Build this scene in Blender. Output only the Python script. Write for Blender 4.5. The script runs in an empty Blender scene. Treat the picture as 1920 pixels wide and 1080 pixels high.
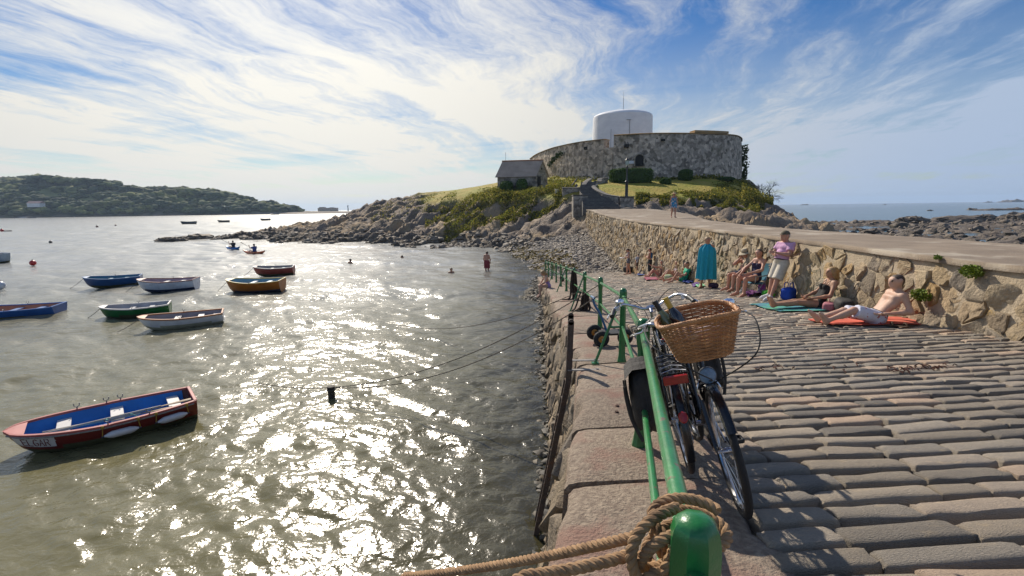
import bpy, bmesh, math, random
import numpy as np
from mathutils import Vector, Matrix

random.seed(7)
RNG = np.random.default_rng(11)
R = math.radians
scene = bpy.context.scene
COL = scene.collection

# ------------------------------------------------------------------ camera, sky, sun, exposure
CAM_Z = 4.3
PITCH, ROLL = 9.4, -0.77
cam_data = bpy.data.cameras.new('camera')
cam_data.lens = 17.0
cam_data.sensor_width = 36.0
cam_data.clip_start = 0.05
cam_data.clip_end = 60000.0
cam = bpy.data.objects.new('camera', cam_data)
COL.objects.link(cam)
CAM_ROT = (Matrix.Rotation(R(90 - PITCH), 4, 'X') @ Matrix.Rotation(R(ROLL), 4, 'Z'))
cam.matrix_world = Matrix.Translation((0, 0, CAM_Z)) @ CAM_ROT
scene.camera = cam

SUN_AZ, SUN_EL = -24.0, 37.0          # degrees; azimuth measured from +Y towards +X
sun_dir = Vector((math.sin(R(SUN_AZ)) * math.cos(R(SUN_EL)), math.cos(R(SUN_AZ)) * math.cos(R(SUN_EL)), math.sin(R(SUN_EL))))
sun_data = bpy.data.lights.new('sun', 'SUN')
sun_data.energy = 3.8
sun_data.angle = R(0.6)
sun_data.color = (1.0, 0.90, 0.76)
sun = bpy.data.objects.new('sun', sun_data)
COL.objects.link(sun)
sun.rotation_euler = sun_dir.to_track_quat('Z', 'Y').to_euler()
sun.location = (-60, 120, 110)

world = bpy.data.worlds.new('World')
scene.world = world
world.use_nodes = True
def build_world():
    nt = world.node_tree
    nt.nodes.clear()
    N, L = nt.nodes.new, nt.links.new
    out = N('ShaderNodeOutputWorld'); bg = N('ShaderNodeBackground')
    bg.inputs['Strength'].default_value = 0.15
    L(bg.outputs[0], out.inputs[0])
    sky = N('ShaderNodeTexSky'); sky.sky_type = 'NISHITA'; sky.sun_disc = False
    sky.sun_elevation = R(SUN_EL); sky.sun_rotation = R(SUN_AZ)
    sky.air_density = 1.1; sky.dust_density = 0.15; sky.ozone_density = 3.0
    tc = N('ShaderNodeTexCoord')
    sep = N('ShaderNodeSeparateXYZ'); L(tc.outputs['Generated'], sep.inputs[0])
    def math_(op, a, b=None, c=None, clamp=False):
        m = N('ShaderNodeMath'); m.operation = op; m.use_clamp = clamp
        for i, v in enumerate((a, b, c)):
            if v is None: continue
            if isinstance(v, (int, float)): m.inputs[i].default_value = v
            else: L(v, m.inputs[i])
        return m.outputs[0]
    zz = math_('ADD', math_('MAXIMUM', sep.outputs[2], 0.0), 0.07)
    u = math_('DIVIDE', sep.outputs[0], zz); v = math_('DIVIDE', sep.outputs[1], zz)
    cmb = N('ShaderNodeCombineXYZ'); L(u, cmb.inputs[0]); L(v, cmb.inputs[1])
    rot = N('ShaderNodeMapping'); rot.inputs['Rotation'].default_value = (0, 0, R(14))
    L(cmb.outputs[0], rot.inputs[0])
    def noise(vec, scale, detail, rough, mscale=(1, 1, 1), loc=(0, 0, 0), dist=0.0, col=False):
        mp = N('ShaderNodeMapping'); mp.inputs['Scale'].default_value = mscale; mp.inputs['Location'].default_value = loc
        L(vec, mp.inputs[0])
        n = N('ShaderNodeTexNoise'); n.inputs['Scale'].default_value = scale; n.inputs['Detail'].default_value = detail
        n.inputs['Roughness'].default_value = rough; n.inputs['Distortion'].default_value = dist
        L(mp.outputs[0], n.inputs['Vector'])
        return n.outputs['Color' if col else 'Fac']
    def ramp(f, a, b):
        m = N('ShaderNodeMapRange'); m.interpolation_type = 'SMOOTHERSTEP'
        m.inputs['From Min'].default_value = a; m.inputs['From Max'].default_value = b
        L(f, m.inputs['Value']); return m.outputs[0]
    # warp the sheet so that the streaks curl
    def warp(vec, scale, amt, loc, det=3):
        wn = noise(vec, scale, det, 0.5, col=True, loc=loc)
        sb = N('ShaderNodeVectorMath'); sb.operation = 'SUBTRACT'; L(wn, sb.inputs[0]); sb.inputs[1].default_value = (.5, .5, .5)
        sc_ = N('ShaderNodeVectorMath'); sc_.operation = 'SCALE'; sc_.inputs['Scale'].default_value = amt; L(sb.outputs[0], sc_.inputs[0])
        wv = N('ShaderNodeVectorMath'); wv.operation = 'ADD'; L(vec, wv.inputs[0]); L(sc_.outputs[0], wv.inputs[1]); return wv.outputs[0]
    v1 = warp(rot.outputs[0], 0.30, 1.5, (3.1, 1.7, 0))
    v2 = warp(v1, 1.6, 0.34, (7.7, 2.2, 0), 5)
    streak = noise(v2, 1.5, 10, 0.62, (1.0, 0.085, 1), (0.9, 4.2, 0), 0.15)
    fine = noise(v2, 5.0, 10, 0.70, (1.0, 0.075, 1), (5.3, 1.2, 0), 0.2)
    tuft = noise(v2, 3.0, 8, 0.66, (1.0, 0.35, 1), (2.3, 6.2, 0), 0.6)
    mass = noise(v1, 0.42, 4, 0.5, (1, 0.32, 1), (1.2, 8.0, 0))
    comb = math_('ADD', math_('MULTIPLY', streak, 0.40), math_('MULTIPLY', fine, 0.37))
    comb = math_('ADD', comb, math_('MULTIPLY', tuft, 0.23))
    comb = math_('ADD', comb, math_('MULTIPLY', math_('SUBTRACT', mass, 0.5), 0.55))
    dens = ramp(comb, 0.355, 0.655)
    # thin veil that thickens with the path length low over the horizon
    lowband = noise(rot.outputs[0], 0.7, 7, 0.6, (0.16, 1.0, 1), (2.0, 0.5, 0), 0.4)
    veil = math_('MULTIPLY', ramp(sep.outputs[2], 0.40, 0.0), ramp(lowband, 0.30, 0.62))
    veil = math_('ADD', math_('MULTIPLY', veil, 0.65), math_('MULTIPLY', ramp(sep.outputs[2], 0.12, 0.0), 0.35))
    dens = math_('ADD', math_('MULTIPLY', dens, 0.90), veil, clamp=True)
    # forward scattering: cloud lit more strongly towards the sun
    sd = N('ShaderNodeCombineXYZ')
    for i in range(3): sd.inputs[i].default_value = sun_dir[i]
    dt = N('ShaderNodeVectorMath'); dt.operation = 'DOT_PRODUCT'; L(tc.outputs['Generated'], dt.inputs[0]); L(sd.outputs[0], dt.inputs[1])
    fwd = math_('POWER', math_('MAXIMUM', dt.outputs['Value'], 0.0), 4.0)
    lum = math_('ADD', 2.65, math_('MULTIPLY', fwd, 2.9))
    cc = N('ShaderNodeVectorMath'); cc.operation = 'SCALE'; L(lum, cc.inputs['Scale'])
    tint = N('ShaderNodeMix'); tint.data_type = 'RGBA'; tint.inputs['A'].default_value = (.72,.90,1.20,1); tint.inputs['B'].default_value = (1.0,.97,.885,1)
    L(ramp(dt.outputs['Value'], .25, .92), tint.inputs['Factor']); L(tint.outputs['Result'], cc.inputs[0])
    gm = N('ShaderNodeGamma'); gm.inputs['Gamma'].default_value = 1.0; L(sky.outputs[0], gm.inputs['Color'])
    hs = N('ShaderNodeHueSaturation'); hs.inputs['Saturation'].default_value = 1.46; hs.inputs['Hue'].default_value = .512; hs.inputs['Value'].default_value = 0.36
    L(gm.outputs[0], hs.inputs['Color'])
    mix = N('ShaderNodeMix'); mix.data_type = 'RGBA'
    L(dens, mix.inputs['Factor']); L(hs.outputs[0], mix.inputs['A']); L(cc.outputs[0], mix.inputs['B'])
    L(mix.outputs['Result'], bg.inputs['Color'])
build_world()

vs = scene.view_settings
vs.view_transform = 'Standard'; vs.look = 'None'; vs.gamma = 1.0; vs.use_curve_mapping = False
vs.exposure = 0.52
scene.render.engine = 'CYCLES'
scene.cycles.use_denoising = True
scene.cycles.max_bounces = 8
scene.cycles.transparent_max_bounces = 12
scene.cycles.caustics_reflective = False
scene.cycles.caustics_refractive = False

# ------------------------------------------------------------------ picture <-> place
FPX = 17.0 / 36.0 * 1920
CR3 = np.array(CAM_ROT.to_3x3())
def ray(x, y):
    return CR3 @ np.array([(x - 960) / FPX, (540 - y) / FPX, -1.0])
def at_d(x, y, D):
    d = ray(x, y); return d * (D / d[1]) + np.array([0, 0, CAM_Z])
def at_z(x, y, z=0.0):
    d = ray(x, y); return d * ((z - CAM_Z) / d[2]) + np.array([0, 0, CAM_Z])

# ------------------------------------------------------------------ noise (numpy)
def _h(ix, iy, iz, seed):
    n = (ix.astype(np.int64) * 374761393 + iy.astype(np.int64) * 668265263 + iz.astype(np.int64) * 2147483647 + seed * 1274126177) & 0xFFFFFFFF
    n = ((n ^ (n >> 13)) * 1274126177) & 0xFFFFFFFF
    n = n ^ (n >> 16)
    return (n & 0xFFFF) / 65535.0
def vnoise(x, y, z=None, seed=0):
    x = np.asarray(x, float); y = np.asarray(y, float)
    z = np.zeros_like(x) if z is None else np.asarray(z, float)
    ix, iy, iz = np.floor(x), np.floor(y), np.floor(z)
    fx, fy, fz = x - ix, y - iy, z - iz
    s = lambda t: t * t * t * (t * (t * 6 - 15) + 10)
    fx, fy, fz = s(fx), s(fy), s(fz)
    def c(a, b, d): return _h(ix + a, iy + b, iz + d, seed)
    x00 = c(0,0,0)*(1-fx)+c(1,0,0)*fx; x10 = c(0,1,0)*(1-fx)+c(1,1,0)*fx
    r0 = x00*(1-fy)+x10*fy
    if not np.any(fz): return r0 * 2 - 1
    x01 = c(0,0,1)*(1-fx)+c(1,0,1)*fx; x11 = c(0,1,1)*(1-fx)+c(1,1,1)*fx
    r1 = x01*(1-fy)+x11*fy
    return (r0*(1-fz)+r1*fz) * 2 - 1
def fbm(x, y, z=None, o=5, g=0.5, seed=0, ridged=False):
    t = 0; a = 1.0; n = 0
    for k in range(o):
        f = 2.03 ** k
        v = vnoise(np.asarray(x)*f + k*17.3, np.asarray(y)*f + k*9.1, None if z is None else np.asarray(z)*f + k*5.7, seed + k)
        if ridged: v = 1 - 2*np.abs(v)
        t = t + a*v; n += a; a *= g
    return t / n
def sstep(a, b, x):
    t = np.clip((np.asarray(x, float) - a) / (b - a), 0, 1); return t*t*(3-2*t)

# ------------------------------------------------------------------ materials
MATS = {}
def mat(name, c1, c2=None, scale=4.0, rough=0.7, bump=0.0, bscale=None, metal=0.0, rand=0.0, coat=0.0, detail=6, stretch=(1,1,1),
        c3=None, scale3=1.0, amt3=(0.55, 0.7), spec=0.5, attr=None, bdist=0.02, rough2=None, palette=None, coord='Object', cells=0.0, trans=0.0):
    """procedural surface: two tones by noise, a third in patches, grain as bump, a random shift per object"""
    if name in MATS: return MATS[name]
    m = bpy.data.materials.new(name); m.use_nodes = True
    nt = m.node_tree; N, L = nt.nodes.new, nt.links.new
    b = nt.nodes['Principled BSDF']
    b.inputs['Roughness'].default_value = rough; b.inputs['Metallic'].default_value = metal
    b.inputs['Specular IOR Level'].default_value = spec
    if coat: b.inputs['Coat Weight'].default_value = coat; b.inputs['Coat Roughness'].default_value = 0.12
    c2 = c2 or tuple(min(1, v*0.75) for v in c1)
    if coord == 'Position':
        tc = N('ShaderNodeNewGeometry').outputs['Position']
    else:
        tc = N('ShaderNodeTexCoord').outputs['Object']
    oi = N('ShaderNodeObjectInfo')
    off = N('ShaderNodeVectorMath'); off.operation = 'MULTIPLY_ADD'
    L(oi.outputs['Random'], off.inputs[0]); off.inputs[1].default_value = (37.0, 11.0, 23.0) if coord == 'Object' else (0, 0, 0)
    L(tc, off.inputs[2])
    mp = N('ShaderNodeMapping'); mp.inputs['Scale'].default_value = stretch; L(off.outputs[0], mp.inputs[0])
    vec = mp.outputs[0]
    def noise(s, d=detail, r=0.55):
        n = N('ShaderNodeTexNoise'); n.inputs['Scale'].default_value = s; n.inputs['Detail'].default_value = d; n.inputs['Roughness'].default_value = r
        L(vec, n.inputs['Vector']); return n.outputs['Fac']
    def rmp(f, a, bb):
        r = N('ShaderNodeMapRange'); r.interpolation_type = 'SMOOTHSTEP'; r.inputs['From Min'].default_value = a; r.inputs['From Max'].default_value = bb
        L(f, r.inputs['Value']); return r.outputs[0]
    def mixc(f, a, bb, t='MIX'):
        x = N('ShaderNodeMix'); x.data_type = 'RGBA'; x.blend_type = t
        if isinstance(f, float): x.inputs['Factor'].default_value = f
        else: L(f, x.inputs['Factor'])
        for s, v in (('A', a), ('B', bb)):
            if isinstance(v, tuple): x.inputs[s].default_value = (*v, 1)
            else: L(v, x.inputs[s])
        return x.outputs['Result']
    rnd = None
    if rand or palette:
        at = N('ShaderNodeAttribute'); at.attribute_name = 'rnd'
        ad = N('ShaderNodeMath'); ad.operation = 'ADD'; L(oi.outputs['Random'], ad.inputs[0]); L(at.outputs['Fac'], ad.inputs[1])
        fr = N('ShaderNodeMath'); fr.operation = 'FRACT'; L(ad.outputs[0], fr.inputs[0]); rnd = fr.outputs[0]
    n1 = noise(scale)
    col = mixc(rmp(n1, 0.3, 0.7), c1, c2)
    if palette:
        cr = N('ShaderNodeValToRGB'); e = cr.color_ramp; e.interpolation = 'LINEAR'
        while len(e.elements) < len(palette): e.elements.new(0.5)
        for i, p in enumerate(palette):
            e.elements[i].position = i / max(1, len(palette)-1); e.elements[i].color = (*p, 1)
        L(rnd, cr.inputs[0])
        col = mixc(0.72, col, cr.outputs[0])
        dk = N('ShaderNodeMapRange'); dk.inputs['To Min'].default_value = 0.7; dk.inputs['To Max'].default_value = 1.25
        L(noise(scale*1.7), dk.inputs['Value'])
        vm = N('ShaderNodeVectorMath'); vm.operation = 'SCALE'; L(col, vm.inputs[0]); L(dk.outputs[0], vm.inputs['Scale']); col = vm.outputs[0]
    if cells:                      # stones too far off to model: random tone per stone, joints between
        vo = N('ShaderNodeTexVoronoi'); vo.inputs['Scale'].default_value = cells; vo.inputs['Randomness'].default_value = 1.0; L(vec, vo.inputs['Vector'])
        sp_ = N('ShaderNodeSeparateColor'); L(vo.outputs['Color'], sp_.inputs[0])
        mr = N('ShaderNodeMapRange'); mr.inputs['To Min'].default_value = .45; mr.inputs['To Max'].default_value = 1.5; L(sp_.outputs[0], mr.inputs['Value'])
        vm = N('ShaderNodeVectorMath'); vm.operation = 'SCALE'; L(col, vm.inputs[0]); L(mr.outputs[0], vm.inputs['Scale']); col = vm.outputs[0]
    if c3: col = mixc(rmp(noise(scale3, 5, 0.6), *amt3), col, c3)
    if attr:                       # (attribute, colour) pairs laid over by a per-vertex weight of the thing itself
        for an, ac in attr:
            a_ = N('ShaderNodeAttribute'); a_.attribute_name = an
            if isinstance(ac[0], tuple): ac = mixc(rmp(noise(ac[2]), 0.35, 0.65), ac[0], ac[1])
            col = mixc(a_.outputs['Fac'], col, ac)
    if rand:
        mr = N('ShaderNodeMapRange'); mr.inputs['To Min'].default_value = 1 - rand; mr.inputs['To Max'].default_value = 1 + rand
        L(rnd, mr.inputs['Value'])
        vm = N('ShaderNodeVectorMath'); vm.operation = 'SCALE'; L(col, vm.inputs[0]); L(mr.outputs[0], vm.inputs['Scale']); col = vm.outputs[0]
    if isinstance(col, tuple): b.inputs['Base Color'].default_value = (*col, 1)
    else: L(col, b.inputs['Base Color'])
    if rough2 is not None:
        mr = N('ShaderNodeMapRange'); mr.inputs['To Min'].default_value = rough; mr.inputs['To Max'].default_value = rough2
        L(n1, mr.inputs['Value']); L(mr.outputs[0], b.inputs['Roughness'])
    if bump:
        bp = N('ShaderNodeBump'); bp.inputs['Strength'].default_value = bump; bp.inputs['Distance'].default_value = bdist
        L(noise(bscale or scale*4, 8, 0.62), bp.inputs['Height']); L(bp.outputs[0], b.inputs['Normal'])
    if trans:
        tr = N('ShaderNodeBsdfTranslucent'); mx = N('ShaderNodeMixShader'); mx.inputs[0].default_value = trans
        if not isinstance(col, tuple): L(col, tr.inputs[0])
        L(b.outputs[0], mx.inputs[1]); L(tr.outputs[0], mx.inputs[2]); L(mx.outputs[0], nt.nodes['Material Output'].inputs[0])
    MATS[name] = m
    return m

# ------------------------------------------------------------------ mesh helpers
def new_obj(name, V, F, mats=None, mi=None, parent=None, smooth=True, sharp=None, attrs=None):
    me = bpy.data.meshes.new(name)
    V = np.asarray(V, float).reshape(-1, 3)
    if isinstance(F, np.ndarray):
        k = F.shape[1]
        me.vertices.add(len(V)); me.vertices.foreach_set('co', V.ravel())
        me.loops.add(F.size); me.loops.foreach_set('vertex_index', F.ravel().astype(np.int32))
        me.polygons.add(len(F)); me.polygons.foreach_set('loop_start', np.arange(0, F.size, k, dtype=np.int32))
        me.update(calc_edges=True); me.validate()
    else:
        me.from_pydata(V.tolist(), [], F)
    for m in (mats if isinstance(mats, (list, tuple)) else [mats] if mats else []): me.materials.append(m)
    n = len(me.polygons)
    if mi is not None and len(mi) == n: me.polygons.foreach_set('material_index', np.asarray(mi, dtype=np.int32))
    me.polygons.foreach_set('use_smooth', np.full(n, bool(smooth)))
    if smooth and sharp: me.set_sharp_from_angle(angle=R(sharp))
    for an, dom, arr in (attrs or []):
        a = me.attributes.new(an, 'FLOAT', dom); a.data.foreach_set('value', np.asarray(arr, dtype=np.float32))
    me.update()
    o = bpy.data.objects.new(name, me); COL.objects.link(o)
    if parent: o.parent = parent
    return o
def empty(name, loc=(0,0,0), rz=0.0, label=None, cat=None, group=None, rot=None):
    o = bpy.data.objects.new(name, None); COL.objects.link(o); o.location = tuple(float(v) for v in loc)
    o.rotation_euler = rot if rot else (0, 0, rz); o.empty_display_size = 0.2
    if label: tag(o, label, cat, group)
    return o
def tag(o, label=None, cat=None, group=None, kind=None):
    if label: o['label'] = label
    if cat: o['category'] = cat
    if group: o['group'] = group
    if kind: o['kind'] = kind
    return o
def frame_from(d, up=(0,0,1)):
    d = Vector(d).normalized(); u = Vector(up)
    if abs(d.dot(u)) > 0.98: u = Vector((1,0,0))
    s = d.cross(u).normalized(); u = s.cross(d).normalized()
    return s, u, d
class MB:
    def __init__(s): s.V = []; s.F = []; s.M = []; s.n = 0
    def add(s, V, F, m=0):
        V = [tuple(v) for v in V]
        s.V += V; s.F += [tuple(i + s.n for i in f) for f in F]; s.M += [m]*len(F); s.n += len(V); return s
    def box(s, c, size, rot=None, m=0, bev=0.0, taper=1.0):
        x, y, z = (v/2 for v in size)
        b = min(bev, x*.9, y*.9, z*.9)
        pts = []
        if b <= 0:
            for k in (-1, 1):
                t = taper if k > 0 else 1
                pts += [(-x*t,-y*t,k*z),(x*t,-y*t,k*z),(x*t,y*t,k*z),(-x*t,y*t,k*z)]
            F = [(3,2,1,0),(4,5,6,7)] + [(i,(i+1)%4,(i+1)%4+4,i+4) for i in range(4)]
        else:
            lv = [(-z, b), (-z+b, 0), (z-b, 0), (z, b)]
            for zz, ins in lv:
                t = taper if zz > 0 else 1
                X, Y = x*t-ins, y*t-ins
                c_ = b*0.6
                pts += [(-X+c_,-Y,zz),(X-c_,-Y,zz),(X,-Y+c_,zz),(X,Y-c_,zz),(X-c_,Y,zz),(-X+c_,Y,zz),(-X,Y-c_,zz),(-X,-Y+c_,zz)]
            F = [tuple(range(7,-1,-1)), tuple(range(24,32))]
            for l in range(3): F += [(l*8+i, l*8+(i+1)%8, l*8+8+(i+1)%8, l*8+8+i) for i in range(8)]
        M_ = rot.to_3x3() if rot is not None else None
        out = []
        for p in pts:
            v = Vector(p)
            if M_ is not None: v = M_ @ v
            out.append(tuple(v + Vector(c)))
        return s.add(out, F, m)
    def tube(s, path, r, n=8, m=0, cap=True, closed=False, flat=None):
        P = [Vector(p) for p in path]; K = len(P)
        rr = r if isinstance(r, (list, tuple, np.ndarray)) else [r]*K
        prev = None; V = []
        for i in range(K):
            if closed: d = P[(i+1)%K] - P[i-1]
            else: d = P[min(i+1,K-1)] - P[max(i-1,0)]
            if d.length < 1e-9: d = Vector((0,0,1))
            d.normalize()
            if prev is None: a, b_, _ = frame_from(d)
            else:
                a = (prev - d*prev.dot(d))
                a = a.normalized() if a.length > 1e-6 else frame_from(d)[0]
                b_ = a.cross(d)
            prev = a
            for j in range(n):
                t = 2*math.pi*j/n
                V.append(P[i] + (a*math.cos(t) + b_*math.sin(t)*(flat or 1.0))*rr[i])
        F = []
        for i in range(K if closed else K-1):
            k = (i+1) % K
            F += [(i*n+j, i*n+(j+1)%n, k*n+(j+1)%n, k*n+j) for j in range(n)]
        if cap and not closed: F += [tuple(range(n-1,-1,-1)), tuple(range((K-1)*n, K*n))]
        return s.add(V, F, m)
    def lathe(s, prof, n=16, M4=None, m=0, sx=1.0, sy=1.0):
        V = []
        for r, z in prof:
            for j in range(n):
                t = 2*math.pi*j/n; v = Vector((r*math.cos(t)*sx, r*math.sin(t)*sy, z))
                V.append(M4 @ v if M4 is not None else v)
        F = []
        for i in range(len(prof)-1): F += [(i*n+j, i*n+(j+1)%n, (i+1)*n+(j+1)%n, (i+1)*n+j) for j in range(n)]
        F += [tuple(range(n-1,-1,-1)), tuple(range((len(prof)-1)*n, len(prof)*n))]
        return s.add(V, F, m)
    def torus(s, R1, r, M4=None, n=40, k=8, m=0, sx=1.0, sz=1.0):
        V = []
        for i in range(n):
            t = 2*math.pi*i/n
            for j in range(k):
                a = 2*math.pi*j/k; q = R1 + r*math.cos(a)*sx
                v = Vector((q*math.cos(t), q*math.sin(t), r*math.sin(a)*sz)); V.append(M4 @ v if M4 is not None else v)
        F = [(i*k+j, ((i+1)%n)*k+j, ((i+1)%n)*k+(j+1)%k, i*k+(j+1)%k) for i in range(n) for j in range(k)]
        return s.add(V, F, m)
    def sheet(s, G, m=0, flip=False):
        nr, nc = len(G), len(G[0]); V = [v for row in G for v in row]
        F = [(i*nc+j, i*nc+j+1, (i+1)*nc+j+1, (i+1)*nc+j) for i in range(nr-1) for j in range(nc-1)]
        if flip: F = [f[::-1] for f in F]
        return s.add(V, F, m)
    def ball(s, c, r, m=0, n=12, k=8, rot=None):
        r = r if isinstance(r, (tuple, list)) else (r, r, r)
        V = [(0,0,-r[2])]; 
        for i in range(1, k):
            p = -math.pi/2 + math.pi*i/k
            V += [(r[0]*math.cos(p)*math.cos(2*math.pi*j/n), r[1]*math.cos(p)*math.sin(2*math.pi*j/n), r[2]*math.sin(p)) for j in range(n)]
        V.append((0,0,r[2])); e = len(V)-1
        F = [(0, 1+(j+1)%n, 1+j) for j in range(n)]
        for i in range(k-2): F += [(1+i*n+j, 1+i*n+(j+1)%n, 1+(i+1)*n+(j+1)%n, 1+(i+1)*n+j) for j in range(n)]
        F += [(e, 1+(k-2)*n+j, 1+(k-2)*n+(j+1)%n) for j in range(n)]
        out = []
        for v in V:
            v = Vector(v)
            if rot is not None: v = rot.to_3x3() @ v
            out.append(v + Vector(c))
        return s.add(out, F, m)
    def build(s, name, mats, parent=None, smooth=True, sharp=38, attrs=None):
        return new_obj(name, s.V, s.F, mats, s.M, parent, smooth, sharp, attrs)
def smooth_path(pts, n=8, closed=False):
    P = [np.array(p, float) for p in pts]; K = len(P); out = []
    for i in range(K if closed else K-1):
        if closed: a, b, c, d = P[i-1], P[i], P[(i+1)%K], P[(i+2)%K]
        else: a, b, c, d = P[max(i-1,0)], P[i], P[i+1], P[min(i+2,K-1)]
        for j in range(n):
            t = j/n
            out.append(0.5*((2*b)+(-a+c)*t+(2*a-5*b+4*c-d)*t*t+(-a+3*b-3*c+d)*t**3))
    if not closed: out.append(P[-1])
    return [tuple(p) for p in out]
def sag(a, b, drop, n=16):
    a = np.array(a, float); b = np.array(b, float)
    return [tuple(a+(b-a)*t - np.array([0,0,drop*4*t*(1-t)])) for t in np.linspace(0,1,n)]
def rope_mesh(mb, path, Rr, pitch=0.07, strands=3, seg=None, m=0, k=6):
    """laid rope: strands wound round the path"""
    P = np.array(path, float)
    d = np.r_[0, np.cumsum(np.linalg.norm(np.diff(P, axis=0), axis=1))]
    Lr = d[-1]; n = seg or max(8, int(Lr/(pitch/7)))
    s_ = np.linspace(0, Lr, n)
    Q = np.stack([np.interp(s_, d, P[:, i]) for i in range(3)], 1)
    T = np.gradient(Q, axis=0); T /= np.linalg.norm(T, axis=1, keepdims=True) + 1e-9
    a = np.array(frame_from(T[0])[0])
    A = np.zeros_like(Q)
    for i in range(n):
        a = a - T[i]*np.dot(a, T[i]); a /= np.linalg.norm(a) + 1e-9; A[i] = a
    B = np.cross(T, A)
    for q in range(strands):
        ph = 2*np.pi*(s_/pitch + q/strands)
        C = Q + (A*np.cos(ph)[:, None] + B*np.sin(ph)[:, None])*Rr*0.52
        mb.tube(C.tolist(), Rr*0.56, k, m, True)
def copy_tree(o, parent=None):
    c = o.copy(); COL.objects.link(c); c.parent = parent
    for ch in o.children: copy_tree(ch, c)
    return c
def set_only(o, mats):
    o.data.materials.clear()
    for m in mats: o.data.materials.append(m)
# ---------------------------------------------------- Voronoi cells by clipping (rubble masonry)
def clip_half(poly, n, c):
    out = []
    K = len(poly)
    for i in range(K):
        a, b = poly[i], poly[(i+1) % K]
        da, db = a[0]*n[0]+a[1]*n[1]-c, b[0]*n[0]+b[1]*n[1]-c
        if da <= 0: out.append(a)
        if (da < 0) != (db < 0) and abs(da-db) > 1e-12:
            t = da/(da-db); out.append((a[0]+(b[0]-a[0])*t, a[1]+(b[1]-a[1])*t))
    return out
def voronoi(P, box, asp=1.0, k=26):
    P = np.asarray(P); Q = P * np.array([1, asp]); cells = []
    for i in range(len(Q)):
        d2 = ((Q-Q[i])**2).sum(1); idx = np.argsort(d2)[1:k+1]
        rr = 3*math.sqrt(d2[idx[min(6, len(idx)-1)]]) + 1e-6
        poly = [(Q[i,0]-rr, Q[i,1]-rr), (Q[i,0]+rr, Q[i,1]-rr), (Q[i,0]+rr, Q[i,1]+rr), (Q[i,0]-rr, Q[i,1]+rr)]
        for j in idx:
            n = Q[j]-Q[i]; c = (Q[j]@Q[j]-Q[i]@Q[i])/2
            poly = clip_half(poly, n, c)
            if len(poly) < 3: break
        poly = [(a, b/asp) for a, b in poly]
        for n, c in (((-1,0),-box[0]), ((1,0),box[2]), ((0,-1),-box[1]), ((0,1),box[3])):
            if len(poly) >= 3: poly = clip_half(poly, n, c)
        cells.append(poly)
    return cells
def chaikin(poly, q=0.24):
    out = []
    K = len(poly)
    for i in range(K):
        a, b = np.array(poly[i]), np.array(poly[(i+1) % K])
        out += [tuple(a*(1-q)+b*q), tuple(a*q+b*(1-q))]
    return out
def dart(box, rad, n, seed, tries=12):
    """points with a spacing that varies by place: rad(x,y)"""
    rg = np.random.default_rng(seed); pts = []; rs = []
    grid = {}; cs = 0.5
    for _ in range(n*tries):
        x, y = rg.uniform(box[0], box[2]), rg.uniform(box[1], box[3])
        r = rad(x, y)*rg.choice([0.62, 0.8, 1.0, 1.0, 1.35])
        gx, gy = int(x/cs), int(y/cs); ok = True
        w = int(2*r/cs)+1
        for ax in range(gx-w, gx+w+1):
            for ay in range(gy-w, gy+w+1):
                for (px_, py_, pr) in grid.get((ax, ay), ()):
                    if (px_-x)**2+(py_-y)**2 < ((r+pr)/2)**2: ok = False; break
                if not ok: break
            if not ok: break
        if ok:
            grid.setdefault((gx, gy), []).append((x, y, r)); pts.append((x, y))
            if len(pts) >= n: break
    return np.array(pts)
# ================================================================== the quay, slipway and causeway
def curve1(pts):
    S = smooth_path([(a, b, 0) for a, b in pts], 12); S = np.array(S)
    return lambda y: np.interp(y, S[:, 0], S[:, 1])
xr = curve1([(-9,-2.1),(-3,-.62),(.8,.335),(3.4,.946),(6.14,1.435),(8.95,1.66),(11.74,1.79),(14.8,1.92),(17.8,2.03),(20.6,2.11),(23.4,2.17),(26.2,2.2),(29,2.22),(34,2.22)])
xo = lambda y: xr(y) - 0.45 - 0.02*np.asarray(y)*(np.asarray(y) > 0)*(np.asarray(y) < 10) - 0.2*(np.asarray(y) >= 10)
xi = lambda y: xr(y) + 0.56
def zs(X, Y): return 2.75 - 0.095*(np.asarray(Y, float) - .8) + 0.04*(np.asarray(X, float) - 1.2)
xt = curve1([(-9,6.2),(0,6.6),(6,6.75),(12.4,7.12),(20,7.35),(34,7.5),(48.5,7.6)])       # causeway top edge
ztop = curve1([(-9,3.42),(0,3.42),(12,3.42),(24,3.42),(32,3.45),(40,3.66),(46,3.95),(49,4.02)])
xrt = curve1([(-9,10.3),(0,10.3),(9.6,10.2),(14.7,9.9),(20,10.2),(27,11.2),(33,12.7),(40,14.2),(48.5,13.4)])

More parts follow.
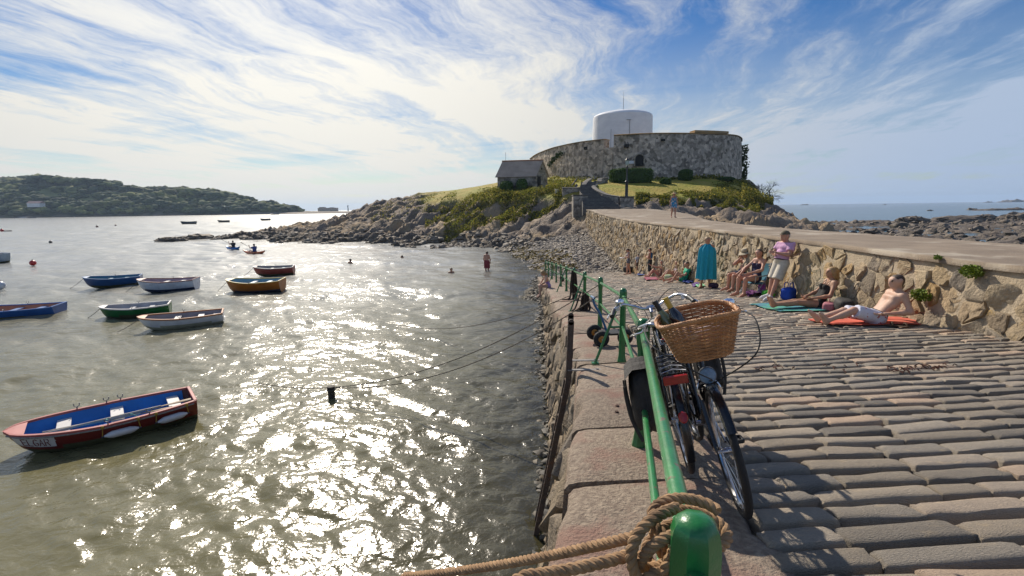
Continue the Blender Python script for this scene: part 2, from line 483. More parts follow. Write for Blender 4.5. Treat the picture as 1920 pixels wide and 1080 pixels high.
# ---- materials of the stone setting
M_sett = mat('granite_sett', (.44,.365,.275), (.29,.25,.20), 16, .7, .9, 36, bdist=.026, rand=.28, spec=.4,
             palette=[(.23,.215,.195),(.35,.305,.245),(.40,.335,.26),(.27,.25,.22),(.43,.36,.275),(.31,.275,.23),(.47,.33,.23)],
             c3=(.48,.385,.265), scale3=4, amt3=(.55,.75))
M_bed = mat('slip_bedding', (.30,.25,.165), (.18,.15,.10), 12, .95, .8, 50, c3=(.22,.19,.11), scale3=1.2)
M_coping = mat('granite_coping', (.34,.275,.21), (.20,.155,.12), 26, .8, 1.0, 48, bdist=.03, rand=.14, c3=(.26,.155,.12), scale3=2.6, amt3=(.46,.72), spec=.3)
M_rubble = mat('rubble_stone', (.34,.27,.18), (.22,.185,.14), 7, .85, 1.0, 22, bdist=.04, rand=.16, spec=.25,
               palette=[(.30,.25,.19),(.46,.35,.21),(.36,.295,.20),(.48,.31,.13),(.24,.21,.175),(.48,.385,.25),(.33,.28,.22),(.42,.30,.165)],
               c3=(.36,.24,.08), scale3=3.5, amt3=(.62,.78))
M_mortar = mat('lime_mortar', (.50,.41,.29), (.38,.31,.215), 5, .95, .9, 30, bdist=.03, coord='Position')
M_deck = mat('causeway_deck', (.28,.22,.16), (.20,.155,.112), 1.3, .9, .7, 30, coord='Position', c3=(.40,.345,.27), scale3=.7, amt3=(.54,.66))
M_wetrub = mat('quay_stone', (.27,.215,.145), (.15,.125,.095), 6, .8, 1.0, 20, bdist=.04, rand=.2,
               palette=[(.22,.175,.12),(.32,.25,.17),(.16,.14,.12),(.28,.21,.13)], spec=.3)

# ---- slipway (structure) and its setts
def grid_sheet(name, X, Y, Z, m, parent=None, smooth=True, attrs=None):
    nr, nc = X.shape
    V = np.stack([X.ravel(), Y.ravel(), Z.ravel()], 1)
    i = np.arange(nr-1)[:, None]*nc + np.arange(nc-1)[None, :]
    F = np.stack([i, i+1, i+nc+1, i+nc], -1).reshape(-1, 4)
    return new_obj(name, V, F, m, None, parent, smooth, None, attrs)
yy = np.linspace(-8, 36, 90)
tt = np.linspace(0, 1, 30)
GX = (xi(yy)-.1)[:, None]*(1-tt) + (xt(yy)+.25)[:, None]*tt
GY = np.repeat(yy[:, None], 30, 1)
slip = grid_sheet('slipway', GX, GY, zs(GX, GY)-.056 + .012*fbm(GX*3, GY*3), M_bed)
tag(slip, 'sloping slipway of grey granite setts running down to the beach', None, None, 'structure')

def stone_unit(seed, nx=8, ny=6):
    """one worn sett, about 1 x 1 x 1: flat top, tight ends, upright sides, open below"""
    rg = np.random.default_rng(seed)
    u = np.array([-1,-.955,-.80,-.3,.3,.80,.955,1.0]); v = np.array([-1,-.90,-.62,.2,.8,1.0])
    U, Vv = np.meshgrid(u, v)
    edge = np.maximum(np.abs(U)**22, np.abs(Vv)**9)
    H = .5 - .13*edge + .035*(rg.random()-.4)*Vv + .07*fbm(U*2.1+seed*3.1, Vv*1.6+seed, seed=seed, o=4) + rg.normal(size=U.shape)*.016
    lo = np.interp(U, [-1,-.5,0,.5,1], rg.normal(size=5)*.055); hi = np.interp(U, [-1,-.5,0,.5,1], rg.normal(size=5)*.035)
    sx = U*.5 + rg.normal(size=U.shape)*.006 + (Vv*.5)*rg.normal()*.03
    sy = np.where(Vv < 0, Vv*(.5+lo), Vv*(.5+hi)) + np.sign(-Vv)*.05*np.abs(U)**18
    top = np.stack([sx, sy, H], -1).reshape(-1, 3)
    ring = [j for j in range(nx)] + [i*nx+nx-1 for i in range(1, ny)] + [(ny-1)*nx+j for j in range(nx-2, -1, -1)] + [i*nx for i in range(ny-2, 0, -1)]
    bot = top[ring].copy(); bot[:, 2] = -.5; bot[:, :2] *= 1.03
    V = np.vstack([top, bot]); n0 = len(top); F = []
    for i in range(ny-1):
        for j in range(nx-1): F.append((i*nx+j, i*nx+j+1, (i+1)*nx+j+1, (i+1)*nx+j))
    K = len(ring)
    for a in range(K): F.append((ring[a], n0+a, n0+(a+1) % K, ring[(a+1) % K]))
    return V, np.array(F)
UNITS = [stone_unit(s) for s in range(14)]
setts = []
rg = np.random.default_rng(5)
y = -2.6; irow = 0
while y < 31.5:
    w = .19*rg.uniform(.9, 1.1)
    x = float(xi(y)) + .03 - (.0 if irow % 2 else .0)
    if y < 2.6: x += max(0, (2.6-y)*.0)
    xe = float(xt(y)) + .05
    while x < xe:
        Ls = rg.choice([.28,.34,.42,.5,.58,.66], p=[.14,.2,.24,.2,.14,.08])*rg.uniform(.92, 1.08)
        cx = x + Ls/2; cy = y + w/2 - .035*(cx-1.2)*.3 + rg.normal()*.006
        setts.append((cx, cy, Ls*.985, w*.79, .16*rg.uniform(.92, 1.1), rg.normal()*.014, rg.integers(14), rg.normal()*.012, rg.normal()*.02))
        x += Ls
    y += w; irow += 1
cam_inv = np.linalg.inv(CR3)
def to_px(P):
    c = (np.atleast_2d(P) - np.array([0, 0, CAM_Z])) @ cam_inv.T
    z = -c[:, 2]; zz_ = np.where(z > .01, z, 1e9)
    return np.stack([960 + FPX*c[:, 0]/zz_, 540 - FPX*c[:, 1]/zz_, z], 1)
S = np.array([(s[0], s[1], zs(s[0], s[1])) for s in setts]); pj = to_px(S)
vis = (pj[:, 2] > .3) & (pj[:, 0] > -60) & (pj[:, 0] < 1990) & (pj[:, 1] < 1150)
order = np.argsort(np.where(vis, pj[:, 2], 1e6)); single = set(order[:300].tolist())
unit_me = []
for k, (V, F) in enumerate(UNITS):
    o = new_obj('sett', V, F, M_sett, None, slip, True, 50); unit_me.append(o.data); bpy.data.objects.remove(o)
SLX, SLY = math.atan(-.095), math.atan(-.04)
rV, rF, rR, nn = [], [], [], 0
for i, (cx, cy, L_, w, h, rz, k, tx, ty) in enumerate(setts):
    zc = float(zs(cx, cy)) - h/2 + .035
    E = Matrix.Translation((cx, cy, zc)) @ Matrix.Rotation(SLX-.09+tx*2, 4, 'X') @ Matrix.Rotation(SLY+ty, 4, 'Y') @ Matrix.Rotation(rz, 4, 'Z') @ Matrix.Diagonal((L_, w, h, 1))
    if i in single:
        o = bpy.data.objects.new('sett', unit_me[k]); COL.objects.link(o); o.parent = slip; o.matrix_local = E
    else:
        A = np.array(E); V, F = UNITS[k]
        rV.append(V @ A[:3, :3].T + A[:3, 3]); rF.append(F + nn); nn += len(V); rR.append(np.full(len(F), rg.random()))
o = new_obj('far_setts', np.vstack(rV), np.vstack(rF), M_sett, None, slip, True, 50, [('rnd', 'FACE', np.concatenate(rR))])
tag(o, kind='stuff')

# ---- rubble masonry on a curved face
def rubble(parent, name, pos, box, rad, count, m, keep, n_single, seed, hmin=.03, hmax=.09, asp=1.0, gap=.022, extra=None):
    pts = dart(box, rad, count, seed)
    if extra is not None:
        e = np.array(extra)
        for ex, ey, er in e: pts = pts[((pts[:,0]-ex)**2+(pts[:,1]-ey)**2) > er*er]
        pts = np.vstack([pts, e[:, :2]])
    cells = voronoi(pts, box, asp)
    rg = np.random.default_rng(seed+1); items = []
    for c in cells:
        if len(c) < 3: continue
        A = np.array(c); cen = A.mean(0)
        if not keep(cen[0], cen[1]): continue
        sz = np.sqrt(((A-cen)**2).sum(1)).mean()
        A = cen + (A-cen)*(1-gap*rg.uniform(.6, 1.6)/max(sz, .05))
        if len(A) > 8: A = A[::2]
        A = np.array(chaikin([tuple(p) for p in A], .15)); K = len(A)
        A = A + rg.normal(size=A.shape)*.012*min(1, sz/.2)
        h = rg.uniform(hmin, hmax); tx, ty = rg.normal()*.16, rg.normal()*.16
        V = []
        for sc, off in ((1.0, -.05), (.97, h*.6), (.86, h*.97), (.45, h)):
            for p in A:
                q = cen + (p-cen)*sc
                t_ = (tx*(q[0]-cen[0]) + ty*(q[1]-cen[1])) if off > 0 else 0
                if off > h*.8: t_ += rg.normal()*.012
                V.append(pos(q[0], q[1], off + t_))
        V.append(pos(cen[0], cen[1], h + rg.normal()*.012))
        F = []
        for l in range(3): F += [(l*K+j, l*K+(j+1) % K, (l+1)*K+(j+1) % K, (l+1)*K+j) for j in range(K)]
        F += [(3*K+j, 3*K+(j+1) % K, 4*K) for j in range(K)]
        p3 = to_px(np.array([pos(cen[0], cen[1], 0)]))[0]
        inv = p3[2] > .3 and -50 < p3[0] < 1970 and -50 < p3[1] < 1130
        items.append((sz/p3[2] if inv else 0, np.array(V), F))
    items.sort(key=lambda t: -t[0])
    for k, (s, V, F) in enumerate(items[:n_single]):
        cen = V.mean(0); o = new_obj(name, V-cen, F, m, None, parent, True, 42); o.location = cen
    mb = MB(); rr = []
    for s, V, F in items[n_single:]:
        mb.add(V, F); rr += [rg.random()]*len(F)
    if mb.n: tag(mb.build('rest_of_'+name+'work', m, parent, True, 42, [('rnd', 'FACE', rr)]), kind='stuff')

# ---- causeway
causeway = empty('causeway_wall', (0,0,0), label='long tan rubble stone causeway wall with a flat concrete top leading to the fort', cat='wall')
def pos_c(Y, z, off):
    z = min(z, float(ztop(Y))-.03)
    return (float(xt(Y)) - .10*(float(ztop(Y))-z) - off, Y, z)
def base_c(Y): 
    return float(np.interp(Y, [-9, 30, 34, 40, 46, 50], [zs(6.4,-9), zs(7.5,30), .55, 1.0, 1.55, 2.4]))
rubble(causeway, 'stone', pos_c, (-4, -.2, 49, 4.05), lambda a, b: .285, 2700, M_rubble,
       lambda a, b: base_c(a)-.12 < b < float(ztop(a))-.10, 300, 21, .012, .042, gap=.012, extra=[(6.45,3.0,.33),(7.3,2.85,.26)])
ys = np.linspace(-9, 49, 240); zz = np.linspace(0, 1, 14)
GX = np.zeros((240, 14)); GY = np.repeat(ys[:, None], 14, 1); GZ = np.zeros((240, 14))
for j, t in enumerate(zz):
    zb = np.interp(ys, [-9, 30, 34, 40, 50], [2, -.6, -.3, .2, 1.0]); zt = ztop(ys)-.01
    GZ[:, j] = zb*(1-t)+zt*t
    GX[:, j] = xt(ys) - .10*(ztop(ys)-GZ[:, j]) + .012*fbm(ys*4, GZ[:, j]*4)
grid_sheet('mortar_face', GX, GY, GZ, M_mortar, causeway)
# deck with a slightly ragged inner edge
dj = np.linspace(0, 1, 24)
GX = (xt(ys)-.06+.07*fbm(ys*1.3, ys*0, o=4, seed=3))[:, None]*(1-dj) + xrt(ys)[:, None]*dj
GY = np.repeat(ys[:, None], 24, 1)
GZ = (ztop(ys)+.025)[:, None] + .02*fbm(GX*.8, GY*.5, seed=8) + .006*fbm(GX*5, GY*5, seed=9)
lip = GZ[:, :1]-.09
grid_sheet('concrete_top', np.hstack([GX[:, :1]+.01, GX]), np.hstack([GY[:, :1], GY]), np.hstack([lip, GZ]), M_deck, causeway)
GXr = np.stack([xrt(ys)-.05, xrt(ys), xrt(ys)+.35, xrt(ys)+.9, xrt(ys)+1.6], 1); GZr = np.stack([ztop(ys)+.02, ztop(ys)-.02, ztop(ys)-1.0, ztop(ys)-2.3, ztop(ys)*0-.6], 1)
GXr[:, 1:] += .1*fbm(GXr[:, 1:]*2, np.repeat(ys[:, None], 4, 1)*2)
grid_sheet('seaward_face', GXr, np.repeat(ys[:, None], 5, 1), GZr, M_rubble, causeway)

# ---- quay wall with its coping stones
quay = empty('quay_wall', (0,0,0), label='stone quay wall with wide granite coping stones beside the water', cat='wall')
joints = [-6.2,-4.9,-3.6,-2.3,-1.1,.35,1.62,2.9,3.84,5.03,6.2,7.35,8.6,9.7,10.9,12.1,13.2,14.5,15.6,16.9,18.0,19.2,20.4,21.5,22.8,24,25.1,26.3,27.6,28.8,30,31.2,32.4,33.5]
rg = np.random.default_rng(77)
for a, b in zip(joints[:-1], joints[1:]):
    a2, b2 = a+.013, b-.013
    nu, nv = max(5, int((b2-a2)/.16)), 9
    ev = np.array([0, .03, .10, .3, .5, .7, .90, .97, 1.0])
    U = np.linspace(0, 1, nu)
    wob_o = .03*rg.normal(size=nu); wob_i = .02*rg.normal(size=nu); dz = rg.normal()*.006; sk = rg.normal()*.03
    V = []; 
    for i, u in enumerate(U):
        yb = a2+(b2-a2)*u
        x0, x1 = float(xo(yb))+wob_o[i], float(xi(yb))+wob_i[i] + (.10 if yb < 2.2 else 0)
        for j, e in enumerate(ev):
            xx = x0+(x1-x0)*e
            y2 = yb + sk*(e-.5)
            ez = min(e, 1-e)*(x1-x0); eu = min(u, 1-u)*(b2-a2)
            z = float(zs(xx, y2)) + .03 + dz - .05*max(0, 1-ez/.07)**2 - .03*max(0, 1-eu/.035)**2 + rg.normal()*.0022
            V.append((xx, y2, z))
    n0 = len(V); F = []
    for i in range(nu-1):
        for j in range(nv-1): F.append((i*nv+j, i*nv+j+1, (i+1)*nv+j+1, (i+1)*nv+j)[::-1])
    ring = [i*nv for i in range(nu)] + [(nu-1)*nv+j for j in range(1, nv)] + [i*nv+nv-1 for i in range(nu-2, -1, -1)] + [j for j in range(nv-2, 0, -1)]
    V += [(V[r_][0]-.02*(1 if r_ % nv == 0 else 0), V[r_][1], V[r_][2]-.30) for r_ in ring]
    K = len(ring); F += [(ring[q], ring[(q+1) % K], n0+(q+1) % K, n0+q)[::-1] for q in range(K)]
    V = np.array(V); cen = V.mean(0)
    o = new_obj('coping_stone', V-cen, F, M_coping, None, quay, True, 50); o.location = cen
def pos_q(Y, z, off):
    zc = float(zs(float(xo(Y)), Y))
    return (float(xo(Y)) + .05 - .17*(zc-z) - off, Y, z)
rubble(quay, 'wall_stone', pos_q, (-3, -.3, 33, 2.9), lambda a, b: .42, 700, M_wetrub,
       lambda a, b: b < float(zs(1.0, a))-.20, 220, 31, .03, .09)
ysq = np.linspace(-8, 33.4, 120); GX = np.zeros((120, 9)); GZ = GX.copy(); GY = np.repeat(ysq[:, None], 9, 1)
for j, t in enumerate(np.linspace(0, 1, 9)):
    zc = zs(xo(ysq), ysq); GZ[:, j] = -1.6*(1-t) + (zc-.1)*t
    GX[:, j] = xo(ysq)+.05-.17*(zc-GZ[:, j]) + .02*fbm(ysq*3, GZ[:, j]*3)
grid_sheet('mortar_face', GX, GY, GZ, M_wetrub, quay)
# sunken fixing bolts left in the coping
for (bx, by) in ((1157,780),(1156,795),(1157,1050)):
    p = at_z(bx, by, 2.35 if by < 900 else 2.62); p[2] = float(zs(p[0], p[1]))+.03
    MB().lathe([(.0,.0),(.028,0),(.028,.006),(.016,.012),(.016,.022),(0,.024)], 8, Matrix.Translation(tuple(p))).build('old_bolt', mat('rust', (.12,.06,.04), (.07,.045,.04), 40, .85, .8, 120), quay)

# ---- green railing
M_green = mat('green_gloss_paint', (.018,.175,.045), (.014,.135,.036), 16, .28, .55, 38, bdist=.004, coat=.35, c3=(.012,.09,.03), scale3=9, amt3=(.56,.64))
M_greenrail = mat('green_rail_paint', (.03,.22,.06), (.02,.16,.045), 14, .3, .6, 42, bdist=.004, coat=.35, c3=(.17,.10,.06), scale3=26, amt3=(.61,.66))
rail_y = [-2.0,.83,3.4,6.14,8.95,11.74,14.8,17.8,20.6,23.4,26.2,29.0,31.5]
railing = empty('quay_railing', (0,0,0), label='green painted iron railing with stout posts along the quay edge', cat='railing')
heads = []; mids = []
for k, Y in enumerate(rail_y):
    X = float(xr(Y)); zb = float(zs(X, Y))+.03; heads.append((X, Y, zb+.87)); mids.append((X, Y, zb+.47))
    yaw = -math.atan2(float(xr(Y+.2)-xr(Y-.2)), .4)
    T = Matrix.Translation((X, Y, zb)) @ Matrix.Rotation(yaw, 4, 'Z')
    mb = MB()
    mb.lathe([(.062,.0),(.062,.012),(.056,.03),(.045,.10),(.042,.3),(.040,.6),(.038,.80)], 8, T @ Matrix.Rotation(R(22.5), 4, 'Z'))
    # head block: eight-sided, domed
    prof = [(.040,.76),(.047,.79),(.0495,.82),(.0495,.915),(.0475,.938),(.043,.957),(.035,.970),(.022,.978),(.0,.981)]
    mb.lathe(prof, 8, T @ Matrix.Rotation(R(22.5), 4, 'Z'), sx=1.0, sy=1.0)
    mb.build('post', M_green, railing, True, 32)
    if k >= 3 and k % 2 == 1 or k in (10, 12):
        xo_ = X-.36; zo = float(zs(xo_, Y))+.03
        mbr = MB(); mbr.tube([(X-.03, Y, zb+.86), (xo_, Y-.05, zo+.01)], .019, 8); mbr.box((xo_, Y-.05, zo+.012), (.09,.07,.02))
        mbr.tube([(X-.02, Y, zb+.47), (X-.19, Y-.025, zb+.47)], .014, 6)
        mbr.build('brace', M_green, railing)
for arr, rr_, nm in ((heads, .0245, 'top_rail'), (mids, .0185, 'lower_rail')):
    for k in range(len(arr)-1):
        ya, yb_ = arr[k][1], arr[k+1][1]; pp = []
        for t in np.linspace(0, 1, 14):
            pp.append(tuple(np.array(arr[k])*(1-t)+np.array(arr[k+1])*t + np.array([.35*0,0,0])))
        MB().tube(pp, rr_, 12).build(nm, M_greenrail, railing)

# ---- water and sea bed
def build_water():
    rad = np.concatenate([[.5, 1.2, 2.2, 3.0], np.exp(np.arange(math.log(3.6), math.log(300), .0066)), np.geomspace(320, 7600, 44)])
    ang = np.radians(np.concatenate([np.arange(-50, 12, .2), np.arange(12, 308, 3.0)])); na = len(ang)
    Rr, Aa = np.meshgrid(rad, ang, indexing='ij'); X, Y = Rr*np.sin(Aa), Rr*np.cos(Aa)
    # wind waves of the bay, each band only where the sheet is fine enough to carry it
    Z = np.zeros_like(X); wedge = sstep(-50, -47, np.degrees(Aa))*sstep(12, 10, np.degrees(Aa))
    for k, (lam, amp, th, st) in enumerate(((9.0,.10,-28,.6),(4.2,.065,-34,.6),(2.0,.040,-24,.6),(1.0,.024,-38,.6),(.5,.0135,-22,.65),(.25,.0062,-35,.7))):
        c_, s_ = math.cos(R(th)), math.sin(R(th)); u = (X*c_+Y*s_)/lam*st*2; v = (-X*s_+Y*c_)/lam*2
        u, v = u+.35*vnoise(u*.5, v*.5, seed=k+80), v+.35*vnoise(u*.5+9, v*.5, seed=k+90)
        n_ = vnoise(u, v, seed=k+70); n_ = n_ - .35*np.abs(n_)          # broad troughs, narrower crests
        Z += amp*1.25*n_*sstep(1.7, 3.0, lam/(Rr*.0066))*wedge*sstep(295, 220, Rr)*(1-.72*sstep(30, 8, Rr)*(lam > 1.5))
    V = np.vstack([[(0,0,0)], np.stack([X.ravel(), Y.ravel(), Z.ravel()], 1)])
    i_ = np.arange(len(rad)-1)[:, None]*na; j_ = np.arange(na)[None, :]; j2 = (j_+1) % na
    F = np.stack([1+i_+j_, 1+i_+j2, 1+i_+na+j2, 1+i_+na+j_], -1).reshape(-1, 4)[:, ::1]
    F = np.vstack([F, np.array([(0, 1+j, 1+(j+1) % na, 1+(j+1) % na) for j in range(0)], int).reshape(-1, 4)])
    m = bpy.data.materials.new('sea_water'); m.use_nodes = True; nt = m.node_tree; nt.nodes.clear(); N, L = nt.nodes.new, nt.links.new
    out = N('ShaderNodeOutputMaterial'); geo = N('ShaderNodeNewGeometry'); sep = N('ShaderNodeSeparateXYZ'); L(geo.outputs['Position'], sep.inputs[0])
    def noise(sx, sy, rotz, scale, det, dist=0., rough=.5):
        mp = N('ShaderNodeMapping'); mp.inputs['Rotation'].default_value = (0,0,R(rotz)); mp.inputs['Scale'].default_value = (sx, sy, 1); L(geo.outputs['Position'], mp.inputs[0])
        n = N('ShaderNodeTexNoise'); n.inputs['Scale'].default_value = scale; n.inputs['Detail'].default_value = det; n.inputs['Distortion'].default_value = dist; n.inputs['Roughness'].default_value = rough
        L(mp.outputs[0], n.inputs['Vector']); return n.outputs['Fac']
    def mth(op, a, b=None):
        q = N('ShaderNodeMath'); q.operation = op
        for i, v in enumerate((a, b)):
            if v is None: continue
            if isinstance(v, (int, float)): q.inputs[i].default_value = v
            else: L(v, q.inputs[i])
        return q.outputs[0]
    def rng(v, a, b):
        r_ = N('ShaderNodeMapRange'); r_.interpolation_type = 'SMOOTHSTEP'; r_.inputs['From Min'].default_value = a; r_.inputs['From Max'].default_value = b; L(v, r_.inputs['Value']); return r_.outputs[0]
    w1 = noise(.55, 1.25, -32, 1.15, 2, .6)          # wavelets running in obliquely
    w2 = noise(.8, 1.2, -18, 3.4, 3, .5)
    w3 = noise(1, 1, 10, 11, 3, .2)
    w0 = noise(.5, 1.0, -25, .22, 2)
    hgt = mth('ADD', mth('ADD', mth('MULTIPLY', w1, .02), mth('MULTIPLY', w2, .034)), mth('ADD', mth('MULTIPLY', w3, .009), mth('MULTIPLY', w0, .02)))
    bp = N('ShaderNodeBump'); bp.inputs['Strength'].default_value = 1.0; bp.inputs['Distance'].default_value = 1.0; L(hgt, bp.inputs['Height'])
    fr = N('ShaderNodeFresnel'); fr.inputs['IOR'].default_value = 1.6; L(bp.outputs[0], fr.inputs['Normal'])
    gl = N('ShaderNodeBsdfGlossy'); gl.inputs['Roughness'].default_value = .17; L(bp.outputs[0], gl.inputs['Normal'])
    sea = rng(sep.outputs[0], 14, 40); L(mth('SUBTRACT', 1.6, mth('MULTIPLY', sea, .40)), fr.inputs['IOR'])
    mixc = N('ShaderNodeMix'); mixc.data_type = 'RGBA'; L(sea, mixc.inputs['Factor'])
    bay = N('ShaderNodeMix'); bay.data_type = 'RGBA'; L(rng(sep.outputs[1], 8, 48), bay.inputs['Factor']); bay.inputs['A'].default_value = (.165,.15,.07,1); bay.inputs['B'].default_value = (.40,.405,.38,1); L(bay.outputs['Result'], mixc.inputs['A']); mixc.inputs['B'].default_value = (.012,.088,.115,1)  # bay body pales further out: silvery sky reflection put into its colour
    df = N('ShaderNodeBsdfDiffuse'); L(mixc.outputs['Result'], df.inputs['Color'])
    tr = N('ShaderNodeBsdfTransparent'); tr.inputs[0].default_value = (.80,.80,.66,1)
    # clear over the shallows beside the quay and beach, murky further out
    cl = mth('MULTIPLY', rng(sep.outputs[0], -4.5, 1.2), rng(sep.outputs[1], 60, 38))
    murk = mth('SUBTRACT', .93, mth('MULTIPLY', cl, .72))
    body = N('ShaderNodeMixShader'); L(murk, body.inputs[0]); L(tr.outputs[0], body.inputs[1]); L(df.outputs[0], body.inputs[2])
    top = N('ShaderNodeMixShader'); L(fr.outputs[0], top.inputs[0]); L(body.outputs[0], top.inputs[1]); L(gl.outputs[0], top.inputs[2])
    L(top.outputs[0], out.inputs[0])
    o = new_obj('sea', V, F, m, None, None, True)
    tag(o, 'glittering grey-green sea water of the bay', None, None, 'structure')
build_water()
# ================================================================== islet, beach, sea bed, reef, headland
ctrl = []
def cp(x, y, D): ctrl.append(at_d(x, y, D))
for a in [(420,444,80),(480,433,82),(545,421,84),(600,419,85),(655,403,85),(700,378,85),(760,368,87),(800,360,87),(850,357,87),(900,353,81),(940,350,76),
          (700,432,69),(800,424,66),(900,420,61),(1000,418,57),(1080,412,53),
          (700,449,65),(850,453,59),(960,446,54),(1040,440,50),
          (830,378,74),(880,371,70),(930,366,67),(1000,362,65),(1070,362,60.5),(850,400,71),(950,398,63.5),(1060,390,57),
          (985,352,72),(1030,352,74),(1040,336,82),(1045,331,86),(1150,336,79),(1250,336,76),(1380,333,79),(1000,326,100),
          (1130,347,63),(1180,369,55.5),(1250,361,60),(1330,362,60),(1390,352,68),(1200,371,54.6),(1300,373,56),(1400,376,60),
          (1200,389,52.8),(1300,393,52),(1400,397,53),(1420,347,74),(1445,380,68),(1480,396,60),(1540,409,50),(1562,430,44),(1500,424,42),(1350,414,44)]:
    cp(*a)
ctrl += [np.array(p, float) for p in [(-50,78,-.4),(-40,74,-.4),(-21,61.5,-.25),(-12,57,-.25),(-1.7,52.6,-.2),(-.5,46,-.15),(1.0,39,-.15),(1.2,33.5,-.15),(.2,30,-.5),
    (-6,50,-.9),(-4,40,-.9),(-2,30,-.9),(-20,52,-1.5),(-45,66,-1.5),(-60,85,-2),(-60,60,-2),
    (5,32.6,.15),(7.3,33,.45),(3,35,.25),(7.5,38,1.0),(4,40,.8),(6,43,1.3),(3,46,1.2),(7.6,46,1.9),(0,50,.5),(8,50,3.3),(9.5,50,4.0),(13,49,3.7),
    (10,40,1.2),(14,35,.8),(18,38,2.0),(24,38,1.0),(29,41,.1),(34,47,-.3),(37,58,-.4),(40,72,-.4),(40,90,-.5),(28,112,-.6),(5,126,-.8),(-25,112,-.8),(-52,92,-.6),
    (12,30,.3),(20,30,-.2),(26,33,-.4),(45,40,-1.5),(50,70,-2),(50,110,-2.5),(10,140,-3),(-40,125,-2.5),(-70,110,-3),
    (17,92,8.6),(24,92,8.8),(30,84,8.2),(8,98,9.2),(20,104,6.0),(2,108,6.2),(-10,98,6.5),(-25,94,5.0),(34,82,4.5)]]
C_ = np.array(ctrl)
def rbf_fit(C):
    D = np.linalg.norm(C[:, None, :2]-C[None, :, :2], axis=2); n = len(C)
    A = np.zeros((n+3, n+3)); A[:n, :n] = D + np.eye(n)*-.12; A[:n, n] = 1; A[:n, n+1:] = C[:, :2]; A[n, :n] = 1; A[n+1:, :n] = C[:, :2].T
    w = np.linalg.solve(A, np.r_[C[:, 2], 0, 0, 0])
    def f(X, Y):
        P = np.stack([np.ravel(X), np.ravel(Y)], 1); o = np.zeros(len(P))
        for s in range(0, len(P), 20000):
            q = P[s:s+20000]; d = np.linalg.norm(q[:, None]-C[None, :, :2], axis=2)
            o[s:s+20000] = d @ w[:n] + w[n] + q @ w[n+1:]
        return o.reshape(np.shape(X))
    return f
hill0 = rbf_fit(C_)
fort_c = np.array([17.5, 91.0])
def in_lawn(X, Y):
    """1 on the mown terraces and tops, 0 on rock"""
    n = .9*fbm(X*.25, Y*.25, seed=41)
    Z = hill0(X, Y)
    right = sstep(4.75, 5.35, Z + .35*n)*sstep(7.0, 9.0, X)*sstep(37, 33.5, X + n)
    left = sstep(5.0, 5.8, Z + .5*n)*sstep(-18, -11, X + n*2)*sstep(9.5, 8.0, X)
    strip = sstep(6.1, 6.7, Z+.6*n)*sstep(-19, -14, X)*sstep(-2, -10, X)*.8
    return np.clip(np.maximum(np.maximum(right, left), strip), 0, 1)
def terrain(X, Y):
    Z = hill0(X, Y); lawn = in_lawn(X, Y)
    beach = sstep(-3.5, -.5, X)*sstep(9.6, 8.6, X)*sstep(52, 46.5, Y + .35*X)*sstep(2.3, 1.5, Z)
    # slanting rock ledges
    u = X*.83+Y*.55; v = -X*.55+Y*.83
    led = fbm(u*.16, v*.42, seed=5, o=6, g=.56, ridged=True)
    blk = fbm(u*.55, v*.9, seed=15, o=5, g=.55, ridged=True)
    rough = (1-lawn)*(1-beach)*sstep(-1.4, .2, Z)
    Z2 = Z + rough*(1.35*(led-.28) + .55*(blk-.3)) + lawn*.10*fbm(X*.5, Y*.5, seed=3) + beach*.05*fbm(X*1.5, Y*1.5, seed=6)
    Z2 = Z2 - rough*.35
    lim = ((X > 6.8) & (X < 14.5) & (Y < 50.5))
    cap = ztop(np.clip(Y, -9, 49)) - .55
    Z2 = np.where(lim, np.minimum(Z2, cap), Z2)
    return Z2, lawn, beach
xs_ = np.arange(-62, 52, .36); ys_ = np.arange(30.5, 136, .36)
TX, TY = np.meshgrid(xs_, ys_)
TZ, LAWN, BEACH = terrain(TX, TY)
def ground_z(x, y):
    i = np.clip((np.asarray(x)-xs_[0])/.36, 0, len(xs_)-1.001); j = np.clip((np.asarray(y)-ys_[0])/.36, 0, len(ys_)-1.001)
    i0, j0 = np.floor(i).astype(int), np.floor(j).astype(int); fi, fj = i-i0, j-j0
    return TZ[j0,i0]*(1-fi)*(1-fj)+TZ[j0,i0+1]*fi*(1-fj)+TZ[j0+1,i0]*(1-fi)*fj+TZ[j0+1,i0+1]*fi*fj
WEED = sstep(.75, .25, TZ)*sstep(-.5, .0, TZ)*sstep(-5, -.5, TX)*sstep(5.5, 2.5, TX)*sstep(54, 48, TY)
WEED = np.clip(WEED*(.5+.9*fbm(TX*.8, TY*.8, seed=12)), 0, 1)
DARK = sstep(1.3, .3, TZ + .5*fbm(TX*.4, TY*.4, seed=13))*(1-BEACH)*.85
M_islet = mat('islet_rock', (.29,.23,.175), (.155,.125,.10), .55, .85, 1.0, 2.6, bdist=.35, coord='Position', spec=.35, detail=9,
              c3=(.36,.265,.16), scale3=.16, amt3=(.48,.62),
              attr=[('beach', ((.27,.235,.19), (.17,.15,.125), 3.5)), ('tide', ((.11,.092,.07), (.06,.052,.043), 1.2)), ('lawn', ((.25,.25,.02), (.38,.29,.05), .3)), ('weed', ((.21,.15,.02), (.10,.085,.02), 2.0))])
keepm = (TZ > -2.0)
islet = grid_sheet('islet', TX, TY, TZ, M_islet, None, True, [('lawn', 'POINT', LAWN.ravel()), ('beach', 'POINT', (BEACH*(1-LAWN)).ravel()), ('tide', 'POINT', DARK.ravel()), ('weed', 'POINT', WEED.ravel())])
tag(islet, 'rocky islet with grass terraces and a shingle beach', None, None, 'structure')

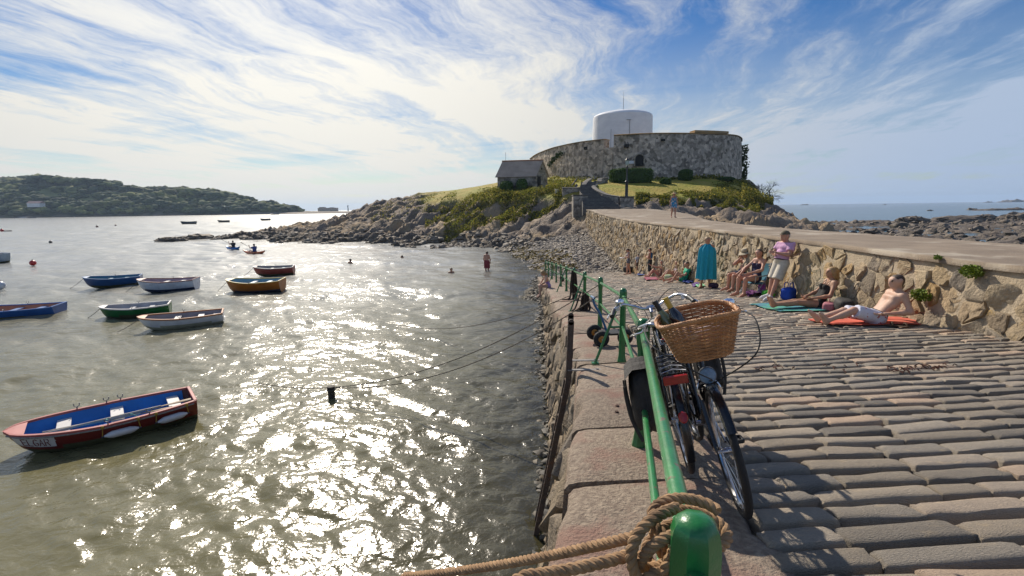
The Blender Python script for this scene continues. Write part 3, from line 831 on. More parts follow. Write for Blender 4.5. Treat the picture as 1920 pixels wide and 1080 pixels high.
# shallow bed beside the quay
bx_, by_ = np.meshgrid(np.arange(-40, 4.2, .5), np.arange(-10, 36, .5))
bz_ = -.10 - .16*np.clip((xo(by_)-.55)-bx_, 0, 8) + .05*fbm(bx_*1.2, by_*1.2, seed=22)
M_seabed = mat('sea_bed', (.15,.125,.085), (.07,.065,.05), 2.2, .9, .8, 9, coord='Position', c3=(.12,.115,.03), scale3=.9)
tag(grid_sheet('seabed', bx_, by_, bz_, M_seabed), 'shallow sandy sea bed under the water beside the quay', None, None, 'structure')

# pebbles
def ico(sub=1):
    bm = bmesh.new(); bmesh.ops.create_icosphere(bm, subdivisions=sub, radius=1.0)
    V = np.array([v.co[:] for v in bm.verts]); F = np.array([[v.index for v in f.verts] for f in bm.faces]); bm.free(); return V, F
ICO1, ICO2, ICO3 = ico(1), ico(2), ico(3)
def scatter_stones(name, P, size, m, seed, unit=ICO1, flat=.62, jag=.28, parent=None):
    rg = np.random.default_rng(seed); V0, F0 = unit; Vs, Fs, Rs = [], [], []; n = len(V0)
    for i, p in enumerate(P):
        s = size[i] if hasattr(size, '__len__') else size
        sc = np.array([rg.uniform(.75,1.35), rg.uniform(.65,1.1), flat*rg.uniform(.7,1.3)])*s
        d = 1 + jag*rg.normal(size=(n,1))*.6
        a = rg.uniform(0, 6.28); ca, sa = math.cos(a), math.sin(a); t = rg.normal()*.3
        V = V0*d*sc
        V = V @ np.array([[1,0,0],[0,math.cos(t),-math.sin(t)],[0,math.sin(t),math.cos(t)]]).T @ np.array([[ca,-sa,0],[sa,ca,0],[0,0,1]]).T + p
        Vs.append(V); Fs.append(F0+i*n); Rs.append(np.full(len(F0), rg.random()))
    return new_obj(name, np.vstack(Vs), np.vstack(Fs), m, None, parent, True, 45, [('rnd', 'FACE', np.concatenate(Rs))])
M_pebble = mat('beach_stone', (.26,.225,.185), (.15,.135,.12), 3, .75, .6, 12, rand=.25, palette=[(.16,.145,.13),(.30,.26,.21),(.23,.205,.18),(.36,.31,.25),(.12,.11,.10)])
M_wetpeb = mat('wet_stone', (.085,.075,.06), (.045,.042,.038), 4, .62, .5, 14, rand=.35, spec=.3, palette=[(.05,.047,.043),(.10,.088,.07),(.07,.064,.05),(.13,.105,.07)])
rg = np.random.default_rng(3); P = []; sz = []
while len(P) < 5200:
    x, y = rg.uniform(-4, 8.6), rg.uniform(29.6, 51)
    if x > float(xt(min(y,48)))-.35: continue
    if y < 33 and x > 1.6 and zs(x, y) > .12+.25*rg.random(): continue
    z = float(ground_z(x, max(y, 30.6)));
    if z < -.25 or z > 2.2: continue
    P.append((x, y, z+.01)); sz.append(rg.choice([.05,.07,.09,.13,.2], p=[.25,.3,.25,.15,.05]))
tag(scatter_stones('beach_pebbles', np.array(P), sz, M_pebble, 9), 'grey pebbles covering the beach between slipway and rocks', None, None, 'stuff')
P = []; sz = []
while len(P) < 2600:
    y = rg.uniform(4.5, 31); d = abs(rg.normal())*.55 + .02
    zc = float(zs(float(xo(y)), y)); x = float(xo(y))+.05-.17*(zc) - d*(.6+.02*y)
    P.append((x, y, -.10-.16*d+.05*rg.random()+.12*math.exp(-d*2.2))); sz.append(rg.choice([.03,.045,.06,.09,.13], p=[.3,.3,.22,.13,.05]))
tag(scatter_stones('waterline_pebbles', np.array(P), sz, M_wetpeb, 10), 'dark wet pebbles along the foot of the quay wall', None, None, 'stuff')
# broken rock along the tide line of the islet
P = []; sz = []
while len(P) < 2400:
    x = rg.uniform(-52, 6); y = rg.uniform(44, 82); z = float(ground_z(x, y))
    if not -.25 < z < 1.5 or rg.random() < z*.6: continue
    if x > -1 and y + .35*x < 47: continue
    P.append((x, y, z)); sz.append(rg.choice([.10,.16,.24,.36,.5], p=[.3,.3,.24,.12,.04]))
M_shore = mat('shore_rock', (.22,.185,.145), (.11,.095,.08), 1.6, .75, 1.0, 6, bdist=.1, rand=.3, palette=[(.10,.085,.07),(.16,.135,.105),(.24,.205,.165),(.13,.11,.08),(.20,.16,.11)])
tag(scatter_stones('shore_rubble', np.array(P), sz, M_shore, 12, ICO2, .6, .3), 'broken brown rock along the tide line of the islet', None, None, 'stuff')
# low skerries off the tip
for k, (x, y, s, lb) in enumerate([(322,451,1.7,'flat dark skerry farthest left off the rocky point'),(372,447,1.9,'low dark skerry between the rocky point and the leftmost skerry')]):
    p = at_z(x, y, 0); V, F = ico(4)
    d = 1+.3*fbm(V[:,0]*2+k*5, V[:,1]*2, V[:,2]*2, seed=50+k)+.35*fbm(V[:,0]*4, V[:,1]*4, V[:,2]*4, seed=60+k, ridged=True)
    o = new_obj('skerry', V*d[:,None]*np.array([s*1.25,s*.7,s*.30]), F, M_shore, None, None, True, 40); o.location = (p[0], p[1], .05)
    tag(o, lb, 'rock')

# ---- reef beyond the causeway
rxs, rys = np.arange(14, 190, .55), np.arange(14, 150, .55)
QX, QY = np.meshgrid(rxs, rys)
wob = 8*fbm(QX*.03, QY*.03, seed=64)
zone = sstep(112, 92, QY-.25*QX + wob*2)*sstep(26, 40, QX + .15*QY + wob)
QZ = -1.3 + zone*(0.85 + .95*fbm(QX*.13, QY*.26, seed=61, o=6, g=.58, ridged=True)) + zone*.45*fbm(QX*.6, QY*.8, seed=62, ridged=True)
QZ = np.where(QX < xrt(np.clip(QY, -9, 48))+1.2, -1.2, QZ)
M_reef = mat('reef_rock', (.19,.15,.112), (.085,.07,.056), .9, .7, 1.0, 4, bdist=.2, coord='Position', c3=(.20,.165,.125), scale3=.5, amt3=(.55,.7), detail=9)
tag(grid_sheet('reef', QX, QY, QZ, M_reef), 'dark rock reef with tide pools beyond the causeway', None, None, 'structure')
def reef_z(x, y):
    i, j = int((x-rxs[0])/.55), int((y-rys[0])/.55); return float(QZ[min(max(j,0),QZ.shape[0]-1), min(max(i,0),QZ.shape[1]-1)])
P = []; sz = []
while len(P) < 1900:
    x, y = rg.uniform(24, 110), rg.uniform(40, 105)
    z = reef_z(x, y)
    if z < -.35: continue
    P.append((x, y, z+.05)); sz.append(rg.choice([.2,.32,.5,.75,1.0], p=[.3,.3,.24,.12,.04]))
tag(scatter_stones('reef_boulders', np.array(P), sz, M_reef, 14, ICO2, .62, .3), 'boulders strewn over the reef beyond the causeway', None, None, 'stuff')
# thin offshore ledges and an islet on the horizon
def lowrock(px0, px1, D, hgt, seed, label, wid=.25):
    a, b = at_d(px0, 385, D), at_d(px1, 385, D); a[2] = b[2] = 0; c = (a+b)/2; L_ = np.linalg.norm(b-a)
    n = 48; m_ = 12; X, Y = np.meshgrid(np.linspace(-1,1,n), np.linspace(-1,1,m_))
    env = np.clip(1-np.abs(X)**2.2-Y**2, 0, 1)**.6
    Z = hgt*env*(.55+.55*fbm(X*4+seed, Y*1.5, seed=seed, o=5)) - hgt*.12
    an = math.atan2(b[1]-a[1], b[0]-a[0])
    o = grid_sheet('sea_rock', X*L_/2, Y*L_*wid/2, Z, M_reef); o.location = (c[0], c[1], 0); o.rotation_euler.z = an
    tag(o, label, 'rock', 'rocks far out at sea'); return o
lowrock(1868,1935,2200,24,71,'rocky islet on the sea horizon at the right edge',.3)
lowrock(1843,1862,2200,9,72,'small low rock beside the horizon islet',.3)
lowrock(1812,1835,260,2.0,73,'thin broken ledge of rock far out, leftmost of the long ledges',.4)
lowrock(1815,1990,240,2.2,74,'long thin dark ledge far out below the horizon islet',.12)
lowrock(1738,1752,250,1.1,75,'small isolated ledge far out left of the long ledges',.4)
lowrock(1500,1518,1900,7,76,'small dark rock on the sea horizon beside the islet slope',.3)
lowrock(1655,1664,1100,3.0,77,'tiny rock with surf near the middle of the sea horizon',.3)
def rockhead(px, py, s, seed, label):
    p = at_z(px, py, 0); V, F = ico(4); d = 1+.35*fbm(V[:,0]*1.8+seed, V[:,1]*1.8, V[:,2]*1.8, seed=seed)+.30*fbm(V[:,0]*5, V[:,1]*5, V[:,2]*5, seed=seed+1, ridged=True)
    o = new_obj('reef_rock', V*d[:,None]*np.array(s), F, M_reef, None, None, True, 40); o.location = (p[0], p[1], .1); tag(o, label, 'rock', 'larger rocks of the reef')
rockhead(1712,419.5,(3.0,1.8,1.3),81,'humped dark reef rock standing alone left of the main ridge')
rockhead(1800,417,(6,2.5,1.1),82,'broad dark reef ridge in the middle of the reef')
rockhead(1843,411.5,(2.6,1.5,1.0),83,'small dark rock beyond the broad reef ridge')
rockhead(1912,414,(4,2.5,1.6),84,'pointed dark reef rock at the right edge of the picture')

# ---- wooded headland across the bay
hx = np.linspace(-1150, -150, 150); hy = np.linspace(560, 1050, 70)
HX, HY = np.meshgrid(hx, hy)
sil = [(-40,338),(0,334),(40,334),(80,332),(130,335),(200,336),(240,346),(275,352),(310,352),(350,354),(400,358),(440,366),(480,376),(520,386),(560,393),(600,395.5),(650,397),(680,398)]
SD = 760.0
sp = np.array([at_d(x, y, SD) for x, y in sil])
def head_z(X, Y):
    xa = X*SD/Y                                    # crest line height follows bearing
    crest = np.interp(xa, sp[:, 0], np.maximum(sp[:, 2]-3.0, sp[:, 2]*.5))
    shore = 640 + 40*fbm(X*.004, X*0, seed=91) + np.interp(X, [-900,-560,-400,-250], [-30,0,40,80])
    t = np.clip((Y-shore)/np.maximum(SD+60-shore, 40), -.3, 1)
    return np.where(t < 0, -4+0*X+t*10, 1.5 + crest*np.sin(np.clip(t,0,1)*np.pi/2)**.85) + 2.5*fbm(X*.012, Y*.012, seed=92)*np.clip(t*4,0,1) - 1.0
HZ = head_z(HX, HY)
HSAND = sstep(6, 2, HZ)
HGR = sstep(-.1, .35, fbm(HX*.010, HY*.014, seed=94)+.35*sstep(-480,-380,HX))
M_head = mat('headland_grass', (.07,.09,.03), (.045,.06,.024), .02, .95, .6, .2, bdist=2, coord='Position',
             attr=[('open', ((.28,.28,.08), (.20,.21,.065), .02)), ('sand', ((.30,.245,.18),(.16,.13,.10), .03))])
tag(grid_sheet('headland', HX, HY, HZ, M_head, None, True, [('open','POINT',HGR.ravel()),('sand','POINT',HSAND.ravel())]), 'wooded headland across the bay', None, None, 'structure')
M_leaf_far = mat('far_foliage', (.065,.085,.028), (.034,.048,.02), .15, .95, .8, .6, bdist=1.0, rand=.4, coord='Position', c3=(.16,.17,.045), scale3=.03, amt3=(.47,.58))
BLOBS = [1+.30*fbm(ICO1[0][:,0]*1.9+3.3*q, ICO1[0][:,1]*1.9+q, ICO1[0][:,2]*1.9, seed=7, o=3)+.16*np.random.default_rng(q).normal(size=len(ICO1[0])) for q in range(16)]
def crown(rg, c, r, h, n=5):
    Vs, Fs, k = [], [], 0
    for q in range(n):
        V, F = ICO1; d = BLOBS[rg.integers(16)]
        rr = r*rg.uniform(.5,.85); off = np.array([rg.normal()*r*.42, rg.normal()*r*.42, rg.uniform(-.25,.4)*h])
        Vs.append(V*d[:,None]*np.array([rr,rr,rr*h/r*.6]) + c + off); Fs.append(F+k); k += len(V)
    return np.vstack(Vs), np.vstack(Fs)
Vs, Fs, Rs, k = [], [], [], 0
rg = np.random.default_rng(6); nt_ = 0
while nt_ < 2300:
    x, y = rg.uniform(-1000, -240), rg.uniform(600, 800)
    qi = int(round((x-hx[0])/(hx[1]-hx[0]))); qj = int(round((y-hy[0])/(hy[1]-hy[0])))
    z = float(HZ[qj, qi])
    if z < 3: continue
    xa = x*SD/y
    op = float(HGR[qj, qi])*.45-.1
    if op > .22 and rg.random() < .85: continue
    if xa > -300 and rg.random() < .9: continue
    r = rg.uniform(4.5, 9.0); h = r*rg.uniform(.75, 1.05)
    V, F = crown(rg, np.array([x, y, z+h*.35]), r, h, 7)
    Vs.append(V); Fs.append(F+k); k += len(V); Rs.append(np.full(len(F), rg.random())); nt_ += 1
tag(new_obj('headland_woods', np.vstack(Vs), np.vstack(Fs), M_leaf_far, None, None, True, None, [('rnd','FACE',np.concatenate(Rs))]), 'mass of trees and scrub covering the headland', None, None, 'stuff')
M_bark_far = mat('far_bark', (.06,.05,.04), (.04,.035,.03), 1, .9)
for (x, yb, wpx, lb) in [(62,335,26,'broad dark tree cluster top, leftmost on the headland skyline'),(84,334,24,'tallest rounded tree on the left skyline of the headland'),(104,336,22,'flat topped tree between two rounded trees on the skyline'),(121,337,18,'umbrella shaped tree at the right end of the tall skyline group'),
        (152,340,26,'rounded tree at the start of the second skyline clump'),(186,341,26,'dense tree in the middle of the second skyline clump'),(205,344,20,'drooping tree at the right end of the second skyline clump'),(222,346,12,'small bare stemmed tree standing alone on the skyline'),(238,351,20,'open crowned pine left of the skyline gap'),(254,353,18,'open crowned pine right of its twin on the skyline'),
        (321,357,17,'lone dark tree beside the grassy crest'),(352,360,26,'wide low tree in the middle of the right hand crest'),(378,362,22,'low tree right of the wide one on the right hand crest'),(412,366,26,'last low tree where the crest begins to fall')]:
    D = SD-25; p = at_d(x, yb+4, D); r = wpx/FPX*D/2
    e = empty('skyline_tree', (p[0], p[1], p[2]-8.5), label=lb, cat='tree', group='trees on the headland skyline')
    V, F = crown(rg, np.array([0,0,5+r*.55]), r, r*.8, 14); o = new_obj('crown', V, F, M_leaf_far, None, e)
    mb = MB(); mb.tube([(0,0,-3),(rg.normal()*.2,0,3),(rg.normal()*.5,0,5+r*.4)], [.6,.42,.2], 6); mb.tube([(0,0,2.5),(r*.4,0,5+r*.5)], [.3,.12], 5); mb.tube([(0,0,2.8),(-r*.45,.3,5+r*.5)], [.3,.12], 5); mb.build('trunk', M_bark_far, e)
# ================================================================== fort, tower, cottage, steps, planting
M_fort = mat('fort_rubble', (.56,.47,.385), (.36,.30,.24), 1.7, .9, 1.0, 3.2, bdist=.22, coord='Position', detail=9, cells=2.3, c3=(.17,.15,.10), scale3=.3, amt3=(.57,.74), spec=.2)
M_fortcap = mat('fort_lichen_cap', (.46,.27,.10), (.32,.22,.12), 1.2, .9, .6, 6, coord='Position')
M_white = mat('tower_whitewash', (.82,.84,.86), (.72,.74,.77), .5, .75, .5, 2.2, bdist=.06, coord='Position', stretch=(1,1,2.2), c3=(.55,.56,.57), scale3=.35, amt3=(.6,.8))
M_dark = mat('dark_opening', (.015,.014,.013), (.01,.01,.01), 2, .8)
M_cottage = mat('cottage_stone', (.36,.31,.25), (.23,.20,.16), 2.2, .9, 1.0, 5, bdist=.1, coord='Position', cells=2.6, c3=(.34,.30,.24), scale3=3, amt3=(.55,.66))
M_slate = mat('cottage_slate', (.46,.37,.29), (.36,.285,.225), .8, .8, .6, 9, bdist=.03, coord='Position', rand=.12)
M_ridge = mat('ridge_tile', (.36,.17,.085), (.25,.13,.075), 4, .85, .5)
M_step = mat('step_stone', (.15,.14,.125), (.09,.085,.078), 3, .85, .7, 14, rand=.1)

fort = empty('fort_wall', (0,0,0), label='massive round grey rubble fort wall crowning the islet', cat='fort')
plan_px = [(1388,86),(1386,81.5),(1368,78),(1300,76),(1220,75.5),(1150,76.8)]
planA = [at_d(x, 300, D)[:2] for x, D in plan_px]
gapL = at_d(1132, 300, 77.9)[:2]
planB = [gapL] + [at_d(x, 300, D)[:2] for x, D in [(1085,81.5),(1040,88.5),(1008,96.5),(994,104)]]
back = [np.array(p) for p in [(5.5,114),(12,120),(22,120),(31,113),(36.5,101)]]
Z_T, Z_B = 15.0, 7.0
def wall_seg(pts, zt, name, parent, thick=1.5, n=9, zb=Z_B, batter=.06, m=M_fort, noise=.10):
    P = np.array(smooth_path([(p[0], p[1], 0) for p in pts], n))[:, :2]
    T = np.gradient(P, axis=0); T /= np.linalg.norm(T, axis=1, keepdims=True); Nn = np.stack([T[:,1], -T[:,0]], 1)
    c = fort_c; sgn = np.sign(((P-c)*Nn).sum(1)).mean(); Nn *= sgn
    zts = zt(P) if callable(zt) else np.full(len(P), zt)
    mb = MB(); hs_ = np.linspace(0, 1, 12); G = []
    for i, p in enumerate(P):
        row = []
        for h in hs_:
            z = zb+(zts[i]-zb)*h; o_ = batter*(zts[i]-z) + noise*float(vnoise(np.array([i*.7]), np.array([z*1.1]), seed=4)[0])*(h < .99)
            row.append((p[0]+Nn[i,0]*o_, p[1]+Nn[i,1]*o_, z))
        row.append((p[0]-Nn[i,0]*thick, p[1]-Nn[i,1]*thick, zts[i])); row.append((p[0]-Nn[i,0]*thick, p[1]-Nn[i,1]*thick, zb)); G.append(row)
    mb.sheet(G); K = len(G[0])
    mb.add(G[0], [tuple(range(K))]); mb.add(G[-1], [tuple(range(K-1,-1,-1))])
    return mb.build(name, m, parent, True, 50), P, Nn
oA, PA, NA = wall_seg(planA, Z_T, 'wall', fort)
oB, PB, NB = wall_seg(planB, lambda P: np.interp(np.arange(len(P)), [0, len(P)*.5, len(P)-1], [14.6, 14.75, 14.3]), 'wall', fort)
wall_seg([planB[-1]]+back+[planA[0]], 14.2, 'wall', fort)
wall_seg([gapL, (np.array(gapL)+np.array(planA[-1]))/2, planA[-1]], 13.3, 'wall', fort, thick=1.2, zb=7.2)
def cap_strip(P, Nn, z, name, w=1.7, h=.22):
    mb = MB(); G = []
    for i, p in enumerate(P):
        zz_ = z[i] if hasattr(z, '__len__') else z
        G.append([(p[0]+Nn[i,0]*.16, p[1]+Nn[i,1]*.16, zz_+.01), (p[0]+Nn[i,0]*.16, p[1]+Nn[i,1]*.16, zz_+h*.6), (p[0]-Nn[i,0]*.3, p[1]-Nn[i,1]*.3, zz_+h), (p[0]-Nn[i,0]*w, p[1]-Nn[i,1]*w, zz_+h*.8), (p[0]-Nn[i,0]*w, p[1]-Nn[i,1]*w, zz_+.01)])
    mb.sheet(G); K = 5; mb.add(G[0], [tuple(range(K))]); mb.add(G[-1], [tuple(range(K-1,-1,-1))]); mb.build(name, M_fortcap, fort, True, 40)
cap_strip(PA, NA, Z_T, 'coping')
cap_strip(PB, NB, np.interp(np.arange(len(PB)), [0, len(PB)*.5, len(PB)-1], [14.6, 14.75, 14.3]), 'coping', h=.14)
iA = [i for i in range(len(PA)) if 1296 < to_px(np.array([[PA[i,0],PA[i,1],Z_T]]))[0,0] < 1367]
mb = MB(); G = []
for i in iA:
    p, nn_ = PA[i], NA[i]; G.append([(p[0]+nn_[0]*.1, p[1]+nn_[1]*.1, Z_T+.2), (p[0]+nn_[0]*.05, p[1]+nn_[1]*.05, Z_T+.55), (p[0]-nn_[0]*1.4, p[1]-nn_[1]*1.4, Z_T+.55), (p[0]-nn_[0]*1.4, p[1]-nn_[1]*1.4, Z_T+.2)])
mb.sheet(G); mb.add(G[0], [(0,1,2,3)]); mb.add(G[-1], [(3,2,1,0)]); mb.build('raised_parapet', M_fortcap, fort)
# arched doorway with a dressed surround, set in the wall face
def on_wall(px, py):
    best = min(range(len(PA)), key=lambda i: abs(to_px(np.array([[PA[i,0],PA[i,1],9.]]))[0,0]-px))
    p, nn_ = PA[best], NA[best]; q = at_d(px, py, p[1]); return np.array([q[0], p[1], q[2]]), nn_
dw, dn = on_wall(1198, 312); dn3 = Vector((dn[0], dn[1], 0)); ang = math.atan2(dn[1], dn[0])+math.pi/2
Md = Matrix.Translation((dw[0]+dn[0]*.62, dw[1]+dn[1]*.62, dw[2])) @ Matrix.Rotation(ang, 4, 'Z')
arc = [(-.62, 0), (-.62, 1.05)] + [(-.62*math.cos(t), 1.05+.62*math.sin(t)) for t in np.linspace(.2, math.pi-.2, 9)] + [(.62, 1.05), (.62, 0)]
mb = MB(); mb.add([Md @ Vector((x, 0, z)) for x, z in arc] + [Md @ Vector((x, .5, z)) for x, z in arc], [tuple(range(len(arc))), tuple(range(2*len(arc)-1, len(arc)-1, -1))] + [(i, i+len(arc), i+1+len(arc), i+1) for i in range(len(arc)-1)])
dr = mb.build('door', M_dark, fort, False)
mb = MB(); mb.tube([Md @ Vector((x*1.14, -.02, z*1.06)) for x, z in arc], .11, 6); mb.build('door_surround', M_cottage, dr)
sg, sn = on_wall(1184, 305); mb = MB(); mb.box((sg[0]+sn[0]*.75, sg[1]+sn[1]*.75, sg[2]), (.95,.06,.45), Matrix.Rotation(ang, 4, 'Z')); mb.build('notice_board', mat('notice_white', (.75,.76,.78), (.62,.64,.68), 3, .5), fort, False)
for px_, py_, wv_, hv_ in ((1242,263,.55,.3),(1175,274,.7,.5),(1098,278,.5,.4)):
    q, nn_ = on_wall(px_, py_); MB().box((q[0]+nn_[0]*.05, q[1]+nn_[1]*.05, q[2]), (wv_,.9,hv_), Matrix.Rotation(math.atan2(nn_[1], nn_[0])+math.pi/2, 4, 'Z')).build('putlog_hole', M_dark, fort, False)
p0 = PB[-3]; MB().box((p0[0]+NB[-3][0]*.1, p0[1]+NB[-3][1]*.1, 12.9), (.9,1.2,1.1), Matrix.Rotation(math.atan2(NB[-3][1], NB[-3][0])+math.pi/2, 4, 'Z')).build('embrasure', M_dark, fort, False)

# leaf clumps
def leaf_cloud(pts, size, rg, up=.3):
    n = len(pts); a = rg.normal(size=(n,3)); a[:,2] += up; a /= np.linalg.norm(a, axis=1, keepdims=True)
    b = np.cross(a, rg.normal(size=(n,3))); b /= np.linalg.norm(b, axis=1, keepdims=True); c = np.cross(a, b)
    s = size*rg.uniform(.6,1.3,size=(n,1))
    V = np.stack([pts-b*s-c*s*.35, pts+b*s*.1-c*s*.75, pts+b*s+c*s*.2, pts-b*s*.05+c*s*.7], 1).reshape(-1,3)
    F = np.arange(n*4).reshape(-1,4); return V, F
M_hedge = mat('clipped_hedge', (.07,.13,.026), (.045,.09,.02), 2.5, .8, .7, 10, rand=.35, c3=(.11,.165,.03), scale3=1.2, trans=.15)
M_ivy = mat('ivy_leaf', (.06,.10,.02), (.04,.07,.015), 2, .8, rand=.4, trans=.15)
def box_points(rg, n, s):
    """points over a rounded box surface"""
    p = rg.uniform(-1, 1, size=(n,3)); k = rg.integers(0, 3, n); p[np.arange(n), k] = np.sign(p[np.arange(n), k]); 
    q = p/np.maximum((np.abs(p)**5).sum(1, keepdims=True)**.2, .3); return q*np.array(s)
def hedge(px0, px1, py0, py1, D, depth, label, name='hedge', rnd_=False, n=2600):
    a, b = at_d(px0, py1, D), at_d(px1, py0, D); c = (a+b)/2; w, h = (b[0]-a[0])/2, (b[2]-a[2])/2
    gz = float(ground_z(c[0], c[1]+depth*.3)); 
    e = empty(name, (c[0], c[1], gz), label=label, cat='bush' if rnd_ else 'hedge')
    top = c[2]+h-gz; hh = (top+.25)/2; rg = np.random.default_rng(int(px0))
    V, F = ICO3
    Q = V/np.maximum((np.abs(V)**(3 if rnd_ else 6)).sum(1, keepdims=True)**(1/(3 if rnd_ else 6)), .3)
    Q = Q*np.array([w*.96, depth/2*.96, hh*.97])*(1+.05*fbm(V[:,0]*4, V[:,1]*4, V[:,2]*4, seed=3))[:,None] + np.array([0,0,hh-.25])
    new_obj('branches', Q, F, M_hedge, None, e)
    if rnd_:
        d = rg.normal(size=(n,3)); d /= np.linalg.norm(d, axis=1, keepdims=True); d = d/((np.abs(d)**3).sum(1, keepdims=True)**(1/3)); P_ = d*np.array([w, depth/2, hh])
    else: P_ = box_points(rg, n, (w, depth/2, hh))
    P_ = P_*(1+.05*rg.normal(size=(n,1))) + np.array([0,0,hh-.25]); P_ = P_[P_[:,2] > -.1]
    LV, LF = leaf_cloud(P_, .085, rg); new_obj('foliage', LV, LF, M_hedge, None, e, False, None, [('rnd','FACE', rg.random(len(LF)))])
hedge(1145,1221,316,346,67,2.2,'long clipped box hedge below the fort door', n=5200)
hedge(1273,1297,318,348,70,1.9,'tall rounded clipped bush right of the long hedge','clipped_bush',True)
hedge(1238,1257,334,356,66,1.4,'small rounded clipped bush between hedge and tall bush','clipped_bush',True,1800)
hedge(1346,1374,332,352,72,2.0,'low loose bush at the right end of the lawn','clipped_bush',True,1800)
hedge(938,961,340,353,69.5,1.5,'low clipped bush at the left of the cottage','clipped_bush',True,1500)
hedge(969,988,336,353,69,1.5,'round clipped bush before the cottage wall','clipped_bush',True,1500)
# ivy streak and ivy covered corner of the wall (parts of the fort)
rg = np.random.default_rng(44)
def ivy(pxs, n, spread, parent, name='ivy', seg='B', size=.16):
    pts = []
    PP, NN_ = (PB, NB) if seg == 'B' else (PA, NA)
    for _ in range(n):
        t = rg.random()*(len(pxs)-1); i = int(t); f = t-i; x = pxs[i][0]*(1-f)+pxs[i+1][0]*f + rg.normal()*spread; y = pxs[i][1]*(1-f)+pxs[i+1][1]*f + rg.normal()*spread*1.3
        j = min(range(len(PP)), key=lambda q: abs(to_px(np.array([[PP[q,0],PP[q,1],10.]]))[0,0]-x)); q = at_d(x, y, PP[j,1]); q[0] += NN_[j,0]*.5; q[1] += NN_[j,1]*.55+.0; pts.append(q + rg.normal(size=3)*.05)
    V, F = leaf_cloud(np.array(pts), size, rg); new_obj(name, V, F, M_ivy, None, parent, False, None, [('rnd','FACE',rg.random(len(F)))])
ivy([(1034,312),(1040,303),(1047,294),(1058,287)], 420, 1.7, fort)
pts = np.stack([PA[0,0]-.05+rg.normal(size=900)*.14, PA[0,1]+rg.uniform(-3.0,.8,900), rg.uniform(8, 14.2, 900)], 1); pts[:,0] -= (pts[:,2]-8)*.05
V, F = leaf_cloud(pts, .2, rg); new_obj('ivy', V, F, M_ivy, None, fort, False, None, [('rnd','FACE',rg.random(len(F)))])

# ---- white tower
tc_ = at_d(1167, 230, 92); tower = empty('martello_tower', (tc_[0], tc_[1], 8.0), label='round white tower with a shallow domed top inside the fort', cat='tower')
rt = 53.5/FPX*92
mb = MB(); prof = [(rt*1.05,0),(rt*1.02,5),(rt*.99,9),(rt*.975,12.15)]; mb.lathe(prof, 72); mb.build('wall', M_white, tower, True, 30)
mb = MB(); mb.lathe([(rt*.974,12.1),(rt*.970,12.35),(rt*.94,12.55),(rt*.85,12.8),(rt*.6,13.1),(rt*.25,13.3),(0,13.35)], 72); mb.build('parapet', M_white, tower, True, 30)
mb = MB(); mb.tube([(0,-.5,13.0),(0,-.5,15.6)], .05, 6); mb.tube([(0,-.5,15.5),(0,-.5,16.7)], .025, 5); mb.build('flagpole', mat('pole_grey', (.3,.31,.33), (.25,.26,.28), 4, .5), tower)
mb = MB(); mb.tube([(.05,-rt*.985-.04,11.0),(.05,-rt*1.01-.04,6.0)], .05, 6); mb.box((-.1,-rt*.985-.05,11.0), (.8,.12,.08)); mb.build('downpipe', mat('pipe_grey', (.35,.36,.38), (.28,.29,.3), 4, .6), tower)
mb = MB(); mb.tube([(-3.0,-rt*.87,9.6),(-3.02,-rt*.88,6.0)], .04, 6); mb.build('cable', MATS['pipe_grey'], tower)

# ---- cottage
cb = at_d(1004, 352, 70.0); zc = float(ground_z(cb[0]-2, cb[1]+2))-.15
cot = empty('stone_cottage', (cb[0], cb[1], zc), label='small stone cottage with a steep slate roof left of the fort', cat='cottage')
g0 = np.array([0.,0.,0.])                       # near gable corner; long wall runs left, gable runs right and back
lv = np.array([-5.4, .9, 0]); gv = np.array([1.9, 2.5, 0]); H1, H2 = 1.75, 3.9
def cpt(u, v, z): return tuple(g0+lv*u+gv*v+np.array([0,0,z]))
mb = MB()
mb.add([cpt(0,0,-1),cpt(1,0,-1),cpt(1,0,H1),cpt(0,0,H1),cpt(0,1,-1),cpt(1,1,-1),cpt(1,1,H1),cpt(0,1,H1),cpt(0,.5,H2-.1),cpt(1,.5,H2-.1)],
       [(0,3,2,1),(4,5,6,7),(0,4,7,8,3),(1,2,9,6,5)]); mb.build('wall', M_cottage, cot, False)
roof = None
for sgn in (0, 1):
    mb = MB(); a = -.06 if sgn == 0 else 1.06
    q = [np.array(cpt(-.04,a,H1-.18)), np.array(cpt(1.04,a,H1-.18)), np.array(cpt(1.04,.5,H2)), np.array(cpt(-.04,.5,H2))]
    rows = 12
    for r_ in range(rows):                      # courses of slate, each lapping the one below
        f0, f1 = r_/rows, (r_+1.15)/rows
        A, B = q[0]+(q[3]-q[0])*f0, q[1]+(q[2]-q[1])*f0; C2, D2 = q[1]+(q[2]-q[1])*min(f1,1), q[0]+(q[3]-q[0])*min(f1,1)
        nrm = np.cross(q[1]-q[0], q[3]-q[0]); nrm /= np.linalg.norm(nrm); nrm *= np.sign(nrm[2])
        mb.add([A+nrm*.07, B+nrm*.07, C2+nrm*.03, D2+nrm*.03, A, B], [(0,1,2,3),(4,5,1,0)])
    mb.add([q[0],q[1],q[2],q[3]], [(0,1,2,3)])
    o = mb.build('roof', M_slate, cot, False); roof = roof or o
mb = MB(); mb.tube([cpt(-.05,.5,H2+.05), cpt(1.05,.5,H2+.05)], .11, 8); mb.build('ridge', M_ridge, roof)
dvec = Vector(gv).normalized(); Mr = Matrix.Rotation(math.atan2(dvec.y, dvec.x), 4, 'Z')
pd = np.array(cpt(0,.28,.75)); nv_ = np.array([gv[1], -gv[0], 0]); nv_ /= np.linalg.norm(nv_)
d_ = MB().box(pd+nv_*.02, (.78,.10,1.75), Mr).build('door', M_dark, cot, False)
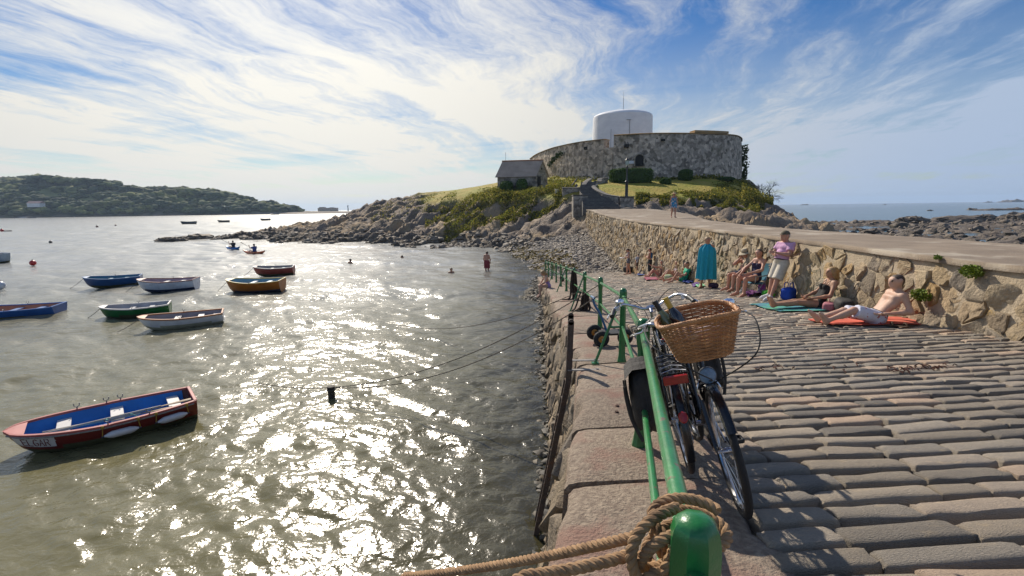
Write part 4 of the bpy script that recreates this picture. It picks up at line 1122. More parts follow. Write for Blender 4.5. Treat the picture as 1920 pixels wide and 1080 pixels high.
fr_ = MB(); fr_.box(pd+nv_*.04+np.array([0,0,.93]), (1.05,.12,.16), Mr)
fr_.build('lintel', M_step, d_, False)
MB().box(np.array(cpt(0,.5,2.75))+nv_*.02, (.22,.08,.26), Mr).build('vent_hole', M_dark, cot, False)
MB().tube([cpt(.95,.5,H2), cpt(.95,.5,H2+1.3)], .025, 5).build('aerial', MATS['pole_grey'], cot)

# ---- steps up to the fort with side walls
steps = empty('stone_steps', (0,0,0), label='curving flight of dark stone steps from the causeway up to the fort', cat='steps')
Pst = np.array(smooth_path([at_d(1128,389,49.5), at_d(1118,374,53), at_d(1103,358,57.5), at_d(1103,341,64)], 12))
wid = np.interp(np.linspace(0,1,len(Pst)), [0,.3,.5,1], [1.9,1.6,1.0,.9])
nst = 20; Pi = np.linspace(0, len(Pst)-1, nst+1)
for k in range(nst):
    f = Pi[k]; p = np.array([np.interp(f, np.arange(len(Pst)), Pst[:,i]) for i in range(3)]); q = np.array([np.interp(Pi[k+1], np.arange(len(Pst)), Pst[:,i]) for i in range(3)])
    d = q-p; an = math.atan2(d[1], d[0])-math.pi/2; w = float(np.interp(f, np.arange(len(Pst)), wid)); run = math.hypot(d[0], d[1])
    mb = MB(); zt_ = p[2]+.10; mb.box(((p[0]+q[0])/2, (p[1]+q[1])/2, zt_-.45), (w*2, run+.12, .9), Matrix.Rotation(an, 4, 'Z'), bev=.02)
    mb.build('step', M_step, steps, False)
M_garden = mat('garden_wall_stone', (.36,.32,.265), (.24,.215,.18), 2.4, .9, 1.0, 5, bdist=.1, coord='Position', cells=3.0, c3=(.38,.35,.29), scale3=3.2, amt3=(.55,.66))
def low_wall(px_pts, h, thick, label, name='garden_wall', below=1.2):
    P = np.array(smooth_path([at_d(*p) for p in px_pts], 10)); T = np.gradient(P[:,:2], axis=0); T /= np.linalg.norm(T, axis=1, keepdims=True)+1e-9; Nn = np.stack([T[:,1],-T[:,0]],1)*thick/2
    hh = h if hasattr(h, '__len__') else [h, h]; H_ = np.interp(np.linspace(0,1,len(P)), np.linspace(0,1,len(hh)), hh)
    c = P.mean(0); c[2] = P[:,2].min(); e = empty(name, c, label=label, cat='wall')
    mb, mc = MB(), MB(); G, GC = [], []
    for i, p in enumerate(P):
        a = np.array([Nn[i,0], Nn[i,1], 0]); q = p-c
        z0 = np.array([0,0,-H_[i]-below]); G.append([q+a+z0, q+a, q-a, q-a+z0])
        a2 = a*1.18; u = np.array([0,0,.09]); GC.append([q+a2+u*.03, q+a2+u, q+u*1.5, q-a2+u, q-a2+u*.03])
    mb.sheet(G); mb.add(G[0], [(0,1,2,3)]); mb.add(G[-1], [(3,2,1,0)]); mb.build('stonework', M_garden, e, True, 35)
    mc.sheet(GC); mc.add(GC[0], [(0,1,2,3,4)]); mc.add(GC[-1], [(4,3,2,1,0)]); mc.build('coping', M_step, e, True, 35)
low_wall([(1163,370,53.0),(1140,366,54.5),(1122,358,57),(1113,351,60),(1117,347,63)], 1.2, .45, 'low curved garden wall on the right side of the steps')
low_wall([(1054,353,61.0),(1080,353,61.0),(1092,350,61.5),(1098,342,63),(1106,336,65.5)], [.9,.9,.9,1.0,1.1], .5, 'low wall sweeping up on the left side of the upper steps')
low_wall([(1116,341,64.5),(1124,341,65),(1125,336,66),(1137,335,67)], .9, .5, 'stepped piece of wall at the head of the steps')
for (x0, x1, y0, y1, D, dp, lb) in [(1075,1103,367,391,53.2,1.4,'square masonry pier at the left foot of the steps'),(1163,1189,370,389,52.4,1.3,'square masonry pier under the lamp post at the right of the steps')]:
    a, b = at_d(x0, y1, D), at_d(x1, y0, D); c = (a+b)/2; e = empty('wall_pier', (c[0], c[1]+dp/2, a[2]-.5), label=lb, cat='wall')
    hgt = b[2]-a[2]+.5; MB().box((0,0,hgt/2-.6), (b[0]-a[0], dp, hgt+1.2), bev=.06).build('stonework', M_garden, e, False)
    MB().box((0,0,hgt+.06), (b[0]-a[0]+.1, dp+.1, .12), bev=.03).build('coping', M_step, e, False)
# footing slabs below the right pier
for k, (x, y, D, sx) in enumerate([(1152,391,50.6,1.5),(1178,395,50.0,1.9),(1150,385,51.6,1.0)]):
    p = at_d(x, y, D); V, F = ICO2; d = 1+.3*fbm(V[:,0]*1.6+k, V[:,1]*1.6, V[:,2]*1.6, seed=k+5)
    o = new_obj('boulder', V*d[:,None]*np.array([sx*.8, .6, .42]), F, M_shore, None, None, True, 40); o.location = (p[0], p[1]+.3, p[2]-.1); tag(o, ['flat boulder left of the pier at the foot of the steps','broad flat boulder under the right hand step pier','small boulder beside the lowest step'][k], 'rock')

# ---- lamp post
lp = at_d(1176.5, 370.5, 53.4); lz = float(lp[2])
lamp = empty('lamp_post', (lp[0], lp[1]+.5, lz+.05), label='dark cast iron lamp post with a glass lantern beside the steps', cat='lamp post')
M_iron = mat('lamp_iron', (.03,.033,.036), (.02,.022,.024), 6, .45, .3, 20, spec=.5)
sc_ = 71/FPX*54/4.15
mb = MB(); mb.lathe([(.20,0),(.20,.12),(.165,.2),(.155,1.5),(.19,1.56),(.19,1.66),(.12,1.74),(.085,1.8),(.075,3.2),(.09,3.25),(.05,3.3)], 16, Matrix.Scale(sc_, 4)); mb.build('column', M_iron, lamp, True, 40)
mb = MB(); mb.lathe([(.08,3.3),(.17,3.42),(.18,3.46),(.21,3.8),(.225,3.84)], 6, Matrix.Scale(sc_, 4)); lg = mb.build('lantern', mat('lantern_glass', (.42,.52,.44), (.36,.46,.4), 4, .15, spec=.6), lamp, False)
mb = MB(); mb.lathe([(.24,3.83),(.25,3.88),(.14,3.98),(.09,4.02),(.06,4.10),(.02,4.15)], 12, Matrix.Scale(sc_, 4))
for k in range(6):
    t = math.pi/3*k; mb.tube([(.175*sc_*math.cos(t),.175*sc_*math.sin(t),3.44*sc_), (.222*sc_*math.cos(t),.222*sc_*math.sin(t),3.84*sc_)], .012*sc_, 4)
mb.build('lantern_cap', M_iron, lg)

# ---- old anchor on its plinth, white bin, garden oddments
ap = at_d(1080, 351, 61.8); gz = float(ground_z(ap[0], ap[1]))
anc = empty('old_anchor', (ap[0], ap[1]+.8, max(gz, ap[2]-.25)), label='old iron anchor propped up on the grass beside the steps', cat='anchor')
M_anc = mat('anchor_iron', (.17,.15,.16), (.11,.10,.11), 6, .7, .6, 20)
mb = MB(); mb.tube([(-.75,0,.1),(.25,.1,1.35)], [.085,.065], 8); mb.build('shank', M_anc, anc)
mb = MB(); mb.tube([(.25,.1,1.35),(.35,.12,1.47),(.28,.12,1.55),(.18,.11,1.48),(.24,.1,1.36)], .03, 6); mb.tube([(.05,-.5,1.05),(.12,.6,1.0)], .05, 6); mb.build('stock', M_anc, anc)
mb = MB(); mb.tube(smooth_path([(-1.25,.0,.45),(-1.1,0,.12),(-.75,0,.05),(-.2,0,.1),(.15,.0,.42)], 6), .075, 8); mb.box((.16,0,.5), (.3,.1,.3), Matrix.Rotation(.6,4,'Y')); mb.box((-1.28,0,.52), (.26,.1,.24), Matrix.Rotation(-.6,4,'Y')); mb.build('arms', M_anc, anc)
bp_ = at_d(1043.5, 357.5, 62.5); bz = float(ground_z(bp_[0], bp_[1]))
bn = empty('white_tub', (bp_[0], bp_[1], bz), label='small white tub standing on the grass left of the anchor', cat='tub')
tw_ = mat('tub_white', (.72,.72,.70), (.6,.6,.58), 6, .6); MB().lathe([(.20,0),(.22,.05),(.25,.5),(.27,.52),(.27,.56),(.23,.56),(.21,.1)], 14).build('body', tw_, bn); MB().torus(.265, .02, Matrix.Translation((0,0,.55)), 16, 6).build('rim', tw_, bn)

# ---- scrub hanging over the cliff edges
M_scrub = mat('scrub_leaf', (.20,.20,.03), (.14,.15,.026), .8, .85, rand=.45, trans=.45, palette=[(.09,.125,.02),(.17,.19,.03),(.26,.22,.04),(.12,.155,.025),(.33,.24,.05)])
def scrub(name, label, regions, n, size, seed):
    rg = np.random.default_rng(seed); pts = []
    tot = sum(r_[5] for r_ in regions)
    for (x0, x1, D0, D1, hgt, w) in regions:
        m_ = int(n*w/tot)
        x = rg.uniform(x0, x1, m_); D = rg.uniform(D0, D1, m_); X = (x-960)/FPX*D*1.0; Y = D
        cl = fbm(X*.45, Y*.45, seed=seed+3, o=3)
        ok = cl > -.22; X, Y, cl = X[ok], Y[ok], cl[ok]
        z = ground_z(X, Y) + rg.random(len(X))**1.6*hgt*np.clip(.45+1.1*cl, .15, 1.3) + .03
        pts.append(np.stack([X, Y, z], 1))
    P_ = np.vstack(pts); V, F = leaf_cloud(P_, size, rg, .5)
    tag(new_obj(name, V, F, M_scrub, None, None, False, None, [('rnd','FACE', np.clip(rg.normal(size=len(F))*.12 + .5 + .9*np.repeat(fbm(P_[:,0]*.35, P_[:,1]*.35, seed=seed), 1), 0, .999))]), label, None, None, 'stuff')
scrub('cliff_scrub', 'green and golden scrub over the cliff edge left of the steps', [(835,1078,60.8,67,.9,3),(940,1078,59.5,61.5,.5,.8),(800,950,67,73,.8,1.5),(930,1000,66,70,.6,.6),(700,860,72,82,.3,.5)], 30000, .10, 5)
scrub('lawn_edge_scrub', 'dark green scrub hanging below the lawn edge on the right', [(1190,1420,53.2,56.5,.9,3),(1250,1430,55.5,60,.55,1.5),(1385,1445,60,74,1.5,2.5),(1330,1390,60,70,.35,.5)], 30000, .10, 8)
rg = np.random.default_rng(31); X = rg.uniform(-3, 5.2, 9000); Y = rg.uniform(32.5, 51, 9000); Zg = ground_z(X, Y)
ok = (Zg > -.12) & (Zg < .75+.3*fbm(X*.6, Y*.6, seed=5)) & (fbm(X*.7, Y*.7, seed=19) > -.12) & (X < 4.6+.4*fbm(Y, Y*0, seed=3)); Pw = np.stack([X, Y, Zg+.05], 1)[ok]
V, F = leaf_cloud(Pw, .10, rg, 2.2)
tag(new_obj('stranded_weed', V, F, mat('ochre_weed', (.30,.20,.02), (.14,.105,.02), 1.5, .8, rand=.4, palette=[(.10,.08,.02),(.30,.20,.02),(.20,.15,.025),(.07,.06,.02)]), None, None, False, None, [('rnd','FACE',rg.random(len(F)))]), 'ochre seaweed stranded along the edge of the beach', None, None, 'stuff')
scrub('wall_foot_scrub', 'dry tufts along the foot of the fort wall', [(1030,1145,74,84,.7,1),(1225,1385,71,76,.5,1),(1010,1060,70,80,.45,.6)], 4200, .14, 11)
# bare twiggy shrub on the seaward shoulder
bs = at_d(1412, 352, 77); bz = float(ground_z(bs[0], bs[1]))
sh = empty('twiggy_shrub', (bs[0], bs[1], bz), label='bare twiggy shrub leaning out over the right slope of the islet', cat='shrub')
mb = MB(); rg = np.random.default_rng(15)
def twig(p, d, L_, r, lev):
    q = p + d*L_; mb.tube([p, (p+q)/2 + rg.normal(size=3)*L_*.06, q], [r, r*.8, r*.6], 4, cap=False)
    if lev:
        for _ in range(4 if lev > 1 else 3):
            nd = d + rg.normal(size=3)*.5; nd /= np.linalg.norm(nd); twig(p+d*L_*rg.uniform(.5,1), nd, L_*rg.uniform(.5,.8), r*.6, lev-1)
for k in range(10):
    d = np.array([rg.uniform(-.2,1), rg.normal()*.3, rg.uniform(.3,1)]); d /= np.linalg.norm(d); twig(np.array([rg.uniform(-1,3.2),rg.uniform(-2,2),-.6-.35*k*.2]), d, rg.uniform(.9,1.6), .05, 3)
tag(mb.build('twigs', mat('twig_bark', (.055,.05,.045), (.04,.036,.03), 3, .9), sh), kind='stuff')

# ---- small fort and beacon at the tip of the headland, cottage in the trees
D = 900; a = at_d(596, 397, D); b = at_d(630, 390, D); a[2] = 0
e = empty('shore_battery', (a[0], a[1], 0), label='low stone battery at the far tip of the headland', cat='fort')
w_ = b[0]-a[0]; MB().box((w_/2, 6, 4.5), (w_, 12, 9), bev=.3).build('wall', M_fort, e, False); MB().box((w_*.2, 6, 9.5), (w_*.3, 8, 2.2), bev=.2).build('parapet', M_fort, e, False); MB().box((w_*.72, 6, 9.2), (w_*.2, 8, 1.2), bev=.2).build('parapet', M_fort, e, False)
a = at_d(560, 395, D); a2 = at_d(684, 395, D); n = 60; X, Y = np.meshgrid(np.linspace(a[0]-30, a2[0]+4, n), np.linspace(880, 960, 16)); 
Z = 3.6*np.clip(1-((Y-920)/42)**2, 0, 1)*np.interp(X, [a[0]-30, a[0], a2[0]-20, a2[0]+4], [1.4,1.2,.7,0.0])*(.8+.4*fbm(X*.1, Y*.1, seed=2)) - .3
tag(grid_sheet('headland_spit', X, Y, Z, M_reef), 'low rocky spit at the far tip of the headland', None, None, 'structure')
bp_ = at_d(653, 398, 880); bp_[2] = 0
e = empty('beacon_post', bp_, label='slender beacon post standing on the spit', cat='beacon'); MB().tube([(0,0,-1),(0,0,11.5)], [1.0,.75], 8).build('post', M_iron, e); MB().box((0,0,12.0), (2.2,2.2,1.2), bev=.2).build('topmark', M_iron, e, False)
p = at_d(68, 385, 655); e = empty('far_cottage', (p[0], p[1], p[2]-3), label='white cottage with a pinkish roof among the headland trees', cat='cottage')
MB().box((0,0,3.2), (17,8,5.0)).build('wall', mat('far_white', (.7,.7,.7), (.6,.6,.6), .3, .8), e, False)
mb = MB(); mb.add([(-9,-4.5,5.6),(9,-4.5,5.6),(9,0,8.6),(-9,0,8.6),(9,4.5,5.6),(-9,4.5,5.6)], [(0,1,2,3),(3,2,4,5),(0,3,5),(1,4,2)]); mb.build('roof', mat('far_roof', (.38,.25,.22), (.3,.2,.18), .3, .8), e, False)
# ================================================================== boats, moorings, ropes
def paint(name, c, rough=.45, worn=None):
    return mat(name, c, tuple(v*.78 for v in c), 3.0, rough, .25, 16, bdist=.006, c3=worn or tuple(v*.6 for v in c), scale3=5, amt3=(.58,.75), spec=.45)
M_wood = mat('bare_wood', (.36,.26,.15), (.25,.175,.10), 5, .6, .4, 25, stretch=(1,6,6))
M_line = mat('mooring_line', (.10,.09,.07), (.06,.055,.045), 40, .9)
P_ = paint
class Hull:
    def __init__(s, L, B, fb, draft=.16, sheer=.42, stern=.74, full=.5):
        s.L, s.B, s.fb, s.draft, s.sheer, s.stern, s.full = L, B, fb, draft, sheer, stern, full
    def hb(s, t):
        if t < s.full: k = (s.full-t)/s.full; f = 1-(1-s.stern)*k**1.8
        else: k = (t-s.full)/(1-s.full); f = math.sqrt(max(0, 1-k**2.3))*(1-.12*k)
        return s.B/2*max(f, .012)
    def zg(s, t): return s.fb*(1+.16*(1-t)**2*(1 if t < .5 else .3)+s.sheer*t**2.6)
    def zk(s, t): return -s.draft+ (s.draft+s.fb*.25)*t**7 + .05*(1-t)**3
    def P(s, t, q, off=0.0):
        """t: stern 0 .. bow 1;  q: gunwale 0 .. keel 1;  +y side"""
        b, zg, zk = s.hb(t)-off, s.zg(t), s.zk(t)+off
        th = q*math.pi/2; y = max(b, .004)*math.cos(th)**.55*(1-.10*q); z = zk+(zg-zk)*(1-math.sin(th)**1.25)
        x = s.L*t - .34*s.L*.30*(q**1.3)*t**6 - s.L/2
        return (x, y, z)
def make_boat(name, label, bow, stern, cols, B=None, fb=.36, L=None, group='moored boats in the bay', thw=(.28,.56), stern_seat=True, line=True, shift=.42, wl=None, inner_floor=.07, detail=True, sheer=.42):
    a, b = at_z(*bow), at_z(*stern); d = a-b; Lw = float(np.hypot(d[0], d[1])); L = L or Lw*1.09; B = B or L*.40
    ang = math.atan2(d[1], d[0]); u = d/Lw; nv = np.array([-u[1], u[0], 0]); c = b + u*(L/2)
    if np.dot(nv, c) < 0: nv = -nv
    c = c + nv*B*shift
    H = Hull(L, B, fb, sheer=sheer)
    e = empty(name, (c[0], c[1], 0.0), ang, label, 'boat', group)
    T = np.linspace(0, 1, 26 if detail else 14)**.93; Q = np.linspace(0, 1, 9 if detail else 6)
    m_h, m_i, m_g, m_t, m_b = cols[0], cols[1], cols[2], cols[3], (cols[4] if len(cols) > 4 else P_('weedy_waterline', (.07,.075,.035), .7))
    mb = MB()
    for sg in (1, -1):
        G = [[(H.P(t,q)[0], sg*H.P(t,q)[1], H.P(t,q)[2]) for q in Q] for t in T]
        nr, nc = len(G), len(G[0]); V = [v for r_ in G for v in r_]; F = []; mi = []
        n0 = mb.n
        for i in range(nr-1):
            for j in range(nc-1):
                f = (i*nc+j, i*nc+j+1, (i+1)*nc+j+1, (i+1)*nc+j); F.append(f if sg > 0 else f[::-1])
                mi.append(1 if V[i*nc+j+1][2] < .05 and m_b is not m_h else 0)
        mb.V += V; mb.F += [tuple(k+n0 for k in f) for f in F]; mb.M += mi; mb.n += len(V)
    hull = mb.build('hull', [m_h, m_b], e, True, 40)
    tr = [H.P(0,q) for q in Q]; pl = [(x-.004, y, z) for x, y, z in tr] + [(x-.004, -y, z) for x, y, z in tr[::-1]]
    pi_ = [(x+.04, y*.97, z) for x, y, z in pl]; K = len(pl)
    MB().add(pl+pi_, [tuple(range(K)), tuple(range(2*K-1, K-1, -1))] + [(i, i+K, (i+1) % K+K, (i+1) % K) for i in range(K)]).build('transom', cols[0], e, False)
    mb = MB()
    for sg in (1, -1):
        G = []
        for t in T[1 if detail else 0:-1]:
            row = []
            for q in Q:
                x, y, z = H.P(t, q, .028); row.append((x, sg*y, max(z, inner_floor)))
            G.append(row)
        mb.sheet(G, 0, sg > 0)
    mb.build('interior', m_i, hull, True, 50)
    for sg in (1, -1):
        mb = MB(); G = []
        for t in T:
            x, y, z = H.P(t, 0); y2 = max(y-.045, 0); G.append([(x, sg*(y+.018), z-.035), (x, sg*(y+.02), z+.012), (x, sg*y2, z+.014), (x, sg*y2, z-.03)])
        mb.sheet(G, 0, sg < 0); mb.add(G[0], [(0,1,2,3)]); mb.build('gunwale', m_g, e, True, 30)
    xs, ysn, zsn = H.P(0, 0); MB().box((xs+.02, 0, zsn+.004), (.06, ysn*2, .035), bev=.008).build('transom_cap', m_g, e, False)
    bx_ = [H.P(t, 0) for t in (.9, .95, .995)]
    mb = MB(); mb.add([(bx_[0][0], bx_[0][1]-.01, bx_[0][2]+.002), (bx_[1][0], bx_[1][1], bx_[1][2]+.008), (bx_[2][0]+.03, 0, bx_[2][2]+.012), (bx_[1][0], -bx_[1][1], bx_[1][2]+.008), (bx_[0][0], -bx_[0][1]+.01, bx_[0][2]+.002)], [(0,1,2,3,4)]); mb.build('breasthook', m_g, e, False)
    for t in thw:
        x, y, z = H.P(t, 0, .03); MB().box((x, 0, max(z-.13, .16)), (.21*L/3.3+.03, y*1.9, .028), bev=.006).build('thwart', m_t, e, False)
    if stern_seat:
        x, y, z = H.P(.07, 0, .03); MB().box((x+.02, 0, max(z-.16,.15)), (.30, y*1.84, .03), bev=.006).build('stern_seat', m_t, e, False)
    if detail:
        mb = MB(); mb.box((0,0,inner_floor+.012), (L*.6, B*.34, .016)); mb.build('floorboards', m_i, e, False)
        for t, s_ in ((.5,1),(.5,-1)):
            x, y, z = H.P(t, 0); mb = MB(); mb.tube([(x, s_*(y-.01), z), (x, s_*(y-.01), z+.06)], .012, 6); mb.tube([(x-.045, s_*(y-.01), z+.13), (x-.04, s_*(y-.01), z+.08), (x, s_*(y-.01), z+.06), (x+.04, s_*(y-.01), z+.08), (x+.045, s_*(y-.01), z+.13)], .009, 6); mb.build('rowlock', mat('galvanised', (.25,.25,.25), (.17,.17,.18), 20, .5, metal=.7), e)
    if line:
        x, y, z = H.P(.97, 0); w0 = -x
        mb = MB(); mb.tube(sag((x, 0, z-.06), (x+L*.28, -.2*np.sign(nv[0]*0+1), -.08), .04, 8), .011, 5); mb.build('painter', M_line, e)
    return e, H, ang
red, blue_in = P_('red_hull', (.175,.022,.016), .4), P_('bright_blue', (.012,.19,.55), .5, (.012,.15,.42))
pinkred = P_('faded_red', (.42,.10,.09), .5); offw = P_('off_white', (.66,.64,.62), .5, (.5,.49,.46)); white = P_('boat_white', (.72,.74,.78), .35, (.6,.61,.62))
elgar, HE, angE = make_boat('rowing_boat', 'red rowing boat with a bright blue inside and oars, nearest to the quay', (42,869), (374,787), [red, blue_in, pinkred, offw], B=1.42, fb=.35, group='moored boats in the bay', thw=(.12,.45,.73), stern_seat=False, line=False, sheer=.30)
make_boat('dinghy', 'white dinghy with orange gunwale and grey inside', (268,622), (419,606), [white, P_('grey_mauve', (.30,.27,.28), .7), P_('orange_trim', (.42,.14,.035), .5), offw, P_('weedy_white', (.42,.42,.32), .6)], B=1.5, fb=.33)
make_boat('dinghy', 'green dinghy with pale grey inside behind the white one', (192,601), (317,589), [P_('green_hull', (.012,.135,.035), .4), P_('pale_grey', (.42,.42,.45), .7), offw, P_('pale_grey2', (.40,.41,.44), .7)], B=1.55, fb=.35)
make_boat('dinghy', 'bright blue dinghy with an orange-pink inside at the left edge', (-60,606), (98,595), [P_('blue_hull', (.02,.10,.34), .4), P_('salmon_in', (.50,.22,.13), .6), P_('blue_trim', (.04,.16,.46), .4), P_('blue_thwart', (.05,.16,.42), .5)], B=1.7, fb=.37)
make_boat('dinghy', 'dark blue boat farthest left of the middle row', (160,541), (263,533.5), [P_('navy_hull', (.012,.07,.22), .4), P_('teal_cover', (.05,.20,.30), .6), P_('blue_rim', (.03,.15,.36), .5), P_('teal_thwart', (.10,.26,.34), .6)], B=1.9, fb=.43)
make_boat('dinghy', 'white dinghy with a maroon gunwale beside the dark blue boat', (258,549), (362,543.5), [P_('blue_white', (.60,.66,.76), .35), P_('mauve_in', (.42,.32,.36), .6), P_('maroon_trim', (.17,.045,.06), .5), offw, P_('navy_boot', (.015,.03,.10), .4)], B=1.8, fb=.48)
make_boat('dinghy', 'orange boat with yellow gunwale and pale blue inside', (424,551.5), (523,547.5), [P_('orange_hull', (.42,.135,.012), .4), P_('sky_in', (.22,.40,.50), .6), P_('yellow_trim', (.46,.33,.05), .5), P_('sky_thwart', (.30,.46,.55), .5), P_('boot_navy', (.03,.03,.06), .5)], B=2.0, fb=.5)
make_boat('dinghy', 'small red boat with a white gunwale, farthest right of the moored boats', (477,518), (549,514.5), [P_('brick_hull', (.26,.05,.035), .45), P_('grey_in', (.34,.33,.33), .7), P_('white_rim', (.55,.5,.48), .5), P_('teal_line', (.1,.2,.24), .5)], B=1.9, fb=.43)
make_boat('dinghy', 'pale blue-grey boat cut by the left edge near the red buoy', (-30,495), (23,490.5), [P_('paleblue_hull', (.26,.34,.42), .5), offw, P_('paleblue_rim', (.36,.44,.50), .5), offw], B=1.6, fb=.7, detail=False)
make_boat('dinghy', 'dark open boat far out, leftmost of the three distant boats', (344,420.5), (370,419.5), [P_('slate_hull', (.045,.07,.09), .5), P_('slate_in', (.1,.12,.13), .6), P_('slate_rim', (.12,.16,.18), .5), offw], B=1.8, fb=.8, detail=False, line=False)
make_boat('dinghy', 'small dark boat far out, middle of the three distant boats', (410,417), (431,416.5), [P_('black_hull', (.03,.03,.035), .5), P_('black_in', (.08,.08,.08), .6), P_('grey_rim', (.2,.2,.2), .5), offw], B=1.7, fb=.7, detail=False, line=False)
make_boat('dinghy', 'small dark boat far out in the glitter, rightmost of the three', (491,413.5), (508,413), [P_('black_hull', (.03,.03,.035), .5), P_('black_in', (.08,.08,.08), .6), P_('grey_rim', (.2,.2,.2), .5), offw], B=1.7, fb=.7, detail=False, line=False)
for k, (x0, x1, y, lb) in enumerate([(22,33,408.6,'small pale boat drawn up on the far sandy shore, leftmost'),(47,56,409,'dark boat on the far sandy shore'),(126,137,407.0,'small white boat on the far shore below the trees'),(505,515,402.5,'tiny dark boat off the far spit')]):
    make_boat('beached_boat', lb, (x0,y), (x1,y), [offw if k in (0,2) else P_('black_hull', (.03,.03,.035)), offw, offw, offw], fb=1.0, detail=False, line=False, group='tiny boats by the far shore')
# ---- what lies in and on the red boat
def on_boat(e): return Matrix.Translation(e.location) @ Matrix.Rotation(e.rotation_euler.z, 4, 'Z')
ME = on_boat(elgar)
near = 1 if (ME.to_3x3() @ Vector((0,1,0))).y < 0 else -1      # side of the hull that faces the quay
def on_hull(t, q, off=.01):
    x, y, z = HE.P(t, q, -off); return Vector((x, near*y, z))
mb = MB(); G = []
for t in np.linspace(.765, .965, 12): G.append([on_hull(t, q, .006) for q in np.linspace(.10, .40, 5)])
mb.sheet(G); mb.build('name_board', P_('board_white', (.70,.68,.66), .5), elgar)
GL = {'E': [[(1,0),(0,0),(0,1),(1,1)],[(0,.5),(.8,.5)]], 'L': [[(0,1),(0,0),(1,0)]], 'G': [[(1,.85),(.6,1),(.2,.9),(0,.5),(.2,.1),(.6,0),(1,.15),(1,.45),(.6,.45)]],
      'A': [[(0,0),(.5,1),(1,0)],[(.2,.4),(.8,.4)]], 'R': [[(0,0),(0,1),(.7,1),(.95,.75),(.7,.5),(0,.5)],[(.5,.5),(1,0)]]}
mb = MB()
for k, ch in enumerate('ELGAR'):
    for st in GL[ch]:
        pp = []
        for gx, gy in st:
            pp.append(on_hull(.925-(k*1.35+gx)*.0205, .36-gy*.20, .011))
        mb.tube(pp, .0062, 5)
mb.build('name_letters', P_('letter_red', (.16,.02,.02), .5), elgar)
mb = MB(); rope_mesh(mb, smooth_path([on_hull(t, .08, .03) for t in np.linspace(.985, .02, 16)], 4), .016, .07)
o = mb.build('rubbing_rope', mat('grey_rope', (.32,.30,.27), (.20,.19,.17), 30, .9), elgar)
def fender(ta, tb, label):
    a, b = ME @ on_hull(ta, .30, .085), ME @ on_hull(tb, .30, .085); a.z += .03; b.z += .03
    c = (a+b)/2; L_ = (b-a).length; e = empty('fender', c, label=label, cat='fender', group='fenders on the red boat')
    q = (b-a).to_track_quat('Z', 'Y').to_matrix().to_4x4(); r = .068
    MB().lathe([(.0,-L_/2),(.02,-L_/2+.005),(.028,-L_/2+.03),(.05,-L_/2+.07),(r,-L_/2+.13),(r,L_/2-.13),(.05,L_/2-.07),(.028,L_/2-.03),(.02,L_/2-.005),(0,L_/2)], 16, q).build('body', P_('fender_white', (.66,.66,.68), .4), e)
    for sg, t in ((-1, ta), (1, tb)):
        mb = MB(); mb.torus(.022, .009, q @ Matrix.Translation((0,0,sg*(L_/2+.012))) @ Matrix.Rotation(R(90),4,'X'), 14, 6); mb.build('eye', P_('fender_eye', (.05,.06,.12), .4), e)
        s = q @ Vector((0,0,sg*(L_/2+.02))); g = ME @ on_hull(t, .04, .03) - c
        mb = MB(); rope_mesh(mb, [s, (s+g)/2+Vector((0,0,-.01)), g], .009, .04); mb.ball(g, (.035,.03,.035), 0, 8, 6); mb.build('lashing', mat('yellow_lashing', (.42,.26,.03), (.3,.2,.04), 20, .8), e)
fender(.53, .345, 'white sausage fender amidships on the side of the red boat'); fender(.245, .065, 'white sausage fender near the stern of the red boat')
def oar(pa, pb, label):
    a, b = ME @ Vector(pa), ME @ Vector(pb); e = empty('oar', a, label=label, cat='oar', group='oars in the red boat'); d = b-a; L_ = d.length
    q = d.to_track_quat('Z', 'Y').to_matrix().to_4x4()
    mb = MB(); mb.lathe([(.018,0),(.02,.12),(.024,.16),(.026,L_*.5),(.022,L_-.55)], 10, q); mb.build('loom', mat('oar_grey', (.40,.36,.30), (.3,.27,.23), 6, .5), e)
    mb = MB(); mb.lathe([(.022,L_-.56),(.035,L_-.45),(.062,L_-.2),(.066,L_-.03),(.0,L_)], 12, q, sy=.28); mb.build('blade', M_wood, e)
zt = HE.zg(.5)
oar((.98, near*.13, zt-.085), (-1.40, near*.22, zt-.01), 'long oar lying along the near side inside the red boat')
oar((.95, near*.02, zt-.088), (-1.05, near*.30, zt-.07), 'second oar lying half under the first in the red boat')
mb = MB(); rope_mesh(mb, smooth_path([ME @ Vector(p) for p in [(.0,near*.5,zt+.03),(.02,near*.25,zt-.03),(-.10,near*.05,zt-.08),(-.24,near*.02,zt-.08),(-.34,near*.2,zt-.05),(-.38,near*.46,zt+.02),(-.5,near*.56,zt-.05),(-.62,near*.58,zt-.02)]], 6), .012, .05)
tag(mb.build('rope_loop', mat('teal_rope', (.10,.30,.26), (.07,.2,.18), 30, .8)), 'loop of teal rope over the middle thwart of the red boat', 'rope')
for t, sg in ((.42,-1),(.66,-1),(.28,1)):
    x, y, z = HE.P(t, 0); mb = MB(); mb.tube([(x, sg*near*(y-.01), z), (x, sg*near*(y-.01), z+.05)], .012, 6); mb.tube([(x-.045, sg*near*(y-.01), z+.13), (x-.04, sg*near*(y-.01), z+.075), (x, sg*near*(y-.01), z+.05), (x+.04, sg*near*(y-.01), z+.075), (x+.045, sg*near*(y-.01), z+.13)], .009, 6); mb.build('rowlock', MATS['galvanised'], elgar)

